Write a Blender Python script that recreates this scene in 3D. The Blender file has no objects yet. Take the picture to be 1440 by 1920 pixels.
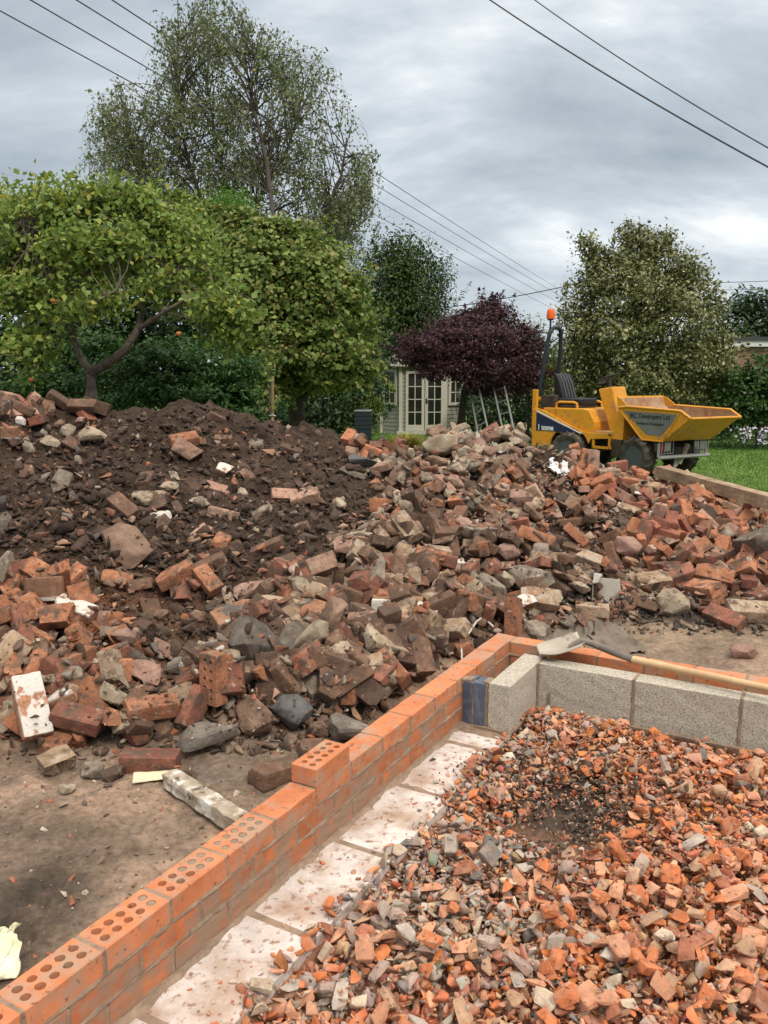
import bpy, bmesh, math, random
import numpy as np
from mathutils import Vector, Matrix, Euler
S = bpy.context.scene
COL = S.collection
rnd = random.Random(11)
R = np.random.default_rng(5)

# ------------------------------------------------------------------ camera
FPX = 1550.0
PITCH = math.atan(260 / FPX)
CAMZ = 1.5
cam_d = bpy.data.cameras.new('camera')
cam = bpy.data.objects.new('camera', cam_d); COL.objects.link(cam)
cam_d.sensor_fit = 'VERTICAL'; cam_d.sensor_height = 36; cam_d.lens = FPX / 1920 * 36
cam_d.clip_start = 0.05; cam_d.clip_end = 3000
cam.location = (0, 0, CAMZ); cam.rotation_euler = (math.pi / 2 - PITCH, 0, 0)
S.camera = cam

# ------------------------------------------------------------------ sky, sun, exposure
SUN_EL, SUN_AZ = math.radians(48), math.radians(150)     # azimuth clockwise from +Y
world = bpy.data.worlds.new('World'); S.world = world; world.use_nodes = True
nt = world.node_tree; nt.nodes.clear()
def N(t, **k):
    n = nt.nodes.new(t)
    for a, b in k.items(): setattr(n, a, b)
    return n
L = nt.links.new
def wmath(op, a, b=None, c=None):
    n = N('ShaderNodeMath', operation=op)
    for i, v in enumerate((a, b, c)):
        if v is None: continue
        if isinstance(v, (int, float)): n.inputs[i].default_value = v
        else: L(v, n.inputs[i])
    return n.outputs[0]
out = N('ShaderNodeOutputWorld')
sky = N('ShaderNodeTexSky'); sky.sky_type = 'NISHITA'; sky.sun_disc = False
sky.sun_elevation = SUN_EL; sky.sun_rotation = SUN_AZ
bg1 = N('ShaderNodeBackground'); bg1.inputs[1].default_value = 0.08; L(sky.outputs[0], bg1.inputs[0])
tc = N('ShaderNodeTexCoord'); sp = N('ShaderNodeSeparateXYZ'); L(tc.outputs['Generated'], sp.inputs[0])
zc = wmath('ADD', wmath('MAXIMUM', sp.outputs[2], 0.0), 0.42)
cb = N('ShaderNodeCombineXYZ')
L(wmath('DIVIDE', sp.outputs[0], zc), cb.inputs[0]); L(wmath('DIVIDE', sp.outputs[1], zc), cb.inputs[1])
mp = N('ShaderNodeMapping'); mp.inputs['Location'].default_value = (5.3, 1.9, 0); mp.inputs['Scale'].default_value = (2.0, 3.6, 1)
mp.inputs['Rotation'].default_value = (0, 0, 0.45)
L(cb.outputs[0], mp.inputs[0])
nz = N('ShaderNodeTexNoise'); nz.inputs['Scale'].default_value = 0.8; nz.inputs['Detail'].default_value = 7; nz.inputs['Roughness'].default_value = 0.58; nz.inputs['Distortion'].default_value = 0.25
L(mp.outputs[0], nz.inputs[0])
# one thin bright place in the cloud deck and the lighter band low in the north east
def lobe(az, el, k):
    d = (math.sin(az) * math.cos(el), math.cos(az) * math.cos(el), math.sin(el))
    v = N('ShaderNodeVectorMath', operation='DOT_PRODUCT'); L(tc.outputs['Generated'], v.inputs[0]); v.inputs[1].default_value = d
    return wmath('POWER', wmath('MAXIMUM', v.outputs['Value'], 0.0), k)
lob = lobe(math.radians(4.5), math.radians(16), 160)
lob2 = lobe(math.radians(22), math.radians(4.5), 60)
nsum = wmath('ADD', nz.outputs[0], wmath('ADD', wmath('MULTIPLY', lob, 0.05), wmath('MULTIPLY', lob2, 0.12)))
rp = N('ShaderNodeValToRGB'); L(nsum, rp.inputs[0])
e = rp.color_ramp.elements
e[0].position = 0.36; e[0].color = (0.29, 0.34, 0.38, 1)
e[1].position = 0.76; e[1].color = (0.95, 0.97, 1.0, 1)
x = e.new(0.47); x.color = (0.375, 0.43, 0.475, 1)
x = e.new(0.56); x.color = (0.46, 0.51, 0.555, 1)
x = e.new(0.66); x.color = (0.64, 0.68, 0.71, 1)
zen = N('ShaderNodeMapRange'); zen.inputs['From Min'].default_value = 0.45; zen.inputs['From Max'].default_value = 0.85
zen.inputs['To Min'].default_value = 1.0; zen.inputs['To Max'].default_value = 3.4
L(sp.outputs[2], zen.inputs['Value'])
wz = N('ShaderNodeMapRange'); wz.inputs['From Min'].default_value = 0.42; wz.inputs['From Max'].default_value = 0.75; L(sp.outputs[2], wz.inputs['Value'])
wm = N('ShaderNodeMix', data_type='RGBA'); L(wz.outputs[0], wm.inputs[0]); L(rp.outputs[0], wm.inputs[6]); wm.inputs[7].default_value = (0.56, 0.52, 0.47, 1)   # unseen sky overhead, brightened and warmed to light the scene
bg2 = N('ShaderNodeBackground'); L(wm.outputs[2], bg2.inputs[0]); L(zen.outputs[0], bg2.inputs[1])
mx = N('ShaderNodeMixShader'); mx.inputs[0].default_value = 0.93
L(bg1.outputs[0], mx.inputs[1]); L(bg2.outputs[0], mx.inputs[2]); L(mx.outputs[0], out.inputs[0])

sd = bpy.data.lights.new('sun', 'SUN'); sd.energy = 1.5; sd.angle = math.radians(12); sd.color = (1, 0.90, 0.78)
sun = bpy.data.objects.new('sun', sd); COL.objects.link(sun)
sv = Vector((math.sin(SUN_AZ) * math.cos(SUN_EL), math.cos(SUN_AZ) * math.cos(SUN_EL), math.sin(SUN_EL)))
sun.rotation_euler = (-sv).to_track_quat('-Z', 'Y').to_euler()
S.view_settings.view_transform = 'Standard'; S.view_settings.look = 'None'
S.view_settings.exposure = 0.45; S.view_settings.gamma = 1
S.cycles.max_bounces = 5; S.cycles.diffuse_bounces = 3; S.cycles.glossy_bounces = 2; S.cycles.transmission_bounces = 3
S.cycles.use_denoising = True

# ------------------------------------------------------------------ pixel <-> place
cP, sP = math.cos(PITCH), math.sin(PITCH)
def ray(px, py):
    u = (px - 720) / FPX; v = (960 - py) / FPX
    return np.array([u, cP + v * sP, -sP + v * cP])
def P(px, py, Y):
    d = ray(px, py); t = Y / d[1]; return np.array([0, 0, CAMZ]) + d * t
def G(px, py, z=0.0):
    d = ray(px, py); return np.array([0, 0, CAMZ]) + d * ((z - CAMZ) / d[2])
def proj(p):
    x, y, z = p[..., 0], p[..., 1], p[..., 2] - CAMZ
    dep = y * cP - z * sP; up = y * sP + z * cP
    dep = np.maximum(dep, 1e-3)
    return 720 + FPX * x / dep, 960 - FPX * up / dep
def SC(Y): return Y / FPX

# ------------------------------------------------------------------ materials
def mat(name, color=None, rough=0.8, metal=0.0, ramp=None, src='noise', scale=5.0, detail=6, bump=0.0, bscale=40.0, spec=0.3,
        attr=None, patch=None, vary=0.0, coord='Object', hsv=0.0, bdist=0.01, patch2=None, emission=None, transl=0.0, rgh=0.6, isl=0.0):
    m = bpy.data.materials.new(name); m.use_nodes = True; t = m.node_tree; t.nodes.clear()
    def n(ty, **k):
        q = t.nodes.new(ty)
        for a, b in k.items(): setattr(q, a, b)
        return q
    l = t.links.new
    o = n('ShaderNodeOutputMaterial'); b = n('ShaderNodeBsdfPrincipled')
    b.inputs['Roughness'].default_value = rough; b.inputs['Metallic'].default_value = metal
    b.inputs['Specular IOR Level'].default_value = spec
    tcn = n('ShaderNodeTexCoord'); co = tcn.outputs[coord]
    if coord == 'Object':       # each copy gets its own piece of the pattern
        oi = n('ShaderNodeObjectInfo'); ml = n('ShaderNodeMath', operation='MULTIPLY'); l(oi.outputs['Random'], ml.inputs[0]); ml.inputs[1].default_value = 37.0
        va = n('ShaderNodeVectorMath', operation='ADD'); l(co, va.inputs[0]); l(ml.outputs[0], va.inputs[1]); co = va.outputs[0]
    cur = None
    if attr:
        a = n('ShaderNodeAttribute'); a.attribute_name = attr; cur = a.outputs['Color']
    elif ramp:
        r = n('ShaderNodeValToRGB')
        if src == 'noise':
            q = n('ShaderNodeTexNoise'); q.inputs['Scale'].default_value = scale; q.inputs['Detail'].default_value = detail; q.inputs['Roughness'].default_value = rgh
            l(co, q.inputs[0]); l(q.outputs[0], r.inputs[0])
        elif src == 'island':
            q = n('ShaderNodeNewGeometry'); l(q.outputs['Random Per Island'], r.inputs[0])
        elif src == 'object':
            q = n('ShaderNodeObjectInfo'); l(q.outputs['Random'], r.inputs[0])
        els = r.color_ramp.elements
        while len(els) < len(ramp): els.new(0.5)
        for i, (p_, c_) in enumerate(ramp):
            els[i].position = p_; els[i].color = (*c_, 1)
        cur = r.outputs[0]
    def mixc(f, a, c, fv=None):
        q = n('ShaderNodeMix', data_type='RGBA')
        if f is not None: l(f, q.inputs[0])
        else: q.inputs[0].default_value = fv
        for i, v in ((6, a), (7, c)):
            if v is None: continue
            if isinstance(v, tuple): q.inputs[i].default_value = (*v, 1)
            else: l(v, q.inputs[i])
        return q.outputs[2]
    if cur is None: cur = mixc(None, color, color, 0.0)
    if vary:
        q = n('ShaderNodeTexNoise'); q.inputs['Scale'].default_value = scale * 3.1; q.inputs['Detail'].default_value = 8; q.inputs['Roughness'].default_value = .65; l(co, q.inputs[0])
        mr = n('ShaderNodeMapRange'); mr.inputs[1].default_value = .3; mr.inputs[2].default_value = .7; mr.inputs[3].default_value = 1 - vary; mr.inputs[4].default_value = 1 + vary; l(q.outputs[0], mr.inputs[0])
        hs = n('ShaderNodeHueSaturation'); l(mr.outputs[0], hs.inputs['Value']); l(cur, hs.inputs['Color']); cur = hs.outputs[0]
    if isl:
        gi = n('ShaderNodeNewGeometry'); mr = n('ShaderNodeMapRange'); mr.inputs[3].default_value = 1 - isl; mr.inputs[4].default_value = 1 + isl; l(gi.outputs['Random Per Island'], mr.inputs[0])
        hs = n('ShaderNodeHueSaturation'); l(mr.outputs[0], hs.inputs['Value']); l(cur, hs.inputs['Color']); cur = hs.outputs[0]
    if hsv:
        oi2 = n('ShaderNodeObjectInfo')
        mr = n('ShaderNodeMapRange'); mr.inputs[3].default_value = 1 - hsv; mr.inputs[4].default_value = 1 + hsv; l(oi2.outputs['Random'], mr.inputs[0])
        hs = n('ShaderNodeHueSaturation'); l(mr.outputs[0], hs.inputs['Value']); l(cur, hs.inputs['Color']); cur = hs.outputs[0]
    for pt in (patch, patch2):
        if not pt: continue
        pc, psc, lo, hi = pt[:4]
        q = n('ShaderNodeTexNoise'); q.inputs['Scale'].default_value = psc; q.inputs['Detail'].default_value = 7; q.inputs['Roughness'].default_value = .62
        va = n('ShaderNodeVectorMath', operation='ADD'); l(co, va.inputs[0]); va.inputs[1].default_value = (3.3 + psc, 1.7, 9.1); l(va.outputs[0], q.inputs[0])
        mr = n('ShaderNodeMapRange'); mr.inputs[1].default_value = lo; mr.inputs[2].default_value = hi; l(q.outputs[0], mr.inputs[0])
        f = mr.outputs[0]
        if len(pt) > 4:     # only on one side of the object: (axis, threshold, sign)
            sx = n('ShaderNodeSeparateXYZ'); l(tcn.outputs['Object'], sx.inputs[0])
            g = n('ShaderNodeMapRange'); g.inputs[1].default_value = pt[5] - .004 * pt[6]; g.inputs[2].default_value = pt[5] + .004 * pt[6]; l(sx.outputs[pt[4]], g.inputs[0])
            mm = n('ShaderNodeMath', operation='MULTIPLY'); l(f, mm.inputs[0]); l(g.outputs[0], mm.inputs[1]); f = mm.outputs[0]
        cur = mixc(f, cur, pc)
    l(cur, b.inputs['Base Color'])
    if bump:
        q = n('ShaderNodeTexNoise'); q.inputs['Scale'].default_value = bscale; q.inputs['Detail'].default_value = 8; q.inputs['Roughness'].default_value = .65; l(co, q.inputs[0])
        bp = n('ShaderNodeBump'); bp.inputs['Strength'].default_value = bump; bp.inputs['Distance'].default_value = bdist; l(q.outputs[0], bp.inputs['Height']); l(bp.outputs[0], b.inputs['Normal'])
    if emission: b.inputs['Emission Color'].default_value = (*emission[0], 1); b.inputs['Emission Strength'].default_value = emission[1]
    if transl:
        tr = n('ShaderNodeBsdfTranslucent'); l(cur, tr.inputs[0]); ms = n('ShaderNodeMixShader'); ms.inputs[0].default_value = transl
        l(b.outputs[0], ms.inputs[1]); l(tr.outputs[0], ms.inputs[2]); l(ms.outputs[0], o.inputs[0])
    else: l(b.outputs[0], o.inputs[0])
    return m

# ------------------------------------------------------------------ objects
def tag(o, label=None, cat=None, group=None, kind=None):
    if label: o['label'] = label
    if cat: o['category'] = cat
    if group: o['group'] = group
    if kind: o['kind'] = kind
    return o
def thing(name, label, cat, loc=(0, 0, 0), group=None):
    o = bpy.data.objects.new(name, None); COL.objects.link(o); o.location = tuple(loc); o.empty_display_size = .1
    return tag(o, label, cat, group)
def link_mesh(name, me, m=None, parent=None, loc=None):
    o = bpy.data.objects.new(name, me); COL.objects.link(o)
    if m is not None and not me.materials: me.materials.append(m)
    if parent is not None: o.parent = parent
    if loc is not None: o.location = tuple(loc)
    return o
def bigmesh(name, V, F, m, col=None, smooth=False, parent=None, origin=None):
    V = np.asarray(V, np.float32); F = np.asarray(F, np.int32)
    if origin is not None: V = V - np.asarray(origin, np.float32)
    me = bpy.data.meshes.new(name); k = F.shape[1]
    me.vertices.add(len(V)); me.vertices.foreach_set('co', V.ravel())
    me.loops.add(F.size); me.loops.foreach_set('vertex_index', F.ravel())
    me.polygons.add(len(F)); me.polygons.foreach_set('loop_start', np.arange(0, F.size, k, dtype=np.int32))
    me.polygons.foreach_set('loop_total', np.full(len(F), k, np.int32))
    if smooth: me.polygons.foreach_set('use_smooth', np.ones(len(F), bool))
    me.update(calc_edges=True)
    if col is not None:
        a = me.attributes.new('col', 'FLOAT_COLOR', 'POINT'); c4 = np.ones((len(V), 4), np.float32); c4[:, :3] = col; a.data.foreach_set('color', c4.ravel())
    me.materials.append(m)
    return link_mesh(name, me, None, parent, origin if parent is None else None)
class MB:
    """collects shapes in world coordinates; build() links them as ONE mesh object"""
    def __init__(s, T=None): s.v = []; s.f = []; s.T = T
    def add(s, vs, fs):
        n = len(s.v)
        for p in vs:
            p = Vector(p); s.v.append(s.T @ p if s.T else p)
        s.f += [[n + i for i in f] for f in fs]
    def box(s, a, b, T=None):
        x0, y0, z0 = a; x1, y1, z1 = b
        vs = [Vector(p) for p in ((x0,y0,z0),(x1,y0,z0),(x1,y1,z0),(x0,y1,z0),(x0,y0,z1),(x1,y0,z1),(x1,y1,z1),(x0,y1,z1))]
        if T: vs = [T @ p for p in vs]
        s.add(vs, [(0,3,2,1),(4,5,6,7),(0,1,5,4),(1,2,6,5),(2,3,7,6),(3,0,4,7)])
    def hexa(s, bot, top):
        n = len(bot)
        s.add(list(bot) + list(top), [list(range(n))[::-1], list(range(n, 2 * n))] + [[i, (i + 1) % n, n + (i + 1) % n, n + i] for i in range(n)])
    def prism(s, poly, y0, y1, ax=1):
        """poly of (a,b) extruded along axis ax"""
        def mk(a, b, c): return {0: (c, a, b), 1: (a, c, b), 2: (a, b, c)}[ax]
        s.hexa([mk(a, b, y0) for a, b in poly], [mk(a, b, y1) for a, b in poly])
    def tube(s, pts, rad, n=8, cap=True):
        pts = [Vector(p) for p in pts]; m = len(pts)
        if isinstance(rad, (int, float)): rad = [rad] * m
        base = len(s.v); up = None; rings = []
        for i, p in enumerate(pts):
            d = (pts[min(i + 1, m - 1)] - pts[max(i - 1, 0)])
            if d.length < 1e-9: d = Vector((0, 0, 1))
            d.normalize()
            if up is None:
                up = d.orthogonal().normalized()
            up = (up - d * up.dot(d)); up = up.normalized() if up.length > 1e-6 else d.orthogonal().normalized()
            q = d.cross(up)
            rings.append([p + (up * math.cos(2 * math.pi * j / n) + q * math.sin(2 * math.pi * j / n)) * rad[i] for j in range(n)])
        fs = []
        for i in range(m - 1):
            for j in range(n): fs.append((i * n + j, i * n + (j + 1) % n, (i + 1) * n + (j + 1) % n, (i + 1) * n + j))
        if cap: fs += [list(range(n))[::-1], [(m - 1) * n + j for j in range(n)]]
        s.add([p for r_ in rings for p in r_], fs)
    def lathe(s, prof, c, axis='z', n=24):
        """prof of (radius, height); closed top/bottom"""
        vs = []; fs = []
        for r_, h in prof:
            for j in range(n):
                a = 2 * math.pi * j / n; x, y = r_ * math.cos(a), r_ * math.sin(a)
                vs.append({'z': (c[0] + x, c[1] + y, c[2] + h), 'y': (c[0] + x, c[1] + h, c[2] + y), 'x': (c[0] + h, c[1] + x, c[2] + y)}[axis])
        for i in range(len(prof) - 1):
            for j in range(n): fs.append((i * n + j, i * n + (j + 1) % n, (i + 1) * n + (j + 1) % n, (i + 1) * n + j))
        fs += [list(range(n))[::-1], [(len(prof) - 1) * n + j for j in range(n)]]
        s.add(vs, fs)
    def build(s, name, m, parent=None, bevel=0.0, smooth=False, origin=None, seg=2, fix=True):
        me = bpy.data.meshes.new(name)
        off = Vector((0, 0, 0))
        if parent is not None:
            q = parent
            while q is not None: off += q.location; q = q.parent
        elif origin is not None: off = Vector(origin)
        me.from_pydata([tuple(p - off) for p in s.v], [], s.f)
        bm = bmesh.new(); bm.from_mesh(me)
        if fix: bmesh.ops.recalc_face_normals(bm, faces=bm.faces)
        if bevel:
            bmesh.ops.bevel(bm, geom=[e_ for e_ in bm.edges if len(e_.link_faces) == 2 and e_.calc_face_angle(0) > .5], offset=bevel, segments=seg, profile=.6, affect='EDGES', clamp_overlap=True)
        bm.to_mesh(me); bm.free()
        if smooth:
            me.polygons.foreach_set('use_smooth', [True] * len(me.polygons))
            try: me.set_sharp_from_angle(angle=math.radians(38))
            except Exception: pass
        me.materials.append(m)
        return link_mesh(name, me, None, parent, off if parent is None and origin is not None else None)

# ------------------------------------------------------------------ smooth numpy noise
_tab = np.random.default_rng(77).random((256, 256)).astype(np.float32)
def vnoise(x, y):
    xi = np.floor(x).astype(int); yi = np.floor(y).astype(int); fx = x - xi; fy = y - yi
    fx = fx * fx * (3 - 2 * fx); fy = fy * fy * (3 - 2 * fy)
    a = _tab[xi & 255, yi & 255]; b = _tab[(xi + 1) & 255, yi & 255]; c = _tab[xi & 255, (yi + 1) & 255]; d = _tab[(xi + 1) & 255, (yi + 1) & 255]
    return (a * (1 - fx) + b * fx) * (1 - fy) + (c * (1 - fx) + d * fx) * fy - .5
def fbm(x, y, o=4, g=.5):
    s = 0; a = 1
    for i in range(o): s = s + a * vnoise(x + i * 17.3, y + i * 31.7); x = x * 2.03; y = y * 2.03; a *= g
    return s
def sstep(a, b, x):
    t = np.clip((x - a) / (b - a), 0, 1); return t * t * (3 - 2 * t)

# ------------------------------------------------------------------ frame of the new walls: u runs from the far corner towards the camera, v to the right
WTOP = 0.135
WO = np.array([0.6054, 4.2377]); AZW = math.radians(29.6)
WU = -np.array([math.sin(AZW), math.cos(AZW)]); WV = np.array([math.cos(AZW), -math.sin(AZW)])
def W(u, v, z): p = WO + WU * u + WV * v; return (p[0], p[1], z)
def uv_of(x, y):
    dx = x - WO[0]; dy = y - WO[1]; return dx * WU[0] + dy * WU[1], dx * WV[0] + dy * WV[1]
MW = Matrix(((WU[0], WV[0], 0, WO[0]), (WU[1], WV[1], 0, WO[1]), (0, 0, 1, 0), (0, 0, 0, 1)))   # (u, v, z) -> world

# ------------------------------------------------------------------ heights of the ground and the spoil heap
CP = [(-60,1000,5.0),(0,900,5.6),(0,800,6.1),(10,765,6.6),(130,782,6.8),(200,788,7.0),(270,775,7.2),(370,758,7.5),(430,770,7.7),(510,800,7.9),(600,812,8.1),(640,818,8.4),(690,846,8.3),
 (100,1000,5.0),(100,900,5.7),(100,830,6.3),(250,900,5.9),(250,1000,5.1),(400,900,6.2),(400,840,6.8),(400,1000,5.3),(0,1100,4.35),(0,1180,3.9),(60,1280,3.45),(100,1120,4.3),(100,1200,3.9),(250,1100,4.5),(200,1230,3.75),
 (500,1050,5.0),(600,1000,5.6),(600,900,6.6),(520,860,7.1),(500,1100,4.55),(450,1200,3.95),(350,1300,3.42),(500,1290,3.48),(640,1200,4.0),
 (760,1100,4.9),(760,1000,5.75),(700,950,6.3),(740,880,7.3),(740,864,8.2),(850,828,9.0),(790,856,8.8),(850,880,7.9),(900,1000,6.0),(900,1100,5.0),(950,1170,4.5),(950,826,9.1),
 (1000,836,9.0),(1060,862,8.9),(1110,884,8.7),(1100,1000,6.7),(1100,1100,5.35),(1240,918,8.5),(1240,900,9.0),(1300,1000,7.0),(1300,1080,5.9),(1420,1070,6.0),(1440,965,8.2),(1600,1000,8),(1600,1100,6)]
pts = [P(a, b, c) for a, b, c in CP]
zero = [(-3.5,2.2),(-2,2.6),(-2.5,3.0),(-1.3,3.05),(-.9,2.2),(-.6,3.1),(-.2,3.35),(0.25,3.75),(.55,4.2),(1.0,4.55),(1.6,4.5),(2.2,4.4),(2.2,4.9),(3,4.6),(3.5,4.2),(0,1.5),(1.5,2.5),(3,3),(-4,1.5)]
pts += [np.array([a, b, 0.0]) for a, b in zero]
pts += [np.array(q) for q in [(-4.2,5.2,.85),(-4.5,6.5,1.2),(-4.4,4.2,.5),(-4,3.4,.15),(-3.2,8.6,.45),(-1.8,9.2,.5),(-.5,9.6,.35),(-3.5,10.2,0),(-1.5,10.6,0),(0.3,10.0,.25),(.8,10.6,.2),(1.6,10.5,.1),(2.4,10.2,0),(0,11.3,0),(2.8,9.6,.12),(3.6,9.3,.05),(4.6,9,.05),(4.8,7,.12),(-6,8,.6),(-6.5,5,.5),(-6,3,.1),(-6,11,0),(5.5,5,.05),(5.5,10.5,0),(1.5,11.6,0)]]
pts = np.array(pts)
def tps(r2): return np.where(r2 > 1e-12, r2 * np.log(np.maximum(r2, 1e-12)) * .5, 0)
_d = ((pts[:, None, :2] - pts[None, :, :2]) ** 2).sum(-1); _n = len(pts)
_A = np.zeros((_n + 3, _n + 3)); _A[:_n, :_n] = tps(_d) + np.eye(_n) * .02
_A[:_n, _n] = 1; _A[:_n, _n + 1:] = pts[:, :2]; _A[_n, :_n] = 1; _A[_n + 1:, :_n] = pts[:, :2].T
_w = np.linalg.solve(_A, np.concatenate([pts[:, 2], np.zeros(3)]))
def lawnz(Y): return -0.015 * np.maximum(0, Y - 13)
def base_h(x, y):
    sh = x.shape; x = x.ravel(); y = y.ravel(); z = np.zeros_like(x)
    for i in range(0, len(x), 40000):
        xs = x[i:i + 40000]; ys = y[i:i + 40000]
        d2 = (xs[:, None] - pts[:, 0]) ** 2 + (ys[:, None] - pts[:, 1]) ** 2
        z[i:i + 40000] = tps(d2) @ _w[:_n] + _w[_n] + _w[_n + 1] * xs + _w[_n + 2] * ys
    z = np.maximum(z, 0)
    edge = sstep(11.4, 10.2, y) * sstep(-7, -6, x) * sstep(6.2, 5.2, x)
    z = z * edge
    m = sstep(0.03, .16, z)
    z = z + m * (fbm(x * 1.6 + 5, y * 1.6, 2) * .11 + fbm(x * 5, y * 5 + 9, 4, .6) * .10 - np.abs(fbm(x * 3.3 + 2, y * 3.3, 3)) * .10 + .02) + (fbm(x * 22, y * 22, 4, .65) * .034) * (m * .9 + .1)
    flat = (1 - m)
    z = z + flat * edge * (fbm(x * 2.3, y * 2.3, 3) * .022 + np.abs(fbm(x * 6 + 3, y * 6, 4, .65)) * -.030 + fbm(x * 17, y * 17, 3, .6) * .006)
    # the wet trench mud right of the corner and the dug patch at the left edge
    mud = np.exp(-(((x - 2.35) / .95) ** 2 + ((y - 4.93 + (x - 2.3) * .12) / .17) ** 2))
    z = z + mud * (.07 + fbm(x * 9, y * 9, 4, .65) * .12)
    hole = np.exp(-(((x + 1.02) / .12) ** 2 + ((y - 2.12) / .2) ** 2)); z = z + hole * (fbm(x * 18, y * 18, 3, .6) * .06 - .03)
    u, v = uv_of(x, y)
    inside = (u > .05) & (v > .05)
    cav = -.16 + fbm(x * 8, y * 8, 3) * .02
    z = np.where(inside, cav, z)
    z = np.where(y > 10.5, z - .03 * sstep(10.5, 11.5, y), z)
    return z.reshape(sh)
# height map the loose pieces are laid on
HX0, HY0, HR = -5.0, 1.2, 0.0125
gx, gy = np.meshgrid(np.arange(HX0, 6.0, HR), np.arange(HY0, 10.6, HR))
HM = base_h(gx, gy).astype(np.float64)
def hm(x, y):
    i = np.clip(((np.asarray(x) - HX0) / HR).round().astype(int), 0, HM.shape[1] - 1); j = np.clip(((np.asarray(y) - HY0) / HR).round().astype(int), 0, HM.shape[0] - 1)
    return HM[j, i]
HB = HM.copy()          # the bare ground, before anything is laid on it
def hb(x, y):
    i = np.clip(((np.asarray(x) - HX0) / HR).round().astype(int), 0, HB.shape[1] - 1); j = np.clip(((np.asarray(y) - HY0) / HR).round().astype(int), 0, HB.shape[0] - 1)
    return HB[j, i]
def hit(px, py, lift=0.03):
    d = ray(px, py); ts = np.linspace(1.0, 12, 1800)
    p = np.array([0, 0, CAMZ])[None] + d[None] * ts[:, None] / d[1]
    below = np.nonzero(p[:, 2] <= hb(p[:, 0], p[:, 1]) + lift)[0]
    ok = [i for i in below if p[i, 1] < 10.4]
    return p[ok[0]] if len(ok) else None
# ------------------------------------------------------------------ ground sheets
def grid_faces(nr, nc):
    i = np.arange(nr - 1)[:, None] * nc + np.arange(nc - 1)[None]
    return np.stack([i, i + 1, i + nc + 1, i + nc], -1).reshape(-1, 4)
m_soil = mat('soil', attr='col', vary=.42, scale=12, rough=.95, bump=1.0, bscale=42, spec=.15, coord='Generated' if False else 'Object', bdist=.012)
m_grass = mat('lawn_grass', ramp=[(.3, (.06, .11, .018)), (.55, (.10, .17, .03)), (.75, (.15, .20, .05))], scale=.8, vary=.3, rough=.9, bump=.5, bscale=60)
m_earth = mat('bare_earth', ramp=[(.35, (.09, .065, .045)), (.7, (.16, .12, .085))], scale=1.2, vary=.2, rough=.95)
NR_, NC_ = 560, 600
Yr = 1.1 * (11.9 / 1.1) ** np.linspace(0, 1, NR_); kx = np.linspace(-1.25, 1.0, NC_) ; wide = 1 + .9 * sstep(4, 1.1, Yr)
TX = kx[None] * (Yr * wide)[:, None]; TX = np.clip(TX, -9, 8); TY = np.repeat(Yr[:, None], NC_, 1)
TX = TX + np.linspace(0, .002, NC_)[None]
TZ = base_h(TX, TY)
TZ = TZ - .25 * sstep(-7.5, -9, TX) - .0
def soil_colour(x, y, z):
    n1 = fbm(x * .9, y * .9, 4); n2 = fbm(x * 4 + 7, y * 4, 4, .6); n3 = fbm(x * 14, y * 14 + 3, 3)
    mound = sstep(.05, .2, z)[..., None]
    mud = np.array([.225, .165, .122]) * (1 + .45 * n2 + .3 * n3)[..., None]
    mud = mud * (1 - .28 * sstep(.02, .3, n1))[..., None] + np.array([.03, .012, .006]) * sstep(.0, .3, n2)[..., None]
    drk = np.array([.050, .033, .024]) * (1 + .5 * n2 + .5 * n3)[..., None]
    c = mud * (1 - mound) + drk * mound
    def spot(cx, cy, rx, ry, col, k=1.0):
        nonlocal c
        f = (k * np.exp(-(((x - cx) / rx) ** 2 + ((y - cy) / ry) ** 2)) * np.clip(1 + 1.6 * n2, 0, 1.6))[..., None]; f = np.clip(f, 0, 1)
        c = c * (1 - f) + np.array(col) * (1 + .5 * n3)[..., None] * f
    spot(-1.55, 4.0, .5, .45, (.17, .075, .04), .8); spot(-.8, 4.2, .7, .5, (.12, .06, .036), .6)
    spot(3.5, 8.0, .8, .5, (.36, .19, .10), .9); spot(3.0, 7.6, .5, .4, (.3, .17, .1), .7)
    spot(-2.0, 3.15, .5, .1, (.2, .085, .05), .7)
    spot(2.2, 4.98, 1.1, .2, (.05, .042, .035), 1.4)
    spot(2.0, 4.55, .9, .16, (.22, .165, .115), 1.0)
    spot(-1.02, 2.12, .14, .22, (.03, .026, .024), 1.3)
    spot(-.62, 2.95, .22, .12, (.10, .082, .07), .8); spot(.1, 3.35, .5, .25, (.11, .088, .07), .6); spot(-.2, 2.6, .2, .14, (.12, .10, .08), .6)
    u, v = uv_of(x, y); ins = ((u > .05) & (v > .05))[..., None]
    c = np.where(ins, np.array([.26, .13, .08]) * (1 + .5 * n2 + .4 * n3)[..., None], c)
    pu, pv = proj(np.stack([x, y, z], -1)); dk = np.exp(-(((pu - 1070) / 125) ** 2 + ((pv - 1512) / 75) ** 2))[..., None] * ins
    c = c * (1 - np.clip(dk * 1.5, 0, 1)) + np.array([.062, .045, .035]) * np.clip(dk * 1.5, 0, 1)
    return np.clip(c, .008, .9)
g = bigmesh('earth_mound', np.stack([TX, TY, TZ], -1).reshape(-1, 3), grid_faces(NR_, NC_), m_soil, col=soil_colour(TX, TY, TZ).reshape(-1, 3), smooth=True)
tag(g, 'brown mud ground rising into a heap of dark excavated soil', 'soil', kind='structure')
xs = np.concatenate([np.linspace(-400, -14, 12), np.linspace(-12, 14, 40), np.linspace(16, 400, 12)]); ys = np.concatenate([np.linspace(9.75, 30, 50), np.linspace(34, 600, 12)])
lx, ly = np.meshgrid(xs, ys); lz = .002 - .15 * sstep(13, 24, ly)
def lawn_h(y): return .002 - .15 * sstep(13, 24, np.asarray(y, float))
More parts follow.
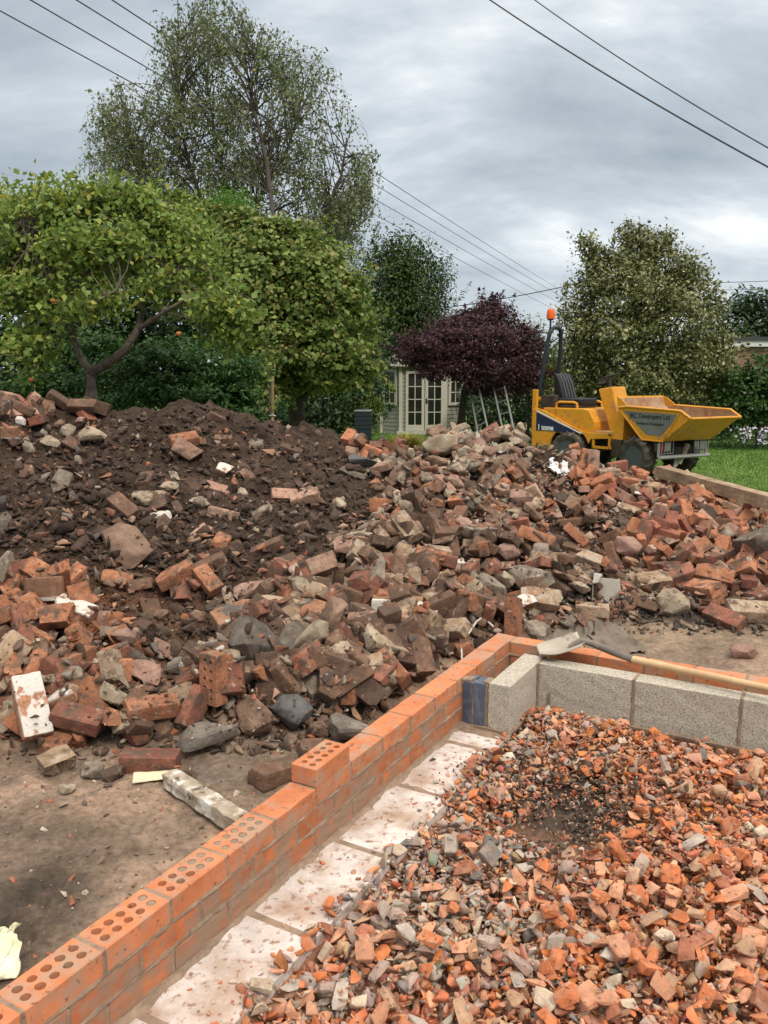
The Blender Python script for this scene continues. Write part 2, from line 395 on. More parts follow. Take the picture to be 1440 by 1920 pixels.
g = bigmesh('lawn', np.stack([lx, ly, lz], -1).reshape(-1, 3), grid_faces(*lx.shape), m_grass, smooth=True)
tag(g, 'flat green lawn behind the rubble heaps', 'lawn', kind='structure')
xs = np.linspace(-600, 600, 30); ys = np.linspace(-500, 700, 30); lx, ly = np.meshgrid(xs, ys)
g = bigmesh('ground', np.stack([lx, ly, lx * 0 - .32], -1).reshape(-1, 3), grid_faces(*lx.shape), m_earth); tag(g, 'bare earth ground around the garden', 'ground', kind='structure')

# ------------------------------------------------------------------ new brick wall, block wall and foundation
m_newbrick = mat('new_orange_brick', isl=.2, ramp=[(.3, (.36, .11, .045)), (.55, (.46, .15, .06)), (.8, (.52, .20, .09))], scale=7, vary=.14, rough=.85, bump=.35, bscale=140, bdist=.003,
                 patch=((.27, .18, .125), 7, .45, .58), patch2=((.33, .19, .12), 24, .52, .66))
m_topbrick = mat('new_top_course_brick', isl=.08, ramp=[(.3, (.45, .15, .062)), (.55, (.52, .19, .085)), (.8, (.56, .25, .13))], scale=7, vary=.12, rough=.85, bump=.35, bscale=120, bdist=.003,
                 patch=((.38, .235, .16), 10, .47, .62), patch2=((.17, .09, .06), 45, .60, .68))
m_mortar = mat('wet_mortar', ramp=[(.3, (.20, .145, .105)), (.7, (.31, .225, .16))], scale=14, vary=.2, rough=.95, bump=.6, bscale=90, bdist=.004)
m_block = mat('concrete_block', ramp=[(.33, (.16, .14, .11)), (.43, (.36, .325, .265)), (.58, (.46, .42, .35)), (.72, (.56, .52, .45))], scale=150, detail=3, vary=.10, rough=.95, bump=.8, bscale=130, bdist=.004,
              patch=((.38, .27, .19), 5, .62, .75))
m_slate = mat('blue_engineering_brick', ramp=[(.3, (.05, .065, .095)), (.7, (.12, .15, .21))], scale=12, vary=.2, rough=.6, bump=.3, bscale=60, patch=((.45, .42, .38), 9, .66, .74))
m_white = mat('whitened_block', ramp=[(.3, (.46, .40, .37)), (.5, (.60, .55, .52)), (.7, (.68, .65, .62))], scale=6, vary=.10, rough=.9, bump=.5, bscale=70, bdist=.004,
              patch=((.36, .25, .18), 6, .42, .70), patch2=((.27, .16, .11), 38, .54, .66))
_nrng = random.Random(3)
def vn3(p, s=1.0):
    from mathutils import noise
    return noise.noise_vector(Vector(p) * s)
def jbox(mb, a, b, T=None, bev=.003, jit=.0012, cuts=2):
    bm = bmesh.new(); bmesh.ops.create_cube(bm, size=1)
    c = [(a[i] + b[i]) / 2 for i in range(3)]; s = [(b[i] - a[i]) for i in range(3)]
    for v in bm.verts: v.co = Vector((c[i] + v.co[i] * s[i] for i in range(3)))
    bmesh.ops.bevel(bm, geom=bm.edges[:], offset=bev, segments=2, profile=.6, affect='EDGES')
    if cuts:
        bmesh.ops.subdivide_edges(bm, edges=[e_ for e_ in bm.edges if e_.calc_length() > .04], cuts=cuts, use_grid_fill=True)
    k = _nrng.random() * 50
    vs = []
    for v in bm.verts:
        p = v.co + vn3(v.co * 30 + Vector((k, k, k))) * jit
        vs.append(T @ p if T else p)
    bm.verts.index_update(); fs = [[v.index for v in f.verts] for f in bm.faces]; bm.free(); mb.add(vs, fs)
HOLES = [(.028 + .0385 * i, .033) for i in range(5)] + [(.034 + .0385 * i, .069) for i in range(5)]
def perf_brick(mb, fill, u0, v0, z1, T=None, filled=(), Lb=.215, Wb=.1025, Hb=.065, rad=.0125, jit=.0008):
    """brick with ten through holes; 'filled' holes are plugged with mortar flush with the top"""
    bm = bmesh.new(); rect = [(0, 0), (Lb, 0), (Lb, Wb), (0, Wb)]; loops = []
    bvs = [bm.verts.new((u0 + a, v0 + b, z1)) for a, b in rect]; ed = [bm.edges.new((bvs[i], bvs[(i + 1) % 4])) for i in range(4)]
    rings = []
    for hi, (a, b) in enumerate(HOLES):
        rr = rad * (1 + _nrng.uniform(-.06, .06)); ring = [bm.verts.new((u0 + a * Lb / .215 + rr * math.cos(t * math.pi / 7) * (1 + _nrng.uniform(-.07, .05)), v0 + b * Wb / .1025 + rr * math.sin(t * math.pi / 7) * (1 + _nrng.uniform(-.07, .05)), z1)) for t in range(14)]
        rings.append(ring); ed += [bm.edges.new((ring[i], ring[(i + 1) % 14])) for i in range(14)]
    bmesh.ops.triangle_fill(bm, use_beauty=True, use_dissolve=False, edges=ed)
    for f in list(bm.faces):        # drop any face inside a hole
        cx, cy = f.calc_center_median()[:2]
        for a, b in HOLES:
            if (cx - u0 - a * Lb / .215) ** 2 + (cy - v0 - b * Wb / .1025) ** 2 < (rad * .93) ** 2: bm.faces.remove(f); break
    for ring in rings:
        low = [bm.verts.new((v.co.x, v.co.y, z1 - Hb * .85)) for v in ring]
        for i in range(14): bm.faces.new((ring[i], ring[(i + 1) % 14], low[(i + 1) % 14], low[i]))
        bm.faces.new(low)
    lo = [bm.verts.new((v.co.x, v.co.y, z1 - Hb)) for v in bvs]
    for i in range(4): bm.faces.new((bvs[i], bvs[(i + 1) % 4], lo[(i + 1) % 4], lo[i]))
    bm.faces.new(lo)
    bmesh.ops.recalc_face_normals(bm, faces=bm.faces)
    be = [e_ for e_ in bm.edges if set(e_.verts) <= set(bvs) or set(e_.verts) <= set(lo) or (len(set(e_.verts) & set(bvs)) == 1 and len(set(e_.verts) & set(lo)) == 1)]
    bmesh.ops.bevel(bm, geom=be, offset=.0022, segments=1, affect='EDGES')
    bm.verts.index_update(); bm.verts.ensure_lookup_table()
    vs = [(T @ v.co if T else v.co.copy()) for v in bm.verts]; fs = [[v.index for v in f.verts] for f in bm.faces]; bm.free(); mb.add(vs, fs)
    for hi in filled:
        a, b = HOLES[hi]; pr = [(rad * .97, -.03), (rad * .97, -.002), (rad * .7, -.0006), (rad * .1, -.0012)]
        m2 = MB(T); m2.lathe([(r_, h) for r_, h in pr], (u0 + a * Lb / .215, v0 + b * Wb / .1025, z1), n=12);
        n0 = len(fill.v); fill.v += m2.v; fill.f += [[n0 + i for i in f] for f in m2.f]

wall = thing('brick_wall', 'low new L-shaped wall of orange perforated bricks in front of the rubble heap', 'wall', (WO[0], WO[1], -.09))
bk = MB(); tb = MB(); mo = MB()
CT = [.135, .06, -.015, -.09, -.165]
for ci, zt in enumerate(CT):
    off = 0 if ci % 2 == 0 else .1125
    js = [0] + [.065 + .225 * k + off for k in range(0 if off else 1, 17)]
    for a, b in zip(js[:-1], js[1:]):
        u0 = a + (.005 if a else 0); u1 = b - .005
        if u0 > 3.6: break
        if ci == 0 and u0 > 2.05:
            idx = round((u0 - .07) / .225)
            filled = {9: range(10), 10: (0, 1, 5, 6, 2)}.get(idx, {11: (0, 5), 12: (), 13: ()}.get(idx, ()))
            perf_brick(tb, mo, u0, 0, zt + _nrng.uniform(-.001, .001), T=MW, filled=filled)
        else: jbox(tb if ci == 0 else bk, (u0 + _nrng.uniform(-.001, .001), _nrng.uniform(-.0015, .0015), zt - .065), (u1, .1025 + _nrng.uniform(-.0015, .0015), zt + _nrng.uniform(-.0015, .001)), T=MW, jit=.0028)
    js = [.1075 + .225 * k + (.1125 if ci % 2 else 0) for k in range(20)]
    if ci % 2: js = [.1075] + js
    for a, b in zip(js[:-1], js[1:]):
        jbox(tb if ci == 0 else bk, (0, a + .005, zt - .065), (.1025, b - .005, zt), T=MW, jit=.0018)
# mortar core (recessed) and squeezed-out mortar on the faces
mo.box((.004, .0045, -.25), (3.55, .098, .06), T=MW); mo.box((.0045, .06, -.25), (.098, 4.5, .06), T=MW)
js = [.065 + .225 * k for k in range(1, 17)]
for j in js: jbox(mo, (j - .0062, .002, .058), (j + .0062, .1, .135 - .0025), T=MW, bev=.001, jit=.002)
for k in range(20):
    j = .1075 + .225 * k; jbox(mo, (.002, j - .006, .058), (.1, j + .006, .132), T=MW, bev=.001, jit=.002)
def smear(L0, L1, fn, zc, hh, amp, seed, thr=.0, vert=False, step=.006):
    n = int((L1 - L0) / step); vs = []; ls = np.linspace(L0, L1, n)
    ra = fbm(ls * 9 + seed, ls * 0 + seed * 3.1, 3); rb = fbm(ls * 26 + seed * 2, ls * 0 + 7.7, 3)
    rc = fbm(ls * 14 + seed * 5, ls * 0 + 2.7, 3)
    for i, l_ in enumerate(ls):
        h1 = hh * (1 + 1.4 * ra[i]); h2 = hh * (1 + 1.6 * rc[i]); o = amp * (rb[i] * 2.2 + .55)
        for q, (a, b) in enumerate(((-1, -.2), (-.6, .5), (0, 1), (.6, .6), (1, -.2))):
            zz = zc + a * (h1 if a < 0 else h2); vs.append(fn(l_, zz, -.003 + (o + .003) * max(b, 0) if b > 0 else -.004))
    fs = [(i * 5 + j, i * 5 + j + 1, (i + 1) * 5 + j + 1, (i + 1) * 5 + j) for i in range(n - 1) for j in range(4)]
    mo.add(vs, fs)
for ci, zt in enumerate(CT[1:4]):
    smear(.02, 3.5, lambda l_, z, o: W(l_, .1025 + o, z), zt + .005, .011, .0035, ci * 3 + 1)
    smear(.1, 4.3, lambda l_, z, o: W(.1025 + o, l_, z), zt + .005, .010, .004, ci * 3 + 20)
for ci, zt in enumerate(CT[:3]):
    for k in range(1, 16):
        j = .065 + .225 * k + (0 if ci % 2 == 0 else .1125) - (0 if ci % 2 == 0 else .225)
        if j < .1: continue
        smear(zt - .068, zt - (.012 if ci == 0 else -.002), lambda l_, z, o: W(z, .1025 + o, l_), j, .009, .003, ci * 40 + k, step=.006)
tb.build('top_course', m_topbrick, wall); bk.build('brickwork', m_newbrick, wall); mo.build('mortar', m_mortar, wall, fix=False)

blk = thing('block_wall', 'pale grey concrete block inner wall, one course high, inside the orange brick corner', 'wall', W(.3, .5, -.09))
bb = MB(); bj = MB(); cl = MB()
jbox(bb, (.235, .235, -.08), (.693, .338, .135), T=MW, bev=.004, jit=.003, cuts=5)
v0 = .348
for k in range(9):
    jbox(bb, (.238, v0, -.08), (.340, v0 + .44, .135 + _nrng.uniform(-.002, .002)), T=MW, bev=.004, jit=.003, cuts=5)
    jbox(bj, (.235, v0 - .0115, -.085), (.3425, v0 + .0015, .1365), T=MW, bev=.002, jit=.004, cuts=4); v0 += .45
for k in range(2): jbox(bj, (.343, .4, -.07), (.347, .41, .0), T=MW, bev=.001, jit=.002)
jbox(bj, (.225, .105, -.095), (.70, .350, -.078), T=MW, bev=.004, jit=.006, cuts=4); jbox(bj, (.23, .345, -.095), (.352, 4.4, -.078), T=MW, bev=.004, jit=.006, cuts=4)
jbox(bj, (.64, .104, -.08), (.687, .234, .118), T=MW, bev=.002, jit=.004)
jbox(bj, (.635, .1035, .10), (.692, .150, .131), T=MW, bev=.004, jit=.005); jbox(bj, (.62, .205, .11), (.68, .236, .134), T=MW, bev=.004, jit=.005)
jbox(cl, (.60, .112, -.08), (.692, .155, .122), T=MW, bev=.003, jit=.004); jbox(cl, (.60, .167, -.08), (.693, .217, .125), T=MW, bev=.003, jit=.004)
bb.build('blockwork', m_block, blk); bj.build('mortar', m_mortar, blk)
tag(cl.build('cavity_closer', m_slate, blk), 'two dark blue upright pieces closing the cavity')

fnd = thing('foundation_strip', 'strip of whitened foundation blocks laid flat along the foot of the orange brick wall', 'foundation', W(1.5, .22, -.2))
fj = MB(); edges_u = [.70, .88, 1.33, 1.78, 2.235, 2.685, 3.13, 3.58]
for a, b in zip(edges_u[:-1], edges_u[1:]):
    fb = MB(); jbox(fb, (a + .012, .104, -.20), (b - .012, .345 + _nrng.uniform(-.01, .006), -.091 + _nrng.uniform(-.002, .002)), T=MW, bev=.004, jit=.0025, cuts=6)
    fb.build('block', m_white, fnd)
    jbox(fj, (b - .02, .104, -.2), (b + .022, .343, -.0925), T=MW, bev=.004, jit=.005, cuts=4)
jbox(fj, (.69, .104, -.2), (.76, .35, -.086), T=MW, bev=.006, jit=.012, cuts=4)

def strip2():
    ls = np.linspace(.65, 3.5, 420); w_ = .022 + .022 * fbm(ls * 12, ls * 0 + 4, 3); h_ = .007 + .010 * fbm(ls * 20, ls * 0 + 9, 3); vs = []
    for l_, ww, hh_ in zip(ls, w_, h_): vs += [W(l_, .1, -.0925 + .012), W(l_, .104 + ww * .4, -.0925 + max(hh_, .001)), W(l_, .104 + max(ww, .004), -.0955)]
    fj.add(vs, [(i * 3 + j, i * 3 + j + 1, (i + 1) * 3 + j + 1, (i + 1) * 3 + j) for i in range(419) for j in range(2)])
strip2()
fj.build('mortar', m_mortar, fnd, fix=False)
# the brick lying on top of the wall
lb = MB(); perf_brick(lb, MB(), -.1075, -.05125, .0325, rad=.0118)
tag(lb.build('perforated_brick', m_topbrick), 'clean orange ten-hole brick lying loose on top of the low new wall', 'brick')
o = bpy.data.objects['perforated_brick']; o.location = W(1.757, .0505, .135 + .0325); o.rotation_euler = (0, 0, math.atan2(WU[1], WU[0]) + .02)
# ------------------------------------------------------------------ rubble: shapes
def disp_bm(bm, amp, freq, seed):
    for v in bm.verts: v.co += vn3(v.co * freq + Vector((seed, seed * 2, 3)), 1) * amp
def bm_done(bm, name):
    bmesh.ops.recalc_face_normals(bm, faces=bm.faces); me = bpy.data.meshes.new(name); bm.to_mesh(me); bm.free()
    return me
def brick_shape(seed, L_=.215, B=.1025, H=.065, chips=2, wear=.004, frac=None, rub=.0022):
    r = random.Random(seed); bm = bmesh.new(); bmesh.ops.create_cube(bm, size=1)
    for v in bm.verts: v.co = Vector((v.co.x * L_, v.co.y * B, v.co.z * H))
    bmesh.ops.bevel(bm, geom=bm.edges[:], offset=wear, segments=2, profile=.55, affect='EDGES')
    bmesh.ops.subdivide_edges(bm, edges=[e_ for e_ in bm.edges if e_.calc_length() > .03], cuts=3, use_grid_fill=True)
    def cut(co, no, rough):
        g_ = bmesh.ops.bisect_plane(bm, geom=bm.verts[:] + bm.edges[:] + bm.faces[:], plane_co=co, plane_no=no, clear_outer=True)
        es = [e_ for e_ in g_['geom_cut'] if isinstance(e_, bmesh.types.BMEdge)]
        if es:
            f = bmesh.ops.triangle_fill(bm, edges=es, use_beauty=True); fe = [x_ for x_ in f['geom'] if isinstance(x_, bmesh.types.BMFace)]
            if rough and fe:
                p = bmesh.ops.poke(bm, faces=fe)
                for v in p['verts']: v.co += Vector(no) * r.uniform(-rough, rough * .6)
    if frac:
        for k, s in ((0, 1), (1, -1)) if frac < .45 else ((0, 1),):
            x = L_ / 2 * (2 * frac - 1) if s == 1 else -L_ / 2 + r.uniform(0, .02)
            cut((x * (1 if s == 1 else 1), 0, 0), Vector((s, r.uniform(-.45, .45), r.uniform(-.3, .3))).normalized(), .012)
    for k in range(chips):
        sx, sy, sz = r.choice((-1, 1)), r.choice((-1, 1)), r.choice((-1, 1)); d = r.uniform(.006, .02)
        n_ = Vector((sx * r.uniform(.3, 1), sy * r.uniform(.3, 1), sz * r.uniform(.3, 1))).normalized()
        mxv = max((v.co.dot(n_) for v in bm.verts)); cut(n_ * (mxv - d), n_, .003)
    disp_bm(bm, rub, 34, seed); disp_bm(bm, rub * .6, 90, seed + 3)
    c = sum((v.co for v in bm.verts), Vector()) / len(bm.verts)
    mn = Vector([min(v.co[i] for v in bm.verts) for i in range(3)]); mxx = Vector([max(v.co[i] for v in bm.verts) for i in range(3)]); c = (mn + mxx) / 2
    for v in bm.verts: v.co -= c
    me = bm_done(bm, 'brick_shape'); return me, tuple(mxx - mn)
def stone_shape(seed, dims, npts=16, sub=2, amp=.06, flat=0.0):
    r = random.Random(seed); bm = bmesh.new()
    for k in range(npts):
        v = Vector((r.gauss(0, 1), r.gauss(0, 1), r.gauss(0, 1))).normalized()
        v = Vector([abs(c_) ** .7 * (1 if c_ > 0 else -1) for c_ in v]) * r.uniform(.82, 1.0); bm.verts.new(v)
    h = bmesh.ops.convex_hull(bm, input=bm.verts[:]); bmesh.ops.delete(bm, geom=[x_ for x_ in h['geom_interior'] if isinstance(x_, bmesh.types.BMVert)], context='VERTS')
    mn = [min(v.co[i] for v in bm.verts) for i in range(3)]; mx_ = [max(v.co[i] for v in bm.verts) for i in range(3)]
    for v in bm.verts: v.co = Vector([((v.co[i] - mn[i]) / (mx_[i] - mn[i]) - .5) * dims[i] for i in range(3)])
    bmesh.ops.bevel(bm, geom=bm.edges[:], offset=min(dims) * .07, segments=1, affect='EDGES', clamp_overlap=True)
    if sub:
        bmesh.ops.triangulate(bm, faces=bm.faces)
        for k in range(sub): bmesh.ops.subdivide_edges(bm, edges=[e_ for e_ in bm.edges if e_.calc_length() > max(dims) * .16], cuts=1)
        bmesh.ops.triangulate(bm, faces=bm.faces)
        a = min(dims) * amp; disp_bm(bm, a * .8, 2.4 / max(dims), seed); disp_bm(bm, a * .8, 7 / max(dims), seed + 9); disp_bm(bm, a * .6, 20 / max(dims), seed + 5)
    me = bm_done(bm, 'stone_shape'); return me, dims
def smooth_me(me, ang=28):
    me.polygons.foreach_set('use_smooth', [True] * len(me.polygons))
    try: me.set_sharp_from_angle(angle=math.radians(ang))
    except Exception: pass
PROTO = {'brick': [], 'broken_brick': [], 'stone': [], 'concrete_lump': [], 'thin_slab': []}
for k in range(12): PROTO['brick'].append(brick_shape(100 + k, .215 + .01 * (k % 3 - 1), .1025 + .004 * (k % 2), .066 + .003 * (k % 3), chips=k % 4, wear=.003 + .0022 * (k % 3)))
for k in range(16): PROTO['broken_brick'].append(brick_shape(200 + k, .215, .1025, .067, chips=1 + k % 3, wear=.004 + .002 * (k % 3), frac=[.38, .5, .58, .68, .3, .45, .75, .55][k % 8], rub=.003))
for k in range(16): PROTO['stone'].append(stone_shape(300 + k, [(.16, .12, .09), (.12, .10, .07), (.20, .13, .09), (.10, .08, .06)][k % 4], 16 + k % 6))
for k in range(10): PROTO['concrete_lump'].append(stone_shape(400 + k, [(.24, .17, .11), (.18, .14, .10), (.30, .18, .10)][k % 3], 16 + k % 5, 3, .045))
for k in range(6): PROTO['thin_slab'].append(stone_shape(500 + k, [(.28, .2, .045), (.2, .14, .035), (.34, .12, .04)][k % 3], 12, 2, .05))
for kk, l_ in PROTO.items():
    for me, d in l_: smooth_me(me, 30 if 'brick' in kk else 24); me.materials.append(None)

SOILC = (.085, .058, .042)
def brickmat(name, a, b, c, soil=.56, white=None, mort=.6):
    return mat(name, ramp=[(.3, a), (.52, b), (.75, c)], scale=11, vary=.3, hsv=.2, rough=.92, bump=1.0, bscale=70, bdist=.008,
               patch=(tuple(x * 1.25 for x in SOILC), 13, soil + .04, soil + .18), patch2=white or ((.37, .30, .235), 19, mort + .0, mort + .11))
BM = {
 'orange': brickmat('orange_brick', (.25, .10, .052), (.335, .145, .078), (.41, .21, .125), .45),
 'red': brickmat('red_brick', (.165, .066, .044), (.225, .092, .06), (.30, .14, .095), .43),
 'brown': brickmat('brown_brick', (.10, .056, .038), (.155, .088, .058), (.225, .14, .095), .43),
 'dark': brickmat('soil_stained_brick', (.065, .040, .030), (.105, .063, .045), (.17, .11, .08), .45),
 'buff': brickmat('buff_mortared_brick', (.22, .145, .092), (.31, .215, .14), (.38, .29, .20), .46, mort=.5),
 'pink': brickmat('pale_pink_brick', (.25, .145, .10), (.32, .20, .145), (.39, .27, .20), .46),
}
def whitemat(nm, base, ax, th, sg): return brickmat(nm, *base, .56, white=((.60, .57, .52), 16, .40, .46, ax, th, sg))
BM['white_topped'] = whitemat('white_painted_brick', ((.26, .12, .07), (.34, .17, .10), (.40, .24, .15)), 2, .024, 1)
BM['white_sided'] = whitemat('white_limewashed_brick', ((.2, .1, .06), (.28, .15, .09), (.36, .22, .14)), 1, -.035, -1)
SM = {
 'grey': mat('grey_stone', ramp=[(.3, (.13, .105, .082)), (.5, (.23, .19, .148)), (.72, (.36, .30, .24))], scale=11, vary=.22, hsv=.25, rough=.92, bump=.9, bscale=60, patch=(SOILC, 8, .54, .68), patch2=((.42, .38, .33), 18, .64, .72)),
 'dark grey': mat('dark_grey_stone', ramp=[(.3, (.065, .056, .048)), (.5, (.12, .103, .086)), (.72, (.20, .17, .14))], scale=10, vary=.22, hsv=.2, rough=.85, bump=.8, bscale=60, patch=(SOILC, 7, .56, .7)),
 'blue-grey': mat('blue_grey_cobble', ramp=[(.3, (.06, .06, .062)), (.6, (.105, .107, .108)), (.8, (.16, .16, .158))], scale=9, vary=.15, hsv=.15, rough=.7, bump=.4, bscale=70, patch=(SOILC, 8, .6, .75)),
 'brown': mat('brown_sandstone', ramp=[(.3, (.10, .062, .045)), (.5, (.18, .115, .08)), (.72, (.27, .18, .13))], scale=9, vary=.24, hsv=.22, rough=.92, bump=.9, bscale=60, patch=(SOILC, 7, .52, .68)),
 'pinkish': mat('pinkish_sandstone', ramp=[(.3, (.2, .115, .088)), (.5, (.29, .18, .14)), (.72, (.38, .26, .205))], scale=9, vary=.2, hsv=.15, rough=.92, bump=.9, bscale=60, patch=(SOILC, 7, .58, .72)),
 'beige': mat('beige_mortar_lump', ramp=[(.3, (.21, .16, .11)), (.5, (.33, .265, .19)), (.72, (.45, .38, .29))], scale=10, vary=.2, hsv=.15, rough=.95, bump=1, bscale=55, patch=(SOILC, 8, .58, .7)),
 'white': mat('white_plaster_lump', ramp=[(.3, (.40, .36, .31)), (.6, (.56, .53, .48))], scale=10, vary=.1, rough=.9, bump=.5, bscale=60, patch=(SOILC, 9, .62, .7)),
 'soil-covered': mat('soil_covered_stone', ramp=[(.3, (.045, .031, .023)), (.55, (.085, .058, .042)), (.78, (.15, .105, .078))], scale=8, vary=.3, hsv=.2, rough=.95, bump=1, bscale=40, patch=((.2, .14, .1), 10, .64, .74)),
}
# ------------------------------------------------------------------ rubble: laying the pieces on the ground one by one
COUNT = {}; SPARE = []     # SPARE pieces (past the first 300 of a kind) go into one mesh
NOUN = {'brick': 'whole brick', 'broken_brick': 'broken brick piece', 'stone': 'stone', 'concrete_lump': 'lump', 'thin_slab': 'thin slab piece'}
def settle(x, y, dims, yaw, extra=(0, 0), sink=.25, maxtilt=.6, cap=.10):
    hx, hy = dims[0] / 2, dims[1] / 2
    a = np.linspace(-.8, .8, 5); A_, B_ = np.meshgrid(a * hx, a * hy); A_ = A_.ravel(); B_ = B_.ravel()
    c, s = math.cos(yaw), math.sin(yaw); X = x + A_ * c - B_ * s; Y = y + A_ * s + B_ * c; Z = hm(X, Y)
    M_ = np.stack([A_, B_, np.ones_like(A_)], 1); co, *_ = np.linalg.lstsq(M_, Z, rcond=None)
    sx, sy = np.clip(co[0], -maxtilt, maxtilt), np.clip(co[1], -maxtilt, maxtilt)
    res = Z - (sx * A_ + sy * B_); zc = min(np.percentile(res, 60), float(np.median(hb(X, Y))) + cap)
    rot = Matrix.Rotation(yaw, 3, 'Z') @ Euler((math.atan(sy) + extra[0], -math.atan(sx) + extra[1], 0)).to_matrix()
    hz = dims[2] / 2
    up = abs(rot[2][0]) * 0 + hz * abs(math.cos(extra[0])) * abs(math.cos(extra[1])) + hx * abs(math.sin(extra[1])) * .85 + hy * abs(math.sin(extra[0])) * .85
    z = zc + up * (1 - 2 * sink)
    return rot, z
def raise_map(x, y, rot, dims, z):
    """the piece's top becomes the new height under later pieces"""
    hx, hy, hz = [d / 2 * .9 for d in dims]; ext = math.hypot(hx, hy) + .02
    i0 = max(int((x - ext - HX0) / HR), 0); i1 = min(int((x + ext - HX0) / HR) + 2, HM.shape[1]); j0 = max(int((y - ext - HY0) / HR), 0); j1 = min(int((y + ext - HY0) / HR) + 2, HM.shape[0])
    if i1 <= i0 or j1 <= j0: return
    X = HX0 + np.arange(i0, i1) * HR - x; Y = HY0 + np.arange(j0, j1) * HR - y; X, Y = np.meshgrid(X, Y)
    best = np.full(X.shape, 1e9)
    ok = np.ones(X.shape, bool); top = np.full(X.shape, 1e9); low = np.full(X.shape, -1e9)
    for k, h in enumerate((hx, hy, hz)):          # |col_k . (X,Y,Z)| <= h  ->  range of Z
        a, b, c = rot[0][k], rot[1][k], rot[2][k]; q = a * X + b * Y
        if abs(c) < 1e-3: ok &= np.abs(q) <= h; continue
        t1 = (-h - q) / c; t2 = (h - q) / c; top = np.minimum(top, np.maximum(t1, t2)); low = np.maximum(low, np.minimum(t1, t2))
    ok &= top > low
    sub = HM[j0:j1, i0:i1]; sub[ok] = np.maximum(sub[ok], z + top[ok])
def put(kind, proto, m, x, y, yaw, extra, sink, label, group, scale=1.0, force=False, z_up=0.0, category=None):
    me, dims = PROTO[kind][proto % len(PROTO[kind])]
    sc = scale if isinstance(scale, tuple) else (scale,) * 3
    dd = tuple(dims[i] * sc[i] for i in range(3))
    rot, z = settle(x, y, dd, yaw, extra, sink); z += z_up
    raise_map(x, y, rot, dd, z)
    LAID.append((kind, me, dd, rot, (x, y, z), sc, m, label, group, force, category))
LAID = []
def make_laid():
    """the nearest and largest of each kind become objects, the rest one mesh"""
    lim = {'brick': 292, 'broken_brick': 292, 'stone': 292, 'concrete_lump': 292, 'thin_slab': 292, 'perforated_brick': 9}
    LAID.sort(key=lambda r: (not r[9], r[4][1] / (r[2][0] * r[2][1]) ** .5))
    for kind, me, dd, rot, loc, sc, m, label, group, force, category in LAID:
        n_ = COUNT.get(kind, 0)
        if n_ >= lim[kind]: SPARE.append((me, rot, loc, sc, m)); continue
        COUNT[kind] = n_ + 1; o = bpy.data.objects.new(kind, me); COL.objects.link(o)
        o.matrix_world = Matrix.Translation(loc) @ rot.to_4x4() @ Matrix.Diagonal((*sc, 1)); o.material_slots[0].link = 'OBJECT'; o.material_slots[0].material = m
        tag(o, label, category or {'brick': 'brick', 'perforated_brick': 'brick', 'broken_brick': 'brick', 'stone': 'stone', 'concrete_lump': 'rubble', 'thin_slab': 'rubble'}[kind], group)
def inside(poly, x, y):
    c = False; n_ = len(poly)
    for i in range(n_):
        x1, y1 = poly[i]; x2, y2 = poly[(i + 1) % n_]
        if (y1 > y) != (y2 > y) and x < (x2 - x1) * (y - y1) / (y2 - y1) + x1: c = not c
    return c
BL = {'orange': 'orange', 'red': 'dull red', 'brown': 'brown', 'dark': 'dark soil-stained', 'buff': 'buff mortar-caked', 'pink': 'pale pink', 'white_topped': 'white-topped', 'white_sided': 'white-sided'}
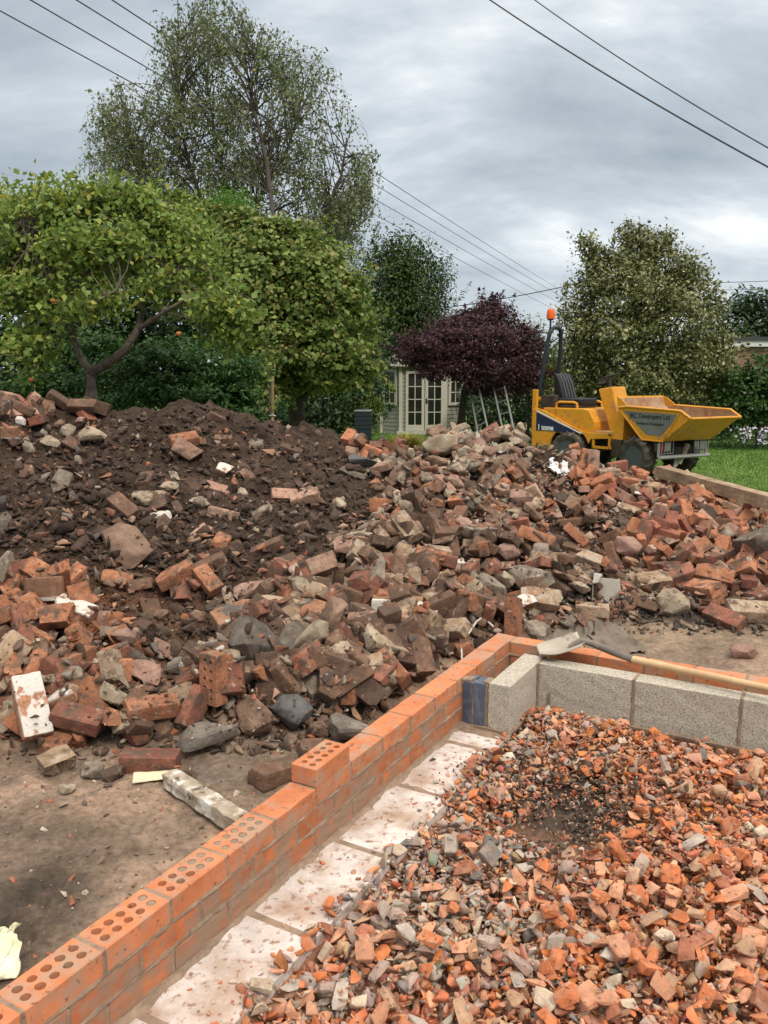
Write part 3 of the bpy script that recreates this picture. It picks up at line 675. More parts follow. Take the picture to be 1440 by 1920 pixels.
# region: polygon in the photograph, where it is in words, number of pieces, weights of kinds, of brick colours, of stone colours, size
K = lambda **k: k
REG = [
 ('high on the dark soil slope left of centre', [(0,800),(430,770),(640,830),(700,880),(620,1000),(0,1010)], 62, K(brick=1, broken_brick=2.5, stone=5, concrete_lump=1), K(dark=5, brown=2, pink=1), K(**{'soil-covered': 6, 'brown': 2, 'beige': 1.2, 'grey': 1}), .8, .5),
 ('on the crest by the apple tree', [(0,755),(190,775),(210,805),(0,805)], 17, K(brick=3, broken_brick=3, stone=2), K(brown=3, dark=2, pink=2, red=1), K(brown=2, grey=2, beige=1, pinkish=2), 1.0, .2),
 ('on the reddish slope at the left edge of the heap', [(0,1060),(120,1075),(230,1120),(280,1200),(190,1270),(0,1230)], 36, K(brick=4, broken_brick=4, stone=1.5), K(orange=5, red=3, brown=1.5), K(brown=3, grey=2, pinkish=1), .95, .3),
 ('in the lower left foot of the heap', [(0,1200),(120,1230),(240,1290),(330,1340),(300,1390),(0,1390)], 50, K(brick=3, broken_brick=4, stone=3), K(orange=4, red=3, brown=2, buff=1), K(brown=3, grey=2, beige=2), .85, .25),
 ('in the hollow of dark soil at the middle left', [(240,1030),(640,1010),(640,1100),(440,1150),(280,1180)], 22, K(brick=2.5, broken_brick=3, stone=3, concrete_lump=.6), K(red=2, brown=4, dark=3, orange=1), K(**{'soil-covered': 3, 'brown': 3, 'grey': 2}), .9, .35),
 ('in the dense pile left of the new brick wall', [(375,1290),(440,1190),(560,1090),(880,1080),(930,1180),(840,1230),(700,1330),(560,1330),(430,1330)], 205, K(brick=6.5, broken_brick=3, stone=2.2, concrete_lump=.9), K(brown=5, dark=2.4, red=2, buff=1.8, orange=1.3, pink=.3), K(**{'brown': 4, 'dark grey': 1.2, 'grey': 2, 'beige': 1.2, 'blue-grey': .4, 'soil-covered': 1.5}), .95, .12),
 ('in the brown pile behind the wall corner', [(700,965),(800,930),(1100,960),(1160,1060),(1060,1150),(950,1180),(650,1110)], 205, K(brick=5, broken_brick=3.6, stone=3, concrete_lump=1, thin_slab=.4), K(brown=5, dark=2.6, red=1.8, buff=1.8, orange=1.4, pink=.5), K(**{'brown': 4, 'grey': 1.8, 'beige': 2, 'dark grey': 1, 'soil-covered': 2.5, 'pinkish': .5}), .92, .14),
 ('on the pale stony heap in front of the summerhouse', [(700,872),(790,845),(830,806),(870,800),(960,815),(1010,845),(980,900),(760,920),(690,890)], 190, K(brick=.5, broken_brick=1.6, stone=6, concrete_lump=3, thin_slab=1.6), K(brown=3, pink=1, red=.6), K(**{'grey': 5, 'beige': 2.6, 'pinkish': 2, 'brown': 3}), .86, .1),
 ('on the brown stony rise at the centre', [(690,900),(980,890),(1120,930),(1150,980),(1000,980),(700,960)], 112, K(brick=.9, broken_brick=2.6, stone=6, concrete_lump=1), K(brown=3, orange=1.5, pink=1.5), K(**{'grey': 2, 'brown': 4, 'soil-covered': 5, 'beige': 1.2, 'pinkish': .6}), .8, .2),
 ('in the brick pile just below the dumper', [(1050,855),(1130,868),(1240,885),(1440,950),(1440,985),(1230,965),(1090,930)], 130, K(brick=6, broken_brick=4, stone=1.6), K(orange=6, pink=3, buff=2, red=2), K(beige=2, grey=2, pinkish=2), .95, .12),
 ('on the muddy rise left of the right-hand brick pile', [(1130,980),(1270,970),(1400,990),(1290,1030),(1150,1060)], 44, K(brick=1.4, broken_brick=2.6, stone=5), K(red=3, brown=3, orange=1), K(**{'grey': 3, 'soil-covered': 4, 'beige': 1.5}), .9, .3),
 ('in the brick pile at the right edge', [(1170,1010),(1300,985),(1440,1000),(1440,1130),(1330,1120),(1230,1080)], 96, K(brick=6, broken_brick=3, stone=1), K(orange=6, red=4, brown=1.2, pink=1), K(grey=3, beige=2), 1.0, .1),
 ('on the trodden mud between the heaps', [(1010,1110),(1170,1060),(1220,1130),(1060,1190),(960,1200)], 26, K(broken_brick=3, stone=4), K(brown=3, red=1), K(grey=3, beige=2, brown=2), .7, .3),
 ('along the low brick ridge beside the summerhouse', [(650,830),(760,850),(750,880),(660,860)], 20, K(brick=2, broken_brick=3, stone=2), K(orange=2, red=3, brown=2), K(brown=2, grey=2), 1.0, .2),
]
def pick(d):
    ks = list(d); w = [d[k] for k in ks]; return rnd.choices(ks, w)[0]
SZ = ['small', 'medium-sized', 'large']
def filler(where, poly, n, kinds, bc, sc_, size, sink):
    xs = [p[0] for p in poly]; ys = [p[1] for p in poly]; done = 0; tries = 0
    while done < n and tries < n * 20:
        tries += 1; px = rnd.uniform(min(xs), max(xs)); py = rnd.uniform(min(ys), max(ys))
        if not inside(poly, px, py): continue
        p = hit(px, py)
        if p is None: continue
        u, v = uv_of(p[0], p[1])
        if u > -.12 and v > -.13: continue
        kd = pick(kinds); pr = rnd.randrange(16); s = size * rnd.uniform(.85, 1.1)
        if kd == 'stone': s = size * rnd.choice((.55, .75, 1.0, 1.2))
        isb = 'brick' in kd; c = pick(bc if isb else sc_)
        if kd == 'concrete_lump' and c in ('soil-covered', 'blue-grey', 'dark grey'): c = 'grey'
        m = (BM if isb else SM)[c]
        big = '' if kd == 'brick' else (SZ[0] if s < .72 else SZ[1] if s < 1.02 else SZ[2]) + ' '
        if kd == 'brick': lab = f'{BL[c]} whole brick lying {where}'
        elif kd == 'broken_brick': lab = f'{BL[c]} broken brick {where}'; s = max(s, .85)
        else: lab = f"{big}{c} {dict(stone='stone', concrete_lump='lump of masonry', thin_slab='flat slab piece')[kd]} {where}"
        if isb: s = min(max(s, .93), 1.03)
        tl = .38 if kinds.get('brick', 0) > 2 else .28
        ex = (rnd.gauss(0, tl), rnd.gauss(0, tl * .8))
        if isb and rnd.random() < .3: ex = (ex[0] + math.pi / 2, ex[1])
        put(kd, pr, m, p[0], p[1], rnd.uniform(0, math.pi * 2), ex, sink, lab, lab.replace('lying ', '') + ' group', s); done += 1
for r_ in REG: filler(*r_)

for hs_, (rr_, Lh) in enumerate(((.0085, .215), (.0075, .23))):
    q = MB(); perf_brick(q, MB(), -Lh / 2, -.05125, .0325, rad=rr_, Lb=Lh); o_ = q.build('t', BM['orange']); me_ = o_.data; bpy.data.objects.remove(o_); PROTO.setdefault('perforated_brick', []).append((me_, (Lh, .1025, .065)))
# pieces one can point at, from the photograph: pixel, kind, shape, material, yaw, tilt, size, label
PI = math.pi
NOTE = [
 (402,1318,'perforated_brick',0,'orange',1.45,(-.12,-.95),1.0,'orange brick with two rows of holes standing tilted in the near heap'),
 (1318,1030,'perforated_brick',1,'pink',-.5,(.45,0),1.35,'long pale brick full of small holes on top of the right pile'),
 (281,1404,'brick',4,'red',.02,(0,0),1.0,'worn dark red brick flat on the mud beside the long dark grey stone'),
 (519,1425,'brick',3,'brown',.75,(0,0),.95,'brown whole brick lying alone on the mud just left of the new wall'),
 (583,1385,'broken_brick',1,'brown',.4,(.2,.1),.8,'small brown brick end between the lone brick and the wall'),
 (392,1378,'concrete_lump',0,'dark grey',.12,(.15,0),(1.1,.9,.95),'long dark grey stone at the foot of the heap beside the worn red brick'),
 (340,1425,'stone',1,'brown',.3,(0,0),.75,'small knobbly brown stone on the mud right of the worn red brick'),
 (172,1418,'stone',3,'grey',.1,(0,0),.9,'small grey cement lump on the mud left of the worn red brick'),
 (212,1424,'stone',2,'soil-covered',.6,(0,0),.5,'small dark clinker stone beside the grey cement lump on the mud'),
 (125,1448,'stone',5,'beige',.2,(0,0),.5,'small flat sharp stone alone on the mud at the lower left'),
 (148,1368,'brick',0,'red',-.02,(-.25,0),.95,'flat red brick showing its broad face, above the grey cement lump'),
 (105,1412,'broken_brick',4,'buff',-.75,(.1,.2),1.15,'rounded buff brick end below the long white-painted brick'),
 (62,1358,'brick',5,'white_topped',-.95,(0.1,.35),(1.15,1.05,1.1),'long brick with a bright white painted face leaning at the lower left'),
 (122,1330,'broken_brick',2,'white_topped',.05,(-.3,.0),.95,'short brick with a mottled white face beside the leaning white brick'),
 (128,1296,'brick',1,'red',-.42,(-.35,.0),1.0,'dusty pink-red brick lying diagonally above the short white-faced brick'),
 (210,1330,'stone',0,'beige',.1,(0,0),.85,'pale rounded stone right of the diagonal pink-red brick'),
 (265,1250,'concrete_lump',1,'pinkish',.1,(.4,0),.95,'angular grey-pink boulder on the soil at the middle left'),
 (312,1205,'thin_slab',1,'pinkish',.35,(.1,.2),.85,'small pinkish flat stone above the grey-pink boulder'),
 (340,1225,'stone',6,'dark grey',.2,(.1,0),.7,'dark stone tucked under the small pinkish flat stone'),
 (352,1200,'stone',9,'blue-grey',.2,(0,0),.62,'rounded blue-black cobble above the white-topped brick'),
 (386,1248,'brick',2,'white_topped',.0,(.12,0),.98,'whole brick with a clean cream-white top in the middle of the pile'),
 (378,1280,'brick',4,'red',-.3,(.1,0),.9,'red brick lying under the cream-topped brick'),
 (345,1298,'broken_brick',9,'buff',.2,(.4,.2),.9,'yellowish brick end left of the red brick with the holes'),
 (430,1285,'broken_brick',2,'buff',-1.1,(.3,.6),1.05,'yellow-brown brick standing on edge right of the cream-topped brick'),
 (365,1328,'brick',6,'red',1.0,(1.2,-.3),.85,'narrow red brick leaning beside the brick with the holes'),
 (490,1252,'concrete_lump',5,'dark grey',.75,(.95,.2),(1.1,1.15,1.0),'big dark slate-grey slab standing on edge in the pile'),
 (548,1235,'concrete_lump',3,'dark grey',.9,(.8,.3),(.8,.8,.8),'brown-grey slab leaning behind the big dark slate-grey slab'),
 (582,1270,'brick',7,'red',1.25,(.4,.5),.95,'red brick standing up behind the big dark slab'),
 (535,1292,'thin_slab',2,'beige',.18,(.15,0),(.62,.6,.9),'pale thin slab bridging over the limewashed blue stone'),
 (478,1345,'concrete_lump',4,'brown',-.9,(.9,0),(1.05,1.0,1.0),'purplish brown boulder leaning left of the limewashed blue stone'),
 (548,1335,'concrete_lump',7,'blue-grey',.1,(.2,0),(.95,.95,1.2),'rounded blue-grey stone with a splash of white limewash'),
 (620,1318,'broken_brick',1,'brown',.0,(.1,0),.85,'square brown brick end right of the limewashed blue stone'),
 (665,1300,'stone',4,'dark grey',1.2,(.3,.3),.7,'small dark pointed stone above the wedge-shaped grey stone'),
 (672,1352,'concrete_lump',2,'dark grey',.25,(.1,.1),(.85,.75,.8),'wedge-shaped dark grey stone on the mud beside the new wall'),
 (600,1347,'stone',8,'brown',.3,(0,0),.6,'small round brown stone below the square brick end'),
 (655,1248,'brick',8,'brown',-.5,(.1,0),1.0,'clean-edged brown brick lying diagonally near the middle of the pile'),
 (635,1275,'broken_brick',3,'red',.1,(.2,0),1.0,'purplish red brick with a recess below the diagonal brown brick'),
 (602,1245,'broken_brick',5,'orange',.3,(.2,.2),.8,'small orange-brown brick end right of the standing red brick'),
 (718,1285,'concrete_lump',6,'beige',.1,(.2,.1),(.68,.75,.85),'rough sandy lump above the wedge-shaped grey stone'),
 (770,1248,'stone',5,'blue-grey',-.4,(.1,0),1.0,'oval blue-grey cobble next to the new wall'),
 (725,1235,'concrete_lump',8,'brown',-.95,(.5,.2),(.9,.8,.9),'tall purplish brown stone left of the oval cobble'),
 (585,1195,'concrete_lump',5,'brown',-.12,(.1,0),(1.25,.75,.8),'long mud-brown boulder lying across the middle of the pile'),
 (440,1180,'brick',10,'white_sided',.65,(.1,.15),1.05,'brick with one limewashed side lying diagonally left of the buff brick'),
 (517,1158,'brick',3,'buff',.03,(.9,0),1.1,'brownish buff brick on its side below the pink boulder'),
 (597,1155,'brick',9,'white_sided',.1,(.2,0),.95,'brick flecked with white lime right of the buff brick'),
 (485,1125,'concrete_lump',2,'pinkish',-.05,(.1,0),(.98,.8,.75),'large pinkish grey boulder at the top of the middle pile'),
 (432,1115,'broken_brick',8,'buff',.5,(0,0),.7,'cream brick end touching the pinkish boulder'),
 (85,1132,'brick',1,'white_sided',-.6,(1.3,0),1.1,'long brick with a speckled white face on the reddish slope'),
 (143,1155,'brick',2,'white_topped',-.15,(-.2,0),.9,'second speckled white brick, lower end of the white pair on the slope'),
 (112,1180,'broken_brick',3,'orange',.35,(.2,.1),1.0,'bright orange brick end below the speckled white pair'),
 (150,1218,'broken_brick',0,'orange',1.1,(.9,.2),1.15,'bright orange brick half standing on the reddish slope'),
 (112,1112,'broken_brick',6,'orange',-1.2,(.3,-.5),1.1,'orange brick standing up behind the speckled white brick'),
 (78,1068,'brick',3,'orange',-.18,(.15,0),1.0,'orange brick caked with earth lying at the left above the white pair'),
 (20,1180,'brick',6,'orange',-.45,(.2,0),1.1,'orange brick pointing to the left edge of the slope'),
 (10,1260,'brick',5,'buff',1.35,(1.3,0),1.1,'tan brick on edge at the left frame edge'),
 (218,1070,'brick',7,'orange',.3,(.2,.1),.8,'small orange-topped brick beside the large brown slab on the slope'),
 (235,1020,'thin_slab',0,'brown',-.7,(.55,.1),(1.35,1.35,1.2),'large triangular brown slab lying on the dark soil slope'),
 (330,1080,'brick',11,'orange',.35,(.1,.1),1.0,'long thin orange brick in the hollow'),
 (390,1088,'brick',4,'orange',-.75,(.25,0),.9,'orange brick with earth on it at the right of the long thin one'),
 (345,820,'brick',2,'orange',.5,(.35,.2),1.0,'bright orange frogged brick high on the dark slope'),
 (352,842,'broken_brick',6,'pink',-.1,(.7,0),1.2,'pale square brick just below the bright orange one on the dark slope'),
 (420,868,'broken_brick',1,'white_topped',.1,(.1,.2),.95,'small white-topped piece on the dark slope'),
 (172,815,'concrete_lump',0,'beige',-.3,(.5,0),(.95,.95,1),'large tan stone slab near the top of the slope under the apple tree'),
 (112,745,'brick',3,'dark',.5,(.2,.35),1.0,'dark brick perched on top of the crest left of the tree trunk'),
 (155,765,'brick',8,'brown',.0,(.1,0),1.0,'brown brick on the crest directly below the tree trunk'),
 (38,772,'stone',9,'white',.6,(.1,0),.75,'smooth white stone near the top left corner of the heap'),
 (18,748,'broken_brick',7,'pink',-.6,(.3,.2),1.1,'pink brick with a white edge at the very top left of the heap'),
 (12,800,'stone',3,'blue-grey',-.4,(.1,.2),.8,'blue-grey slate piece at the left edge near the crest'),
 (22,830,'broken_brick',11,'white_sided',.1,(1.2,0),.85,'pale-edged brick end under the blue-grey slate'),
 (230,935,'brick',6,'brown',-.45,(.3,0),1.0,'brown brick left of the three pale stones on the slope'),
 (278,915,'thin_slab',3,'beige',-.1,(.1,0),.85,'cream flat stone, upper one of the pale stones on the slope'),
 (270,943,'stone',0,'beige',-.1,(.1,0),.75,'cream stone, lower left one of the pale stones on the slope'),
 (302,952,'stone',6,'white',-.15,(.1,0),.72,'white stone, lower right one of the pale stones on the slope'),
 (572,916,'brick',5,'pink',-.03,(.1,0),.95,'dusty pink brick half buried at the right of the dark slope'),
 (682,868,'concrete_lump',2,'blue-grey',-.35,(.1,0),(.95,.7,.9),'smooth blue-grey kerb stone lying on the dark soil near the middle'),
 (672,838,'broken_brick',5,'orange',.4,(.1,.1),.85,'bright orange brick end on the low ridge, leftmost of three'),
 (705,835,'broken_brick',10,'red',.1,(.1,.1),1.0,'brown red brick in the middle of the low ridge'),
 (727,842,'brick',9,'red',.12,(.1,0),.95,'flat red brick at the right end of the low ridge'),
 (852,800,'concrete_lump',3,'beige',-.05,(.05,0),(1.5,1.4,1.1),'flat pale stone on the very top of the stony heap'),
 (842,812,'thin_slab',5,'beige',.0,(.05,0),(1.2,1,1),'thin pale slab just under the top stone of the stony heap'),
 (917,808,'brick',1,'red',-.25,(.15,0),1.05,'single red brick on top of the pale stony heap'),
 (825,838,'concrete_lump',8,'beige',-.75,(.6,0),(1.6,1.3,1.2),'large beige slab sloping down the front of the stony heap'),
 (820,825,'concrete_lump',1,'brown',.3,(.3,0),(1.1,1.1,1.1),'dark-sided square boulder left of the cloth on the stony heap'),
 (1097,875,'brick',0,'orange',1.15,(.5,-.9),1.05,'orange brick standing on end beside the rear wheel of the dumper'),
 (1112,880,'brick',2,'pink',1.3,(.5,-.85),1.05,'second brick standing on end beside the rear wheel of the dumper'),
 (1140,895,'brick',7,'buff',.2,(.1,.1),1.0,'tan brick lying flat right of the two standing bricks'),
 (1180,912,'brick',5,'orange',-.5,(.6,0),1.0,'tan orange brick tilted forward below the front wheel'),
 (1178,945,'brick',10,'buff',-.35,(.1,.1),1.0,'light tan brick beside the pale tile in the right pile'),
 (1197,930,'thin_slab',1,'white',1.0,(.7,0),(.7,.7,.6),'pale rectangular tile standing in the right pile'),
 (1340,930,'brick',3,'orange',-.15,(.1,0),1.0,'orange brick lying under the long timber'),
 (1373,940,'broken_brick',3,'orange',.5,(.4,.1),1.0,'orange brick end right of the brick under the long timber'),
 (1178,1040,'concrete_lump',4,'pinkish',-.1,(.2,0),(1.3,1.2,1.4),'big block of mortared brickwork with a red face in the right heap'),
 (1232,1035,'broken_brick',3,'brown',-.6,(.3,0),1.0,'square brown brick end right of the mortared block'),
 (1278,1058,'brick',4,'red',.0,(1.3,0),1.0,'square-faced red brick on edge in the right pile'),
 (1310,1040,'brick',9,'orange',.55,(.2,0),1.0,'orange brick pointing away below the long perforated brick'),
 (1270,1082,'brick',1,'red',-.15,(.15,0),1.1,'dusty red brick bridging the front of the right pile'),
 (1225,1078,'brick',6,'buff',.1,(.2,0),1.1,'tan brick left of the dusty red brick'),
 (1340,1068,'broken_brick',12,'orange',-.3,(.2,0),1.0,'short orange brick in the middle of the right pile'),
 (1338,1092,'brick',11,'orange',-.4,(.2,0),1.1,'orange-brown brick under the short orange brick'),
 (1380,1085,'brick',2,'orange',-.75,(.3,0),1.15,'large tan-orange brick sloping down at the right'),
 (1318,1108,'brick',8,'orange',-1.2,(.5,.4),1.05,'clean orange brick standing upright at the front of the right pile'),
 (1357,1150,'brick',5,'red',-.85,(.2,0),1.0,'red-brown brick lowest in the mud in front of the right pile'),
 (1405,1132,'brick',4,'buff',.05,(.2,0),1.25,'large tan brick at the right edge in front of the mud'),
 (1262,1120,'concrete_lump',9,'beige',.15,(.3,0),(.85,.95,1),'whitish angular stone in front of the right pile'),
 (1425,1060,'concrete_lump',6,'grey',.2,(.3,0),(1.5,1.5,2.6),'big pitted lump of grey concrete at the right edge'),
 (1395,1205,'stone',2,'pinkish',-.5,(.2,0),.75,'small muddy pink stone on the wet mud at the right'),
 (1110,1145,'brick',9,'buff',-.2,(.1,0),.95,'earthy tan brick on the mud left of the folded card'),
 (1075,1195,'stone',8,'beige',0,(.1,0),.8,'small beige stone behind the grey sheet'),
 (1005,1175,'concrete_lump',7,'grey',.0,(.2,0),(.95,.9,.9),'grey rubbly lump just behind the wall corner'),
 (962,1170,'brick',11,'orange',1.45,(1.35,-.9),1.0,'bright orange-brown brick standing upright behind the wall corner'),
 (995,1100,'concrete_lump',5,'grey',-.6,(.6,0),(1.0,1.0,.9),'grey triangular slab pointing down towards the wall corner'),
 (1010,1138,'brick',3,'buff',-.1,(.1,0),1.1,'buff brown brick below the grey triangular slab'),
 (960,1130,'thin_slab',5,'beige',-1.1,(.1,0),(1.1,.55,1.6),'long pale broken post lying down the pile behind the corner'),
 (985,1145,'broken_brick',8,'white_topped',-.7,(.6,.2),1.0,'red brick with a white face right of the long pale post'),
 (855,1050,'thin_slab',2,'white',.8,(.3,.2),(.6,.75,1.0),'white plaster strip lying on the brown pile'),
 (824,1040,'broken_brick',6,'buff',.6,(.5,0),1.1,'tan brick left of the white plaster strip'),
 (762,1002,'brick',10,'buff',-1.0,(.6,0),1.1,'pale mortar-spotted brick sloping down the middle of the pile'),
 (690,1065,'brick',6,'buff',.2,(.2,.15),1.2,'large light tan brick at the left of the brown pile'),
 (785,1082,'brick',7,'orange',-.2,(.2,0),1.1,'rounded orange brick in the middle of the brown pile'),
 (680,1118,'brick',2,'red',1.4,(.2,.5),1.1,'dull pink-red brick standing in the pile'),
 (745,1145,'brick',9,'white_sided',-.05,(.15,0),1.3,'long brick splashed with white at both ends in the pile'),
 (1005,1028,'brick',8,'orange',-.25,(.25,0),1.15,'pinkish orange brick at the top right of the brown pile'),
 (905,1005,'broken_brick',14,'pink',-.4,(.4,0),1.3,'rosy pink rounded brick near the top of the brown pile'),
 (660,1010,'thin_slab',4,'beige',.22,(.05,0),(1.5,1.5,1.6),'long flat sandstone slab at the top left of the brown pile'),
 (700,985,'thin_slab',0,'grey',.2,(.05,0),(1.2,1.2,1.2),'flat grey slab behind the long sandstone slab'),
]
for (px, py, kd, pr, c, yaw, ex, s, lab) in NOTE:
    p = hit(px, py + 4, .07)
    if p is None: continue
    m = (BM if 'brick' in kd else SM)[c]
    if kd == 'perforated_brick': p = p + np.array([0, 0, 0])
    o = put(kd, pr, m, p[0], p[1], yaw, ex, .10, lab, None, s, force=True)
# spare pieces and small debris
make_laid()
print('COUNT', COUNT, 'SPARE', len(SPARE))
def bake(pieces, name, label, m, cols):
    Vs = []; Fs = []; Cs = []; n0 = 0; cache = {}
    for (me, rot, loc, sc, mm), c in zip(pieces, cols):
        if me.name not in cache:
            co = np.empty(len(me.vertices) * 3, np.float32); me.vertices.foreach_get('co', co); me.calc_loop_triangles()
            t = np.empty(len(me.loop_triangles) * 3, np.int32); me.loop_triangles.foreach_get('vertices', t); cache[me.name] = (co.reshape(-1, 3), t.reshape(-1, 3))
        co, t = cache[me.name]; v = (co * np.array(sc)) @ np.array(rot).T + np.array(loc)
        Vs.append(v); Fs.append(t + n0); Cs.append(np.tile(c, (len(co), 1))); n0 += len(co)
    return bigmesh(name, np.concatenate(Vs), np.concatenate(Fs), m, col=np.concatenate(Cs))
m_rub = mat('rubble_mix', attr='col', vary=.3, scale=9, rough=.93, bump=.8, bscale=60, patch=(SOILC, 9, .56, .7))
if SPARE:
    AV = {'orange_brick': (.36, .15, .08), 'red_brick': (.27, .105, .068), 'brown_brick': (.19, .102, .066), 'soil_stained_brick': (.105, .063, .045), 'buff_mortared_brick': (.35, .24, .16), 'pale_pink_brick': (.36, .215, .16), 'grey_stone': (.23, .19, .148), 'dark_grey_stone': (.12, .103, .086), 'blue_grey_cobble': (.105, .107, .108), 'brown_sandstone': (.18, .115, .08), 'pinkish_sandstone': (.29, .18, .14), 'beige_mortar_lump': (.33, .265, .19), 'white_plaster_lump': (.5, .46, .41), 'soil_covered_stone': (.085, .058, .042)}
    sp_ = bake(SPARE, 'rubble', '', m_rub, [np.array(AV.get(q[4].name.split('.')[0], (.2, .12, .08))) * rnd.uniform(.85, 1.15) for q in SPARE]); tag(sp_, 'mixed brown rubble between the larger bricks of the heaps', 'rubble', kind='stuff')

# small fragments of every colour
def hull(seed, npts=9, dims=(1, .7, .45)):
    r = random.Random(seed); bm = bmesh.new()
    for k in range(npts):
        v = Vector((r.uniform(-1, 1), r.uniform(-1, 1), r.uniform(-1, 1))); v = v / max(abs(c_) for c_ in v) * r.uniform(.75, 1) if r.random() < .7 else v.normalized(); bm.verts.new(v)
    h = bmesh.ops.convex_hull(bm, input=bm.verts[:]); bmesh.ops.delete(bm, geom=[x_ for x_ in h['geom_interior'] if isinstance(x_, bmesh.types.BMVert)], context='VERTS')
    bmesh.ops.triangulate(bm, faces=bm.faces); bmesh.ops.bevel(bm, geom=bm.edges[:], offset=.07, segments=1, affect='EDGES', clamp_overlap=True); bmesh.ops.triangulate(bm, faces=bm.faces)
    bm.verts.index_update(); v = np.array([list(q.co) for q in bm.verts]); v = (v - (v.max(0) + v.min(0)) / 2) / (v.max(0) - v.min(0)) * np.array(dims)
    for k in range(len(v)): v[k] += np.array(vn3(v[k] * 4 + seed)) * .03
    f = np.array([[q.index for q in F.verts] for F in bm.faces]); bm.free(); return v, f
HULLS = [hull(900 + k, 8 + k % 5, (1, r1, r2)) for k, (r1, r2) in enumerate([(.75, .45), (.6, .3), (.8, .25), (.5, .36), (.85, .5), (.65, .2), (.45, .25), (.7, .36)] * 3)]
def euler_mats(a, b, c):
    ca, sa, cb_, sb, cc, sc2 = np.cos(a), np.sin(a), np.cos(b), np.sin(b), np.cos(c), np.sin(c); M_ = np.empty((len(a), 3, 3))
    M_[:, 0, 0] = cc * cb_; M_[:, 0, 1] = cc * sb * sa - sc2 * ca; M_[:, 0, 2] = cc * sb * ca + sc2 * sa
    M_[:, 1, 0] = sc2 * cb_; M_[:, 1, 1] = sc2 * sb * sa + cc * ca; M_[:, 1, 2] = sc2 * sb * ca - cc * sa
    M_[:, 2, 0] = -sb; M_[:, 2, 1] = cb_ * sa; M_[:, 2, 2] = cb_ * ca; return M_
def scatter(name, C, size, colr, m, tilt=.5, label='', cat='', aspect=None):
    n_ = len(C); which = R.integers(0, len(HULLS), n_); E_ = euler_mats(R.normal(0, tilt, n_), R.normal(0, tilt, n_), R.uniform(0, 6.28, n_))
    Vs = []; Fs = []; Cs = []; n0 = 0
    for k, (hv, hf) in enumerate(HULLS):
        ix = np.nonzero(which == k)[0]
        if not len(ix): continue
        V = np.einsum('nij,nvj->nvi', E_[ix], hv[None] * size[ix, None, None]) + C[ix, None]
        Vs.append(V.reshape(-1, 3)); Fs.append((hf[None] + (np.arange(len(ix)) * len(hv))[:, None, None] + n0).reshape(-1, 3)); Cs.append(np.repeat(colr[ix], len(hv), 0)); n0 += len(ix) * len(hv)
    g_ = bigmesh(name, np.concatenate(Vs), np.concatenate(Fs), m, col=np.concatenate(Cs)); return tag(g_, label, cat, kind='stuff')
def hm_many(x, y): return hm(x, y)
# clods and grit all over the heap
def sample_px(poly, n, w=None):
    xs = [p[0] for p in poly]; ys = [p[1] for p in poly]; out_ = []
    while len(out_) < n:
        px = rnd.uniform(min(xs), max(xs)); py = rnd.uniform(min(ys), max(ys))
        if inside(poly, px, py): out_.append((px, py))
    return out_
def px_to_ground(pp):
    res = []
    for px, py in pp:
        p = hit(px, py)
        if p is not None: res.append(p)
    return np.array(res)
heap = [(0,745),(200,770),(380,755),(640,815),(850,805),(1000,850),(1240,900),(1440,960),(1440,1170),(950,1200),(860,1210),(700,1350),(560,1400),(0,1420)]
c0 = px_to_ground(sample_px(heap, 6500)); n0_ = len(c0); c0[:, 0] += R.normal(0, .02, n0_); c0[:, 2] = np.where(R.random(n0_) < .05, hm(c0[:, 0], c0[:, 1]), hb(c0[:, 0], c0[:, 1]))
sz = np.exp(R.normal(math.log(.022), .55, n0_)).clip(.008, .075); c0[:, 2] += sz * .1
pal = np.array([(.075, .05, .036), (.055, .038, .028), (.10, .07, .05), (.13, .09, .065), (.07, .048, .034), (.24, .17, .12), (.40, .32, .24), (.32, .12, .06), (.2, .09, .055), (.26, .23, .2)])
pc = pal[R.choice(10, n0_, p=[.2, .16, .16, .1, .12, .07, .04, .05, .06, .04])] * (1 + R.normal(0, .15, (n0_, 1)))
scatter('soil_crumbs', c0, sz, np.clip(pc, .01, .8), m_rub, .8, 'crumbs of dark soil, grit and tiny brick bits over the heap', 'soil')
cs = px_to_ground(sample_px([(0,1070),(240,1080),(330,1340),(0,1390)], 420) + sample_px([(640,960),(1440,960),(1440,1130),(950,1185),(840,1230),(690,1340),(560,1360),(340,1320),(470,1110),(640,1060)], 2600) + sample_px([(690,850),(1000,830),(1440,950),(1440,1000),(690,980)], 1700) + sample_px([(0,780),(620,820),(640,1080),(0,1080)], 260))
n_ = len(cs); cs[:, 2] = np.where(R.random(n_) < .10, hm(cs[:, 0], cs[:, 1]), hb(cs[:, 0], cs[:, 1]) + R.uniform(0, .05, n_)); sz = np.exp(R.normal(math.log(.05), .35, n_)).clip(.025, .11); cs[:, 2] += sz * .12
pal = np.array([(.25, .115, .07), (.17, .09, .06), (.30, .18, .115), (.12, .078, .058), (.22, .18, .145), (.33, .27, .21), (.09, .075, .065), (.33, .21, .15)])
pc = pal[R.choice(8, n_, p=[.16, .2, .12, .2, .12, .07, .08, .05])] * (1 + R.normal(0, .18, (n_, 1)))
scatter('rubble_fragments', cs, sz, np.clip(pc, .01, .8), m_rub, .6, 'fist-sized and smaller brick and stone fragments filling the gaps in the heap', 'rubble')
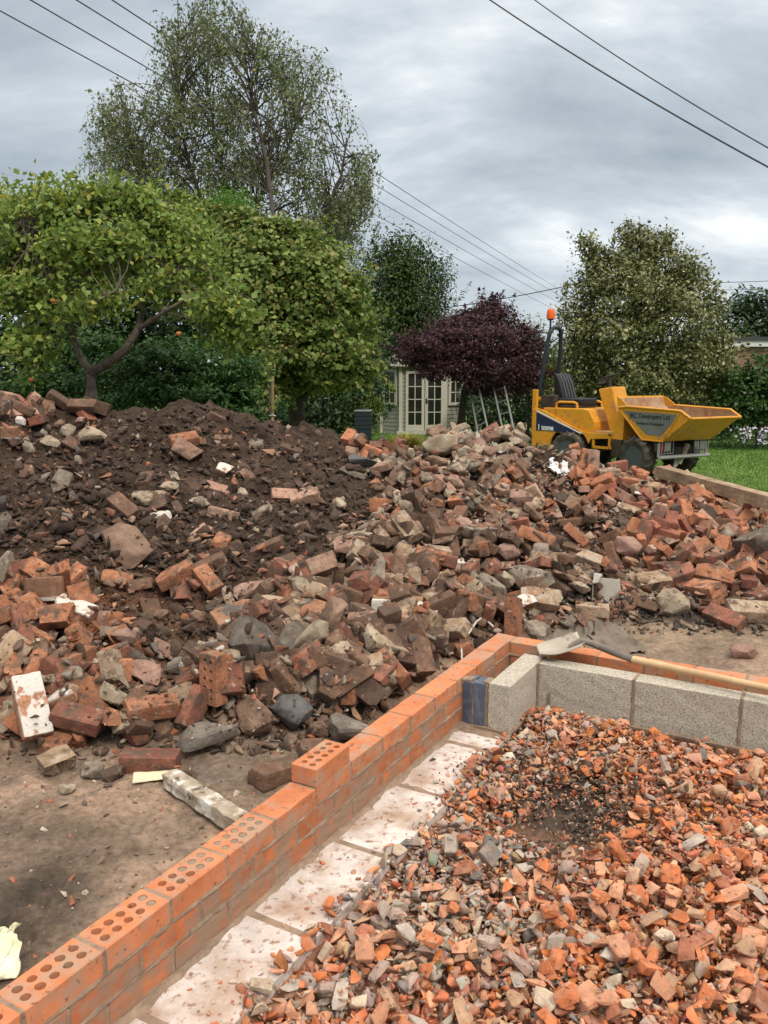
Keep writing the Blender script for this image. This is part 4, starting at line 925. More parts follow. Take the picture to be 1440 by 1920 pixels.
# lumps of dark soil, and crumbs caught on the bricks
cl_ = px_to_ground(sample_px([(0,760),(200,790),(380,755),(640,825),(760,870),(900,900),(640,1100),(420,1150),(250,1090),(0,1080)], 2300) + sample_px([(640,900),(1150,960),(1150,1100),(950,1180),(700,1300),(450,1320),(300,1300),(0,1350),(0,1080),(640,1100)], 900)); k = len(cl_)
sz = np.exp(R.normal(math.log(.042), .5, k)).clip(.018, .14); cl_[:, 2] = hb(cl_[:, 0], cl_[:, 1]) + sz * .08; pal = np.array([(.055, .037, .027), (.042, .029, .022), (.075, .052, .038), (.10, .072, .052)])
scatter('soil_clods', cl_, sz, pal[R.choice(4, k, p=[.4, .3, .2, .1])] * (1 + R.normal(0, .12, (k, 1))), m_rub, .7, 'fist-sized clods of dark soil over the slope of the heap', 'soil')
cr_ = px_to_ground(sample_px(heap, 3200)); k = len(cr_); cr_[:, 0] += R.normal(0, .015, k); cr_[:, 2] = hm(cr_[:, 0], cr_[:, 1]); sz = np.exp(R.normal(math.log(.013), .4, k)).clip(.005, .03); cr_[:, 2] += sz * .08
pal = np.array([(.07, .048, .035), (.11, .075, .052), (.22, .15, .10), (.24, .10, .06)]); scatter('brick_dust_crumbs', cr_, sz, pal[R.choice(4, k, p=[.4, .3, .18, .12])], m_rub, .8, 'soil and brick crumbs caught on top of the heaped bricks', 'grit')
# wet lumpy mud in the trench at the right
k = 1700; mx_ = R.normal(2.45, .75, k); my_ = 4.90 - (mx_ - 2.3) * .12 + R.normal(0, .13, k); mz = hb(mx_, my_); sz = np.exp(R.normal(math.log(.035), .5, k)).clip(.012, .09)
pc = np.array([(.045, .036, .03)]) * (1 + R.normal(0, .2, (k, 1))); scatter('mud_lumps', np.stack([mx_, my_, mz], 1), sz, np.clip(pc, .01, .2), mat('wet_mud', attr='col', vary=.3, scale=20, rough=.55, bump=.8, bscale=70), .8, 'dark wet lumps of mud thrown up behind the trodden path', 'mud')
# bits on the flat mud at the left
k = 2300; gx_ = R.uniform(-2.4, .3, k); gy_ = R.uniform(1.9, 3.6, k); u_, v_ = uv_of(gx_, gy_); okk = v_ < -.03; gx_ = gx_[okk]; gy_ = gy_[okk]; k = len(gx_); sz = np.exp(R.normal(math.log(.009), .6, k)).clip(.004, .035)
pal = np.array([(.2, .14, .10), (.10, .075, .058), (.42, .35, .27), (.30, .12, .07)]); scatter('mud_grit', np.stack([gx_, gy_, hm(gx_, gy_) + sz * .1], 1), sz, pal[R.integers(0, 4, k)], m_rub, .4, 'grit and tiny stones trodden into the flat mud at the left', 'grit')

# ------------------------------------------------------------------ crushed brick infill inside the new walls
CH = {'orange-red': (.50, .165, .068), 'salmon': (.53, .26, .155), 'tan': (.42, .26, .165), 'dark red': (.31, .12, .07), 'pale grey': (.38, .325, .275), 'dark grey': (.17, .16, .145), 'pinkish grey': (.33, .25, .21), 'cream': (.48, .39, .29)}
names = list(CH); CA = np.array([CH[k] for k in names])
def chip_probs(px, py):
    grey = max(math.exp(-(((px - 800) / 210) ** 2 + ((py - 1640) / 190) ** 2)), .75 * math.exp(-(((px - 600) / 160) ** 2 + ((py - 1830) / 70) ** 2)), .55 * math.exp(-(((px - 980) / 110) ** 2 + ((py - 1400) / 70) ** 2)))
    n_ = .35 * math.sin(px * .021 + py * .013) * math.sin(py * .03 - px * .011)
    g_ = min(max(grey * 1.0 + n_ * .2 + .06, .03), .88)
    o_ = 1 - g_
    return np.array([.40 * o_, .30 * o_ + .10 * g_, .14 * o_ + .17 * g_, .10 * o_ + .05 * g_, .02 * o_ + .22 * g_, .015 * o_ + .09 * g_, .02 * o_ + .27 * g_, .02 * o_ + .10 * g_])
m_chip = mat('crushed_brick_mix', attr='col', vary=.2, scale=18, rough=.9, bump=.6, bscale=120, bdist=.004, patch=((.37, .23, .16), 18, .52, .72), patch2=((.19, .11, .075), 30, .60, .74))
CHM = {}
for k in names:
    c = CH[k]; CHM[k] = mat('crushed_' + k.replace(' ', '_').replace('-', '_'), ramp=[(.3, tuple(x * .72 for x in c)), (.52, c), (.75, tuple(min(x * 1.2 + .02, .8) for x in c))], scale=22, vary=.16, hsv=.18, rough=.9, bump=.6, bscale=120, bdist=.004, patch=((.37, .23, .16), 20, .53, .73), patch2=((.19, .11, .075), 34, .60, .74))
CHP = []
for k in range(14):
    me, d = stone_shape(700 + k, [(.08, .055, .035), (.09, .045, .022), (.07, .06, .045), (.085, .05, .03), (.07, .05, .018)][k % 5], 8 + k % 4, 1, .05); smooth_me(me, 22); me.materials.append(None); CHP.append((me, d))
# levels of the infill
u_, v_ = uv_of(gx, gy)
ins = (u_ > .335) & (v_ > .33)
lev = -.165 + .035 * sstep(1.2, .35, u_) + .02 * sstep(.5, 1.3, v_) - .045 * sstep(1.0, 2.2, v_) * sstep(.9, .3, u_) + .05 * fbm(gx * 2.2, gy * 2.2, 2)
lev = np.where((v_ < .40) & ins, np.minimum(lev, -.12), lev)
HM[ins] = lev[ins]
sl = (u_ > .7) & (v_ > .1) & (v_ <= .345); HM[sl] = -.091
iz = np.where(ins, HM, -1)
pts_i = []
uu = np.linspace(.33, 3.9, 240); vv = np.linspace(.345, 4.6, 280); UU, VV = np.meshgrid(uu, vv, indexing='ij'); Xi = WO[0] + WU[0] * UU + WV[0] * VV; Yi = WO[1] + WU[1] * UU + WV[1] * VV
Zi = np.where(VV < .37, -.125, hm(Xi, Yi)) + .0 + fbm(Xi * 30, Yi * 30, 3) * .012 - .002
g = bigmesh('infill_base', np.stack([Xi, Yi, Zi], -1).reshape(-1, 3), grid_faces(240, 280), m_soil, col=soil_colour(Xi, Yi, Zi).reshape(-1, 3), smooth=True); tag(g, 'sandy brick-dust bed of the infill between the new walls', 'ground', kind='structure')
chips = []
NCH = 19500
def chip_at(i, big):
    for _ in range(30):
        if big: px = rnd.uniform(480, 1450); py = rnd.uniform(1330, 1925)
        else:
            u = rnd.uniform(.35, 3.2); v = rnd.uniform(.31, 4.3); x, y, _z = W(u, v, 0)
            if y < 1.35: continue
            q = proj(np.array([x, y, -.1])); px, py = float(q[0]), float(q[1])
            if not (-60 < px < 2050 and py < 2150): continue
        p = G(px, py, -.08); u, v = uv_of(p[0], p[1])
        edge = .335 + .02 * math.sin(u * 9) + (.0 if u > 1.2 else -.02)
        if v < edge + rnd.uniform(-.05 if u > .9 else -.02, .05) or u < .36: continue
        dk = math.exp(-(((px - 1070) / 105) ** 2 + ((py - 1512) / 62) ** 2))
        if dk > .25 and rnd.random() < (dk * 1.25 if big else dk * .85): continue
        return px, py, p[0], p[1], dk
    return None
order = [False] * NCH + [True] * 300
for i, big in enumerate(order):
    q = chip_at(i, big)
    if q is None: continue
    px, py, x, y, dk = q
    s = math.exp(rnd.gauss(math.log(.0265), .42)) if not big else rnd.uniform(.05, .083) * (1 if rnd.random() < .85 else 1.2)
    if not big: s = min(max(s, .010), .06)
    if dk > .2 and not big: s *= 1 - .6 * dk
    pr = chip_probs(px, py); ci = rnd.choices(range(8), pr)[0]
    dd = (s, s * .68, s * .42); yaw = rnd.uniform(0, 6.28)
    if big:
        me, d = CHP[rnd.randrange(14)]; f = s / .085; sc3 = (f, f, f * .92); dd = tuple(d[j] * sc3[j] for j in range(3))
        rot, z = settle(x, y, dd, yaw, (rnd.gauss(0, .25), rnd.gauss(0, .25)), .12, .5); raise_map(x, y, rot, dd, z)
        o = bpy.data.objects.new('brick_chip' if ci < 4 else 'stone_chip', me); COL.objects.link(o); o.matrix_world = Matrix.Translation((x, y, z)) @ rot.to_4x4() @ Matrix.Diagonal((*sc3, 1))
        o.material_slots[0].link = 'OBJECT'; o.material_slots[0].material = CHM[names[ci]]
        where = ('just below the concrete blocks' if py < 1450 else 'in the nearest right corner of the infill' if px > 1050 and py > 1650 else 'in infill right of the dark patch' if px > 1100 else 'along the whitened foundation blocks' if px < 760 and py < 1800 else 'in the nearest middle part of the infill' if py > 1690 else 'in infill left of the dark patch')
        lab = f"{names[ci]} crushed {'brick' if ci < 4 else 'stone'} chip, {'big' if s > .065 else 'palm-sized'}, {where}"; tag(o, lab, 'rubble', lab + ' group')
    else:
        hz = float(hm(x, y)); z = hz + s * .42 * rnd.uniform(.25, .42)
        chips.append((x, y, z, s, ci, rnd.random()))
        # the next chip lies on this one
        r_ = s * .36; i0 = int((x - r_ - HX0) / HR); i1 = int((x + r_ - HX0) / HR) + 2; j0 = int((y - r_ - HY0) / HR); j1 = int((y + r_ - HY0) / HR) + 2
        sub = HM[j0:j1, i0:i1]; np.maximum(sub, np.minimum(z + s * .08, sub + .011), out=sub) if sub.size else None
chips = np.array(chips); cc = CA[chips[:, 4].astype(int)] * (1 + R.normal(0, .14, (len(chips), 1))) ; cc = np.clip(cc + R.normal(0, .012, cc.shape), .02, .8)
scatter('crushed_hardcore', chips[:, :3], chips[:, 3], cc, m_chip, .55, 'crushed red brick and grey stone hardcore filling the space inside the new walls', 'hardcore')
# brick dust and grit between the chips
k = 9000; u3 = R.uniform(.36, 3.2, k); v3 = R.uniform(.35, 3.4, k); x3 = WO[0] + WU[0] * u3 + WV[0] * v3; y3 = WO[1] + WU[1] * u3 + WV[1] * v3; ok3 = y3 > 1.35; x3, y3 = x3[ok3], y3[ok3]; k = len(x3); s3 = np.exp(R.normal(math.log(.010), .35, k)).clip(.004, .02)
scatter('brick_grit', np.stack([x3, y3, hm(x3, y3) + s3 * .05], 1), s3, CA[R.choice(8, k, p=[.2, .25, .15, .1, .1, .05, .1, .05])] * .9, m_chip, .8, 'fine brick grit and dust between the crushed pieces', 'grit')
k = 1500; px_ = R.normal(1070, 95, k); py_ = R.normal(1512, 48, k); q_ = np.array([G(a, b, -.13) for a, b in zip(px_, py_)]); s4 = np.exp(R.normal(math.log(.013), .5, k)).clip(.004, .045)
q_[:, 2] = hm(q_[:, 0], q_[:, 1]) + s4 * .05; pal = np.array([(.09, .065, .05), (.07, .052, .04), (.13, .095, .07), (.3, .13, .08), (.3, .26, .22)]); scatter('soil_patch', q_, s4, pal[R.choice(5, k, p=[.4, .28, .16, .1, .06])], m_rub, .8, 'patch of dark soil and grit in the middle of the crushed brick infill', 'soil')
# crumbs on the whitened blocks
k = 150; u2 = R.uniform(.9, 3.1, k); v2 = .345 - np.abs(R.normal(0, .09, k)); v2 = v2.clip(.12, .345); s2 = np.exp(R.normal(math.log(.011), .5, k)).clip(.004, .034)
C2 = np.array([W(a, b, -.091 + s * .18) for a, b, s in zip(u2, v2, s2)]); scatter('brick_crumbs', C2, s2, CA[R.choice(8, k, p=[.3, .15, .1, .2, .1, .05, .05, .05])], m_chip, .3, 'small brick crumbs scattered over the whitened foundation blocks', 'rubble')
# ------------------------------------------------------------------ trees, hedges and plants
def leafmat(name, cols, rough=.55, transl=.3, spec=.35):
    n_ = len(cols); return mat(name, ramp=[(i / (n_ - 1) if n_ > 1 else 0, c) for i, c in enumerate(cols)], src='island', rough=rough, spec=spec, transl=transl)
def leaves(name, C, size, Nn, m, parent, asp=.6, fold=.1, down=0.0, rs=None):
    rs = rs or R; n_ = len(C); Nn = Nn / np.maximum(np.linalg.norm(Nn, axis=1, keepdims=True), 1e-6)
    t = rs.normal(0, 1, (n_, 3)); t[:, 2] -= down; t -= Nn * (t * Nn).sum(1, keepdims=True); t /= np.maximum(np.linalg.norm(t, axis=1, keepdims=True), 1e-6); b = np.cross(Nn, t)
    s = size[:, None]; V = np.stack([C - t * s * .5, C + b * s * asp * .5 + Nn * s * fold - t * s * .05, C + t * s * .5, C - b * s * asp * .5 + Nn * s * fold - t * s * .05], 1).reshape(-1, 3)
    F = np.arange(n_ * 4).reshape(-1, 4); 
    org = None
    if parent is not None: org = np.array(parent.location)
    return bigmesh(name, V, F, m, parent=parent, origin=org)
def clump_w(cl, Y):
    res = []
    for c in cl:
        px, py, rx, ry = c[:4]; dy = c[4] if len(c) > 4 else 0; Yc = Y + dy; p = P(px, py, Yc); res.append((p, np.array([rx * SC(Yc), (rx + ry) * .5 * SC(Yc) * .9, ry * SC(Yc)])))
    return res
gap_k = [.72]       # smaller: more open crowns
def crown_points(cw, ncl, per, csize, flat=.7, inner=.35, rs=None, rough=.22):
    rs = rs or R; w = np.array([r[0] * r[2] for c, r in cw]); w = w / w.sum(); k = rs.choice(len(cw), ncl, p=w); d = rs.normal(0, 1, (ncl, 3)); d /= np.linalg.norm(d, axis=1, keepdims=True)
    rho = inner + (1 - inner) * rs.random(ncl) ** .55; rho = rho * (1 + rough * rs.normal(0, .5, ncl))
    try: bump = np.array([vn3(Vector(q) * 2.6 + Vector((i_ * 3.1, 0, 0)), 1).x for q, i_ in zip(d, k)]); rho = rho * (1 + .42 * bump)
    except Exception: pass
    cen = np.array([c for c, r in cw])[k]; rad = np.array([r for c, r in cw])[k]; cc_ = cen + d * rad * rho[:, None]
    sc_ = 2.2 / max(float(np.median(rad)), .2); g_ = np.array([vn3(Vector(q) * sc_ + Vector((7, 3, 1)), 1).y for q in cc_]); kp = g_ > -.30 * gap_k[0]; cc_, d, k = cc_[kp], d[kp], k[kp]; ncl = len(cc_)
    L_ = np.repeat(cc_, per, 0) + rs.normal(0, 1, (ncl * per, 3)) * np.array([csize, csize, csize * flat]); D = np.repeat(d, per, 0)
    return cc_, L_, D, k
def make_tree(name, label, cat, Y, trunk, clumps, ncl, per, csize, lsize, lm, bark, trunk_r, seed, flat=.7, inner=.35, asp=.62, twigs=6, group=None, limbs=True, up=.6, down=0., outw=.6, jit=.8, limb_r=.35, rough=.22, crown_name='crown', shoots=None):
    rs = np.random.default_rng(seed); rr = random.Random(seed)
    tp = [Vector(P(px, py, Y + (q[0] if q else 0))) for px, py, *q in trunk]
    base = tp[0]; base.z = float(lawn_h(base.y)) - .03
    if base.z > tp[1].z - .05: base.z = tp[1].z - .3
    t = thing(name, label, cat, base, group); cw = clump_w(clumps, Y)
    cc_, L_, D, k = crown_points(cw, ncl, per, csize, flat, inner, rs, rough)
    tm = MB(); n_ = len(tp); tm.tube(tp, [trunk_r * (1.25 if i == 0 else 1 - .35 * i / n_) for i in range(n_)], 10)
    if limbs:
        for ci, (c, r) in enumerate(cw):
            c = Vector(c); j = min(range(1, n_), key=lambda i: (tp[i] - c).length + (.6 if tp[i].z > c.z else 0)); a = tp[j]
            mid = a.lerp(c, .5) + Vector((rr.uniform(-.12, .12), rr.uniform(-.12, .12), rr.uniform(-.02, .16))) * (c - a).length
            q1 = a.lerp(mid, .5) + Vector((rr.uniform(-.05, .05),) * 3) * (c - a).length; q2 = mid.lerp(c, .6) + Vector((rr.uniform(-.06, .06),) * 3) * (c - a).length
            lr = trunk_r * limb_r; tm.tube([a, q1, mid, q2, c], [lr * 1.3, lr, lr * .8, lr * .6, lr * .35], 6)
            mine = np.nonzero(k == ci)[0]
            for i in mine[:twigs]:
                e_ = Vector(cc_[i]); s_ = (mid, q2, c)[rr.randrange(3)]; mm = s_.lerp(e_, .5) + Vector((rr.uniform(-.1, .1), rr.uniform(-.1, .1), rr.uniform(-.05, .12))) * (e_ - s_).length
                tm.tube([s_, mm, e_], [lr * .35, lr * .22, lr * .08], 4, cap=False)
    tm.build('trunk', bark, t, smooth=True)
    if shoots:          # sprays that break the outline of the crown
        ns, sl = shoots; out_c = np.mean([c for c, r in cw], axis=0); dd_ = cc_ - out_c; rr2 = np.linalg.norm(dd_ / np.maximum(np.ptp(cc_, axis=0), .1), axis=1); pick_ = np.argsort(-rr2 * rs.uniform(.6, 1, len(rr2)))[:ns]; XL = []; XD = []
        for i in pick_:
            dr = dd_[i] / np.linalg.norm(dd_[i]) + np.array([0, 0, .55]) + rs.normal(0, .3, 3); dr /= np.linalg.norm(dr); ln = sl * rs.uniform(.4, 1.2); m_ = int(14 + 26 * ln / sl); f = rs.random(m_) ** .8
            XL.append(cc_[i] + dr * (f * ln)[:, None] + rs.normal(0, 1, (m_, 3)) * (csize * .55 * (1.1 - f))[:, None]); XD.append(np.tile(dr, (m_, 1)))
        L_ = np.concatenate([L_] + XL); D = np.concatenate([D] + XD)
    Nn = D * outw + np.array([0, 0, up]) + rs.normal(0, jit, L_.shape) * .6
    leaves(crown_name, L_, lsize * np.exp(rs.normal(0, .22, len(L_))), Nn, lm, t, asp, down=down, rs=rs)
    return t
bark_a = mat('apple_bark', ramp=[(.3, (.07, .055, .045)), (.7, (.19, .155, .125))], scale=14, vary=.3, rough=.95, bump=1, bscale=45)
bark_b = mat('birch_bark', ramp=[(.35, (.09, .08, .07)), (.6, (.38, .36, .33))], scale=4, vary=.3, rough=.9, bump=.5, bscale=30)
bark_d = mat('dark_bark', ramp=[(.3, (.035, .028, .022)), (.7, (.09, .07, .055))], scale=10, vary=.3, rough=.95, bump=.8, bscale=40)
lm_apple = leafmat('apple_leaves', [(.09, .155, .035), (.14, .22, .045), (.19, .28, .06), (.25, .34, .075), (.32, .37, .085), (.12, .20, .04), (.21, .30, .065), (.22, .33, .06), (.17, .26, .055), (.15, .24, .05), (.46, .42, .07), (.13, .22, .045)], transl=.38)
lm_maple = leafmat('sycamore_leaves', [(.08, .14, .028), (.12, .19, .038), (.16, .24, .05), (.22, .27, .065), (.32, .28, .10), (.10, .17, .03), (.19, .25, .055), (.14, .22, .045)], transl=.3)
lm_jap = leafmat('dark_maple_leaves', [(.02, .06, .012), (.03, .085, .018), (.045, .115, .025), (.06, .14, .03), (.028, .075, .016)], transl=.3)
lm_birch = leafmat('birch_leaves', [(.08, .12, .04), (.12, .16, .055), (.16, .20, .075), (.22, .24, .10), (.13, .17, .06)], transl=.25)
lm_dark = leafmat('evergreen_leaves', [(.012, .032, .010), (.02, .05, .014), (.032, .07, .02), (.045, .09, .025), (.018, .045, .012)], transl=.15)
lm_yew = leafmat('yew_leaves', [(.022, .05, .010), (.038, .078, .015), (.058, .105, .02), (.085, .13, .028), (.03, .062, .013)], transl=.15)
lm_purple = leafmat('purple_leaves', [(.028, .014, .019), (.042, .020, .026), (.060, .028, .036), (.085, .038, .046), (.11, .032, .036), (.035, .018, .024)], transl=.25)
lm_holly = leafmat('variegated_leaves', [(.055, .075, .02), (.09, .115, .03), (.13, .145, .045), (.34, .34, .14), (.16, .18, .055), (.07, .095, .025), (.24, .25, .09), (.11, .13, .04), (.46, .44, .22)], rough=.35, transl=.15, spec=.5)
lm_lime = leafmat('yellow_green_leaves', [(.10, .15, .02), (.16, .21, .03), (.22, .26, .05), (.12, .17, .025)], transl=.35)
lm_gold = leafmat('golden_grass', [(.45, .34, .06), (.36, .30, .07), (.26, .26, .06), (.52, .42, .13)], transl=.3)

def birch():
    bs = P(462, 800, 22); bs[2] = -.15; t = thing('birch_tree', 'tall airy birch with drooping grey-green foliage rising behind the other trees', 'tree', bs)
    rs = np.random.default_rng(4); rr = random.Random(4); tm = MB(); Y = 22
    stems = [[(470,830),(462,700)]] + [[(462,700),(500,560),(515,430),(500,300),(470,180),(480,90)], [(462,700),(560,520),(600,420),(640,330),(650,260)], [(462,700),(430,540),(385,400),(350,290),(330,180),(335,40)], [(462,700),(480,520),(482,380),(540,280),(570,170)], [(462,700),(400,520),(330,400),(260,300),(230,210)], [(510,700),(590,470),(650,440),(700,400)], [(462,700),(455,480),(420,330),(400,240),(385,130)]]
    nodes = []
    for si, s_ in enumerate(stems):
        Q = [Vector(P(a, b, Y + rr.uniform(-.6, .6) + (si - 3) * .35)) for a, b in s_]; tm.tube(Q, [.10 * (1 - .82 * i / (len(Q) - 1)) for i in range(len(Q))] if si else [.24, .16], 6)
        if not si: continue
        for i in range(1, len(Q)):
            for f in (0, .25, .5, .75): nodes.append((Q[i - 1].lerp(Q[i], f), (i - 1 + f) / len(Q)))
    L_ = []; 
    outline = [(150,340),(158,240),(185,160),(250,135),(290,50),(330,-30),(400,-40),(450,30),(530,80),(610,120),(655,180),(672,250),(712,320),(740,390),(720,460),(650,500),(600,440),(560,410),(170,390)]
    k = 0
    while k < 650:
        px = rr.uniform(140, 735); py = rr.uniform(-40, 500)
        if not inside(outline, px, py): continue
        if fbm(np.array(px * .028), np.array(py * .022), 3) < -.07: continue
        k += 1; e_ = Vector(P(px, py - 26, Y + rr.gauss(0, 1.1))); nd = min(rr.sample(nodes, 9), key=lambda q: (q[0] - e_).length + (1.2 if q[0].z > e_.z else 0))[0]
        if (nd - e_).length > 3.2: k -= 1; continue
        mm = nd.lerp(e_, .55) + Vector((rr.gauss(0, .12), 0, (e_ - nd).length * .2)); bz = lambda f: nd * (1 - f) ** 2 + mm * 2 * f * (1 - f) + e_ * f ** 2; tm.tube([bz(f) for f in (0, .2, .4, .6, .8, 1)], [.020, .016, .012, .009, .006, .003], 3, cap=False)
        for f in (.45, .6, .75, .9, 1.0):
            for _ in range(3): L_.append(bz(f) + Vector((rr.gauss(0, .07), rr.gauss(0, .07), rr.gauss(0, .05))))
        for q in range(rr.choice((2, 3, 4, 5))):       # hanging twigs
            ln = rr.uniform(.25, .95); st = bz(rr.uniform(.4, 1)); dx = rr.gauss(0, .28); dy = rr.gauss(0, .18)
            ed = st + Vector((dx, dy, -ln)); tm.tube([st, st + Vector((dx * .5, dy * .5, -ln * .16)), st + Vector((dx * .85, dy * .85, -ln * .5)), ed], [.004, .0035, .003, .002], 3, cap=False)
            m_ = int(ln * 18)
            for j in range(m_):
                f = (j + rr.random()) / m_; L_.append(st.lerp(ed, f) + Vector((rr.gauss(0, .05), rr.gauss(0, .05), rr.gauss(0, .03))))
    L_ = np.array([list(q) for q in L_]); print('birch leaves', len(L_))
    tm.build('branches', mat('birch_twig', color=(.10, .085, .075), rough=.9), t)
    leaves('crown', L_, .078 * np.exp(rs.normal(0, .25, len(L_))), rs.normal(0, 1, L_.shape), lm_birch, t, .62, down=1.5, rs=rs)
birch()
def apple():
    bs = P(172, 762, 9.6); bs[2] = -.02; t = thing('apple_tree', 'apple tree with a forked leaning trunk and yellow-green leaves behind the heap', 'tree', bs)
    rr = random.Random(8); rs = np.random.default_rng(8); Y = 9.6; tm = MB()
    q = lambda a, b, d=0: Vector(P(a, b, Y + d))
    limbs = [([(172,790),(171,735),(170,705),(174,690)], .09), ([(174,697),(205,680,-.1),(235,655,-.2),(258,618,-.2),(268,580,-.1),(262,530,0),(240,470,.1),(225,410,.2)], .058), ([(170,700),(152,672,.1),(140,640,.2),(128,600,.2),(122,555,.1),(135,520,0),(180,508,-.2)], .05),
             ([(258,618,-.2),(300,590,-.4),(350,560,-.5),(400,560,-.5),(440,590,-.6)], .03), ([(262,530,0),(310,470,.1),(350,440,.2),(390,450,.2)], .028), ([(122,555,.1),(90,520,0),(60,470,-.1),(40,420,0)], .03),
             ([(135,620,.2),(100,632,-.2),(70,650,-.4),(40,672,-.5),(10,665,-.6)], .022), ([(122,555,.1),(60,560,-.3),(20,550,-.5),(-30,560,-.5)], .03), ([(240,470,.1),(170,430,0),(130,390,0)], .03), ([(268,580,-.1),(240,570,-.5),(215,545,-.7),(190,560,-.8)], .018), ([(225,410,.2),(260,380,.3),(300,375,.3)], .02), ([(350,560,-.5),(330,520,-.3),(320,480,0)], .02),
             ([(400,560,-.5),(430,540,-.4),(470,560,-.5)], .014), ([(128,600,.2),(110,575,.6),(80,590,.9),(40,610,.9)], .02)]
    ends = []
    for pl, r_ in limbs:
        Q = [q(*a) for a in pl]; tm.tube(Q, [r_ * (1 - .72 * i / (len(Q) - 1)) for i in range(len(Q))], 8)
        for i in range(1, len(Q)):
            for f in (.2, .6, 1.0): ends.append(Q[i - 1].lerp(Q[i], f))
    cl = [(60,440,75,70,.2),(25,395,50,40,.6),(130,400,70,60,.1),(200,385,70,45,.2),(265,400,60,50,.3),(150,470,70,45,-.4),(230,465,60,45,-.3),(320,460,60,55,.2),(370,510,60,60,0),(310,540,50,40,-.3),(400,580,55,45,-.5),(450,600,38,30,-.6),(100,560,55,30,-.4),(40,560,50,38,-.4),(150,560,35,35,-.7),(65,655,50,26,-.5),(20,640,40,30,-.4),(215,560,30,30,-.7),(20,500,50,50,.3),(350,420,45,40,.5),(60,690,22,18,-.5),(420,630,35,25,-.4),(180,360,30,20,.2),(250,360,30,18,.3),(100,370,40,25,.3),(200,520,40,35,.6),(90,500,60,40,.7)]
    cw = clump_w(cl, Y); cc_, L_, D, k = crown_points(cw, 1250, 20, .085, .8, .3, rs, .34)
    for i in range(0, len(cc_), 2):
        e_ = Vector(cc_[i]); s_ = min(rr.sample(ends, 22), key=lambda a: (a - e_).length); mm = s_.lerp(e_, .5) + Vector((rr.uniform(-.1, .1), rr.uniform(-.1, .1), rr.uniform(-.05, .12))) * (e_ - s_).length
        if (s_ - e_).length < 1.1: tm.tube([s_, mm, e_], [.009, .006, .003], 4, cap=False)
    tm.build('limbs', bark_a, t, smooth=True)
    Nn = D * .5 + np.array([0, 0, .6]) + rs.normal(0, .75, L_.shape)
    leaves('crown', L_, .072 * np.exp(rs.normal(0, .2, len(L_))), Nn, lm_apple, t, .62, .12, down=.8, rs=rs)
    ma = mat('apple_skin', ramp=[(.35, (.36, .06, .03)), (.7, (.46, .20, .06))], scale=12, rough=.4)
    for a, b, d in ((335,626,-.8),(58,712,-.6),(100,564,-.7)):
        a_ = MB(); a_.lathe([(.003,-.024),(.017,-.021),(.026,-.010),(.028,.003),(.024,.016),(.013,.023),(.003,.021)], P(a, b, Y + d), n=12); a_.build('apple', ma, t, smooth=True)
apple()
make_tree('sycamore_tree', 'big rounded olive-green broadleaf tree with brownish tips, centre left behind the heap', 'tree', 13.2,
          [(560,830),(555,760),(545,690),(530,600),(515,520)], [(425,418,40,26),(395,455,50,36),(480,432,44,28),(550,450,50,34),(598,490,40,30),(455,470,60,36,-.2),(580,500,60,40,-.2),(634,572,50,56),(590,560,80,70,-.4),(500,540,80,70,-.5),(430,540,70,60),(650,630,48,55),(600,650,75,50,-.5),(530,650,70,50,-.6),(470,620,60,60,-.2),(660,690,34,28),(600,710,50,22,-.3),(520,720,40,22,-.3),(360,430,50,40,.6)],
          4300, 19, .10, .078, lm_maple, bark_d, .13, 42, flat=.5, inner=.5, asp=.8, twigs=5, down=.5, rough=.36, jit=1.1, shoots=(120, .38))
make_tree('conical_shrub', 'bright green feathery treetop poking up between the apple tree and the olive-green tree', 'shrub', 14.5, [(432,830),(432,600),(432,420)], [(432,390,34,26),(425,420,50,30)], 200, 22, .10, .07, leafmat('bright_tip_leaves', [(.06,.16,.02),(.10,.24,.03),(.15,.30,.04)], transl=.35), bark_d, .06, 43, flat=1.2, asp=.3, twigs=2)
make_tree('japanese_maple', 'dark green layered shrub spreading under the apple tree behind the heap', 'shrub', 11.4,
          [(330,830),(328,780),(320,720)], [(230,700,70,22),(300,670,80,24,-.3),(380,690,80,26,-.2),(420,730,70,26),(330,730,90,26,-.4),(250,745,80,26,-.2),(120,720,60,30,.2),(450,690,60,24,.2),(440,770,60,22),(360,650,60,20,.3),(480,760,50,26,.3),(60,735,60,30,.2),(180,650,60,30,.5)],
          1500, 16, .10, .075, lm_jap, bark_d, .07, 44, flat=.35, inner=.4, asp=.4, twigs=3)
make_tree('evergreen_tree', 'very dark dense evergreen at the far left behind the apple tree', 'tree', 16, [(70,820),(70,700),(70,560)], [(30,480,90,90),(110,470,90,80),(60,600,120,90),(200,560,110,90),(180,680,120,80),(320,600,90,80),(40,700,100,80),(300,480,90,60)], 1500, 15, .16, .14, lm_dark, bark_d, .16, 45, inner=.55, asp=.5, twigs=1)
make_tree('yew_tree', 'dark upright conical evergreen behind the summerhouse', 'tree', 26, [(752,810),(752,700),(752,560)], [(752,480,48,30),(735,520,62,50),(780,530,55,50),(745,580,80,60),(760,650,80,60),(720,620,60,60),(790,600,40,50),(730,700,60,60)],
          2600, 17, .18, .11, lm_yew, bark_d, .2, 46, flat=1.5, inner=.5, asp=.4, twigs=1, rough=.2, down=-1, shoots=(120, .9))
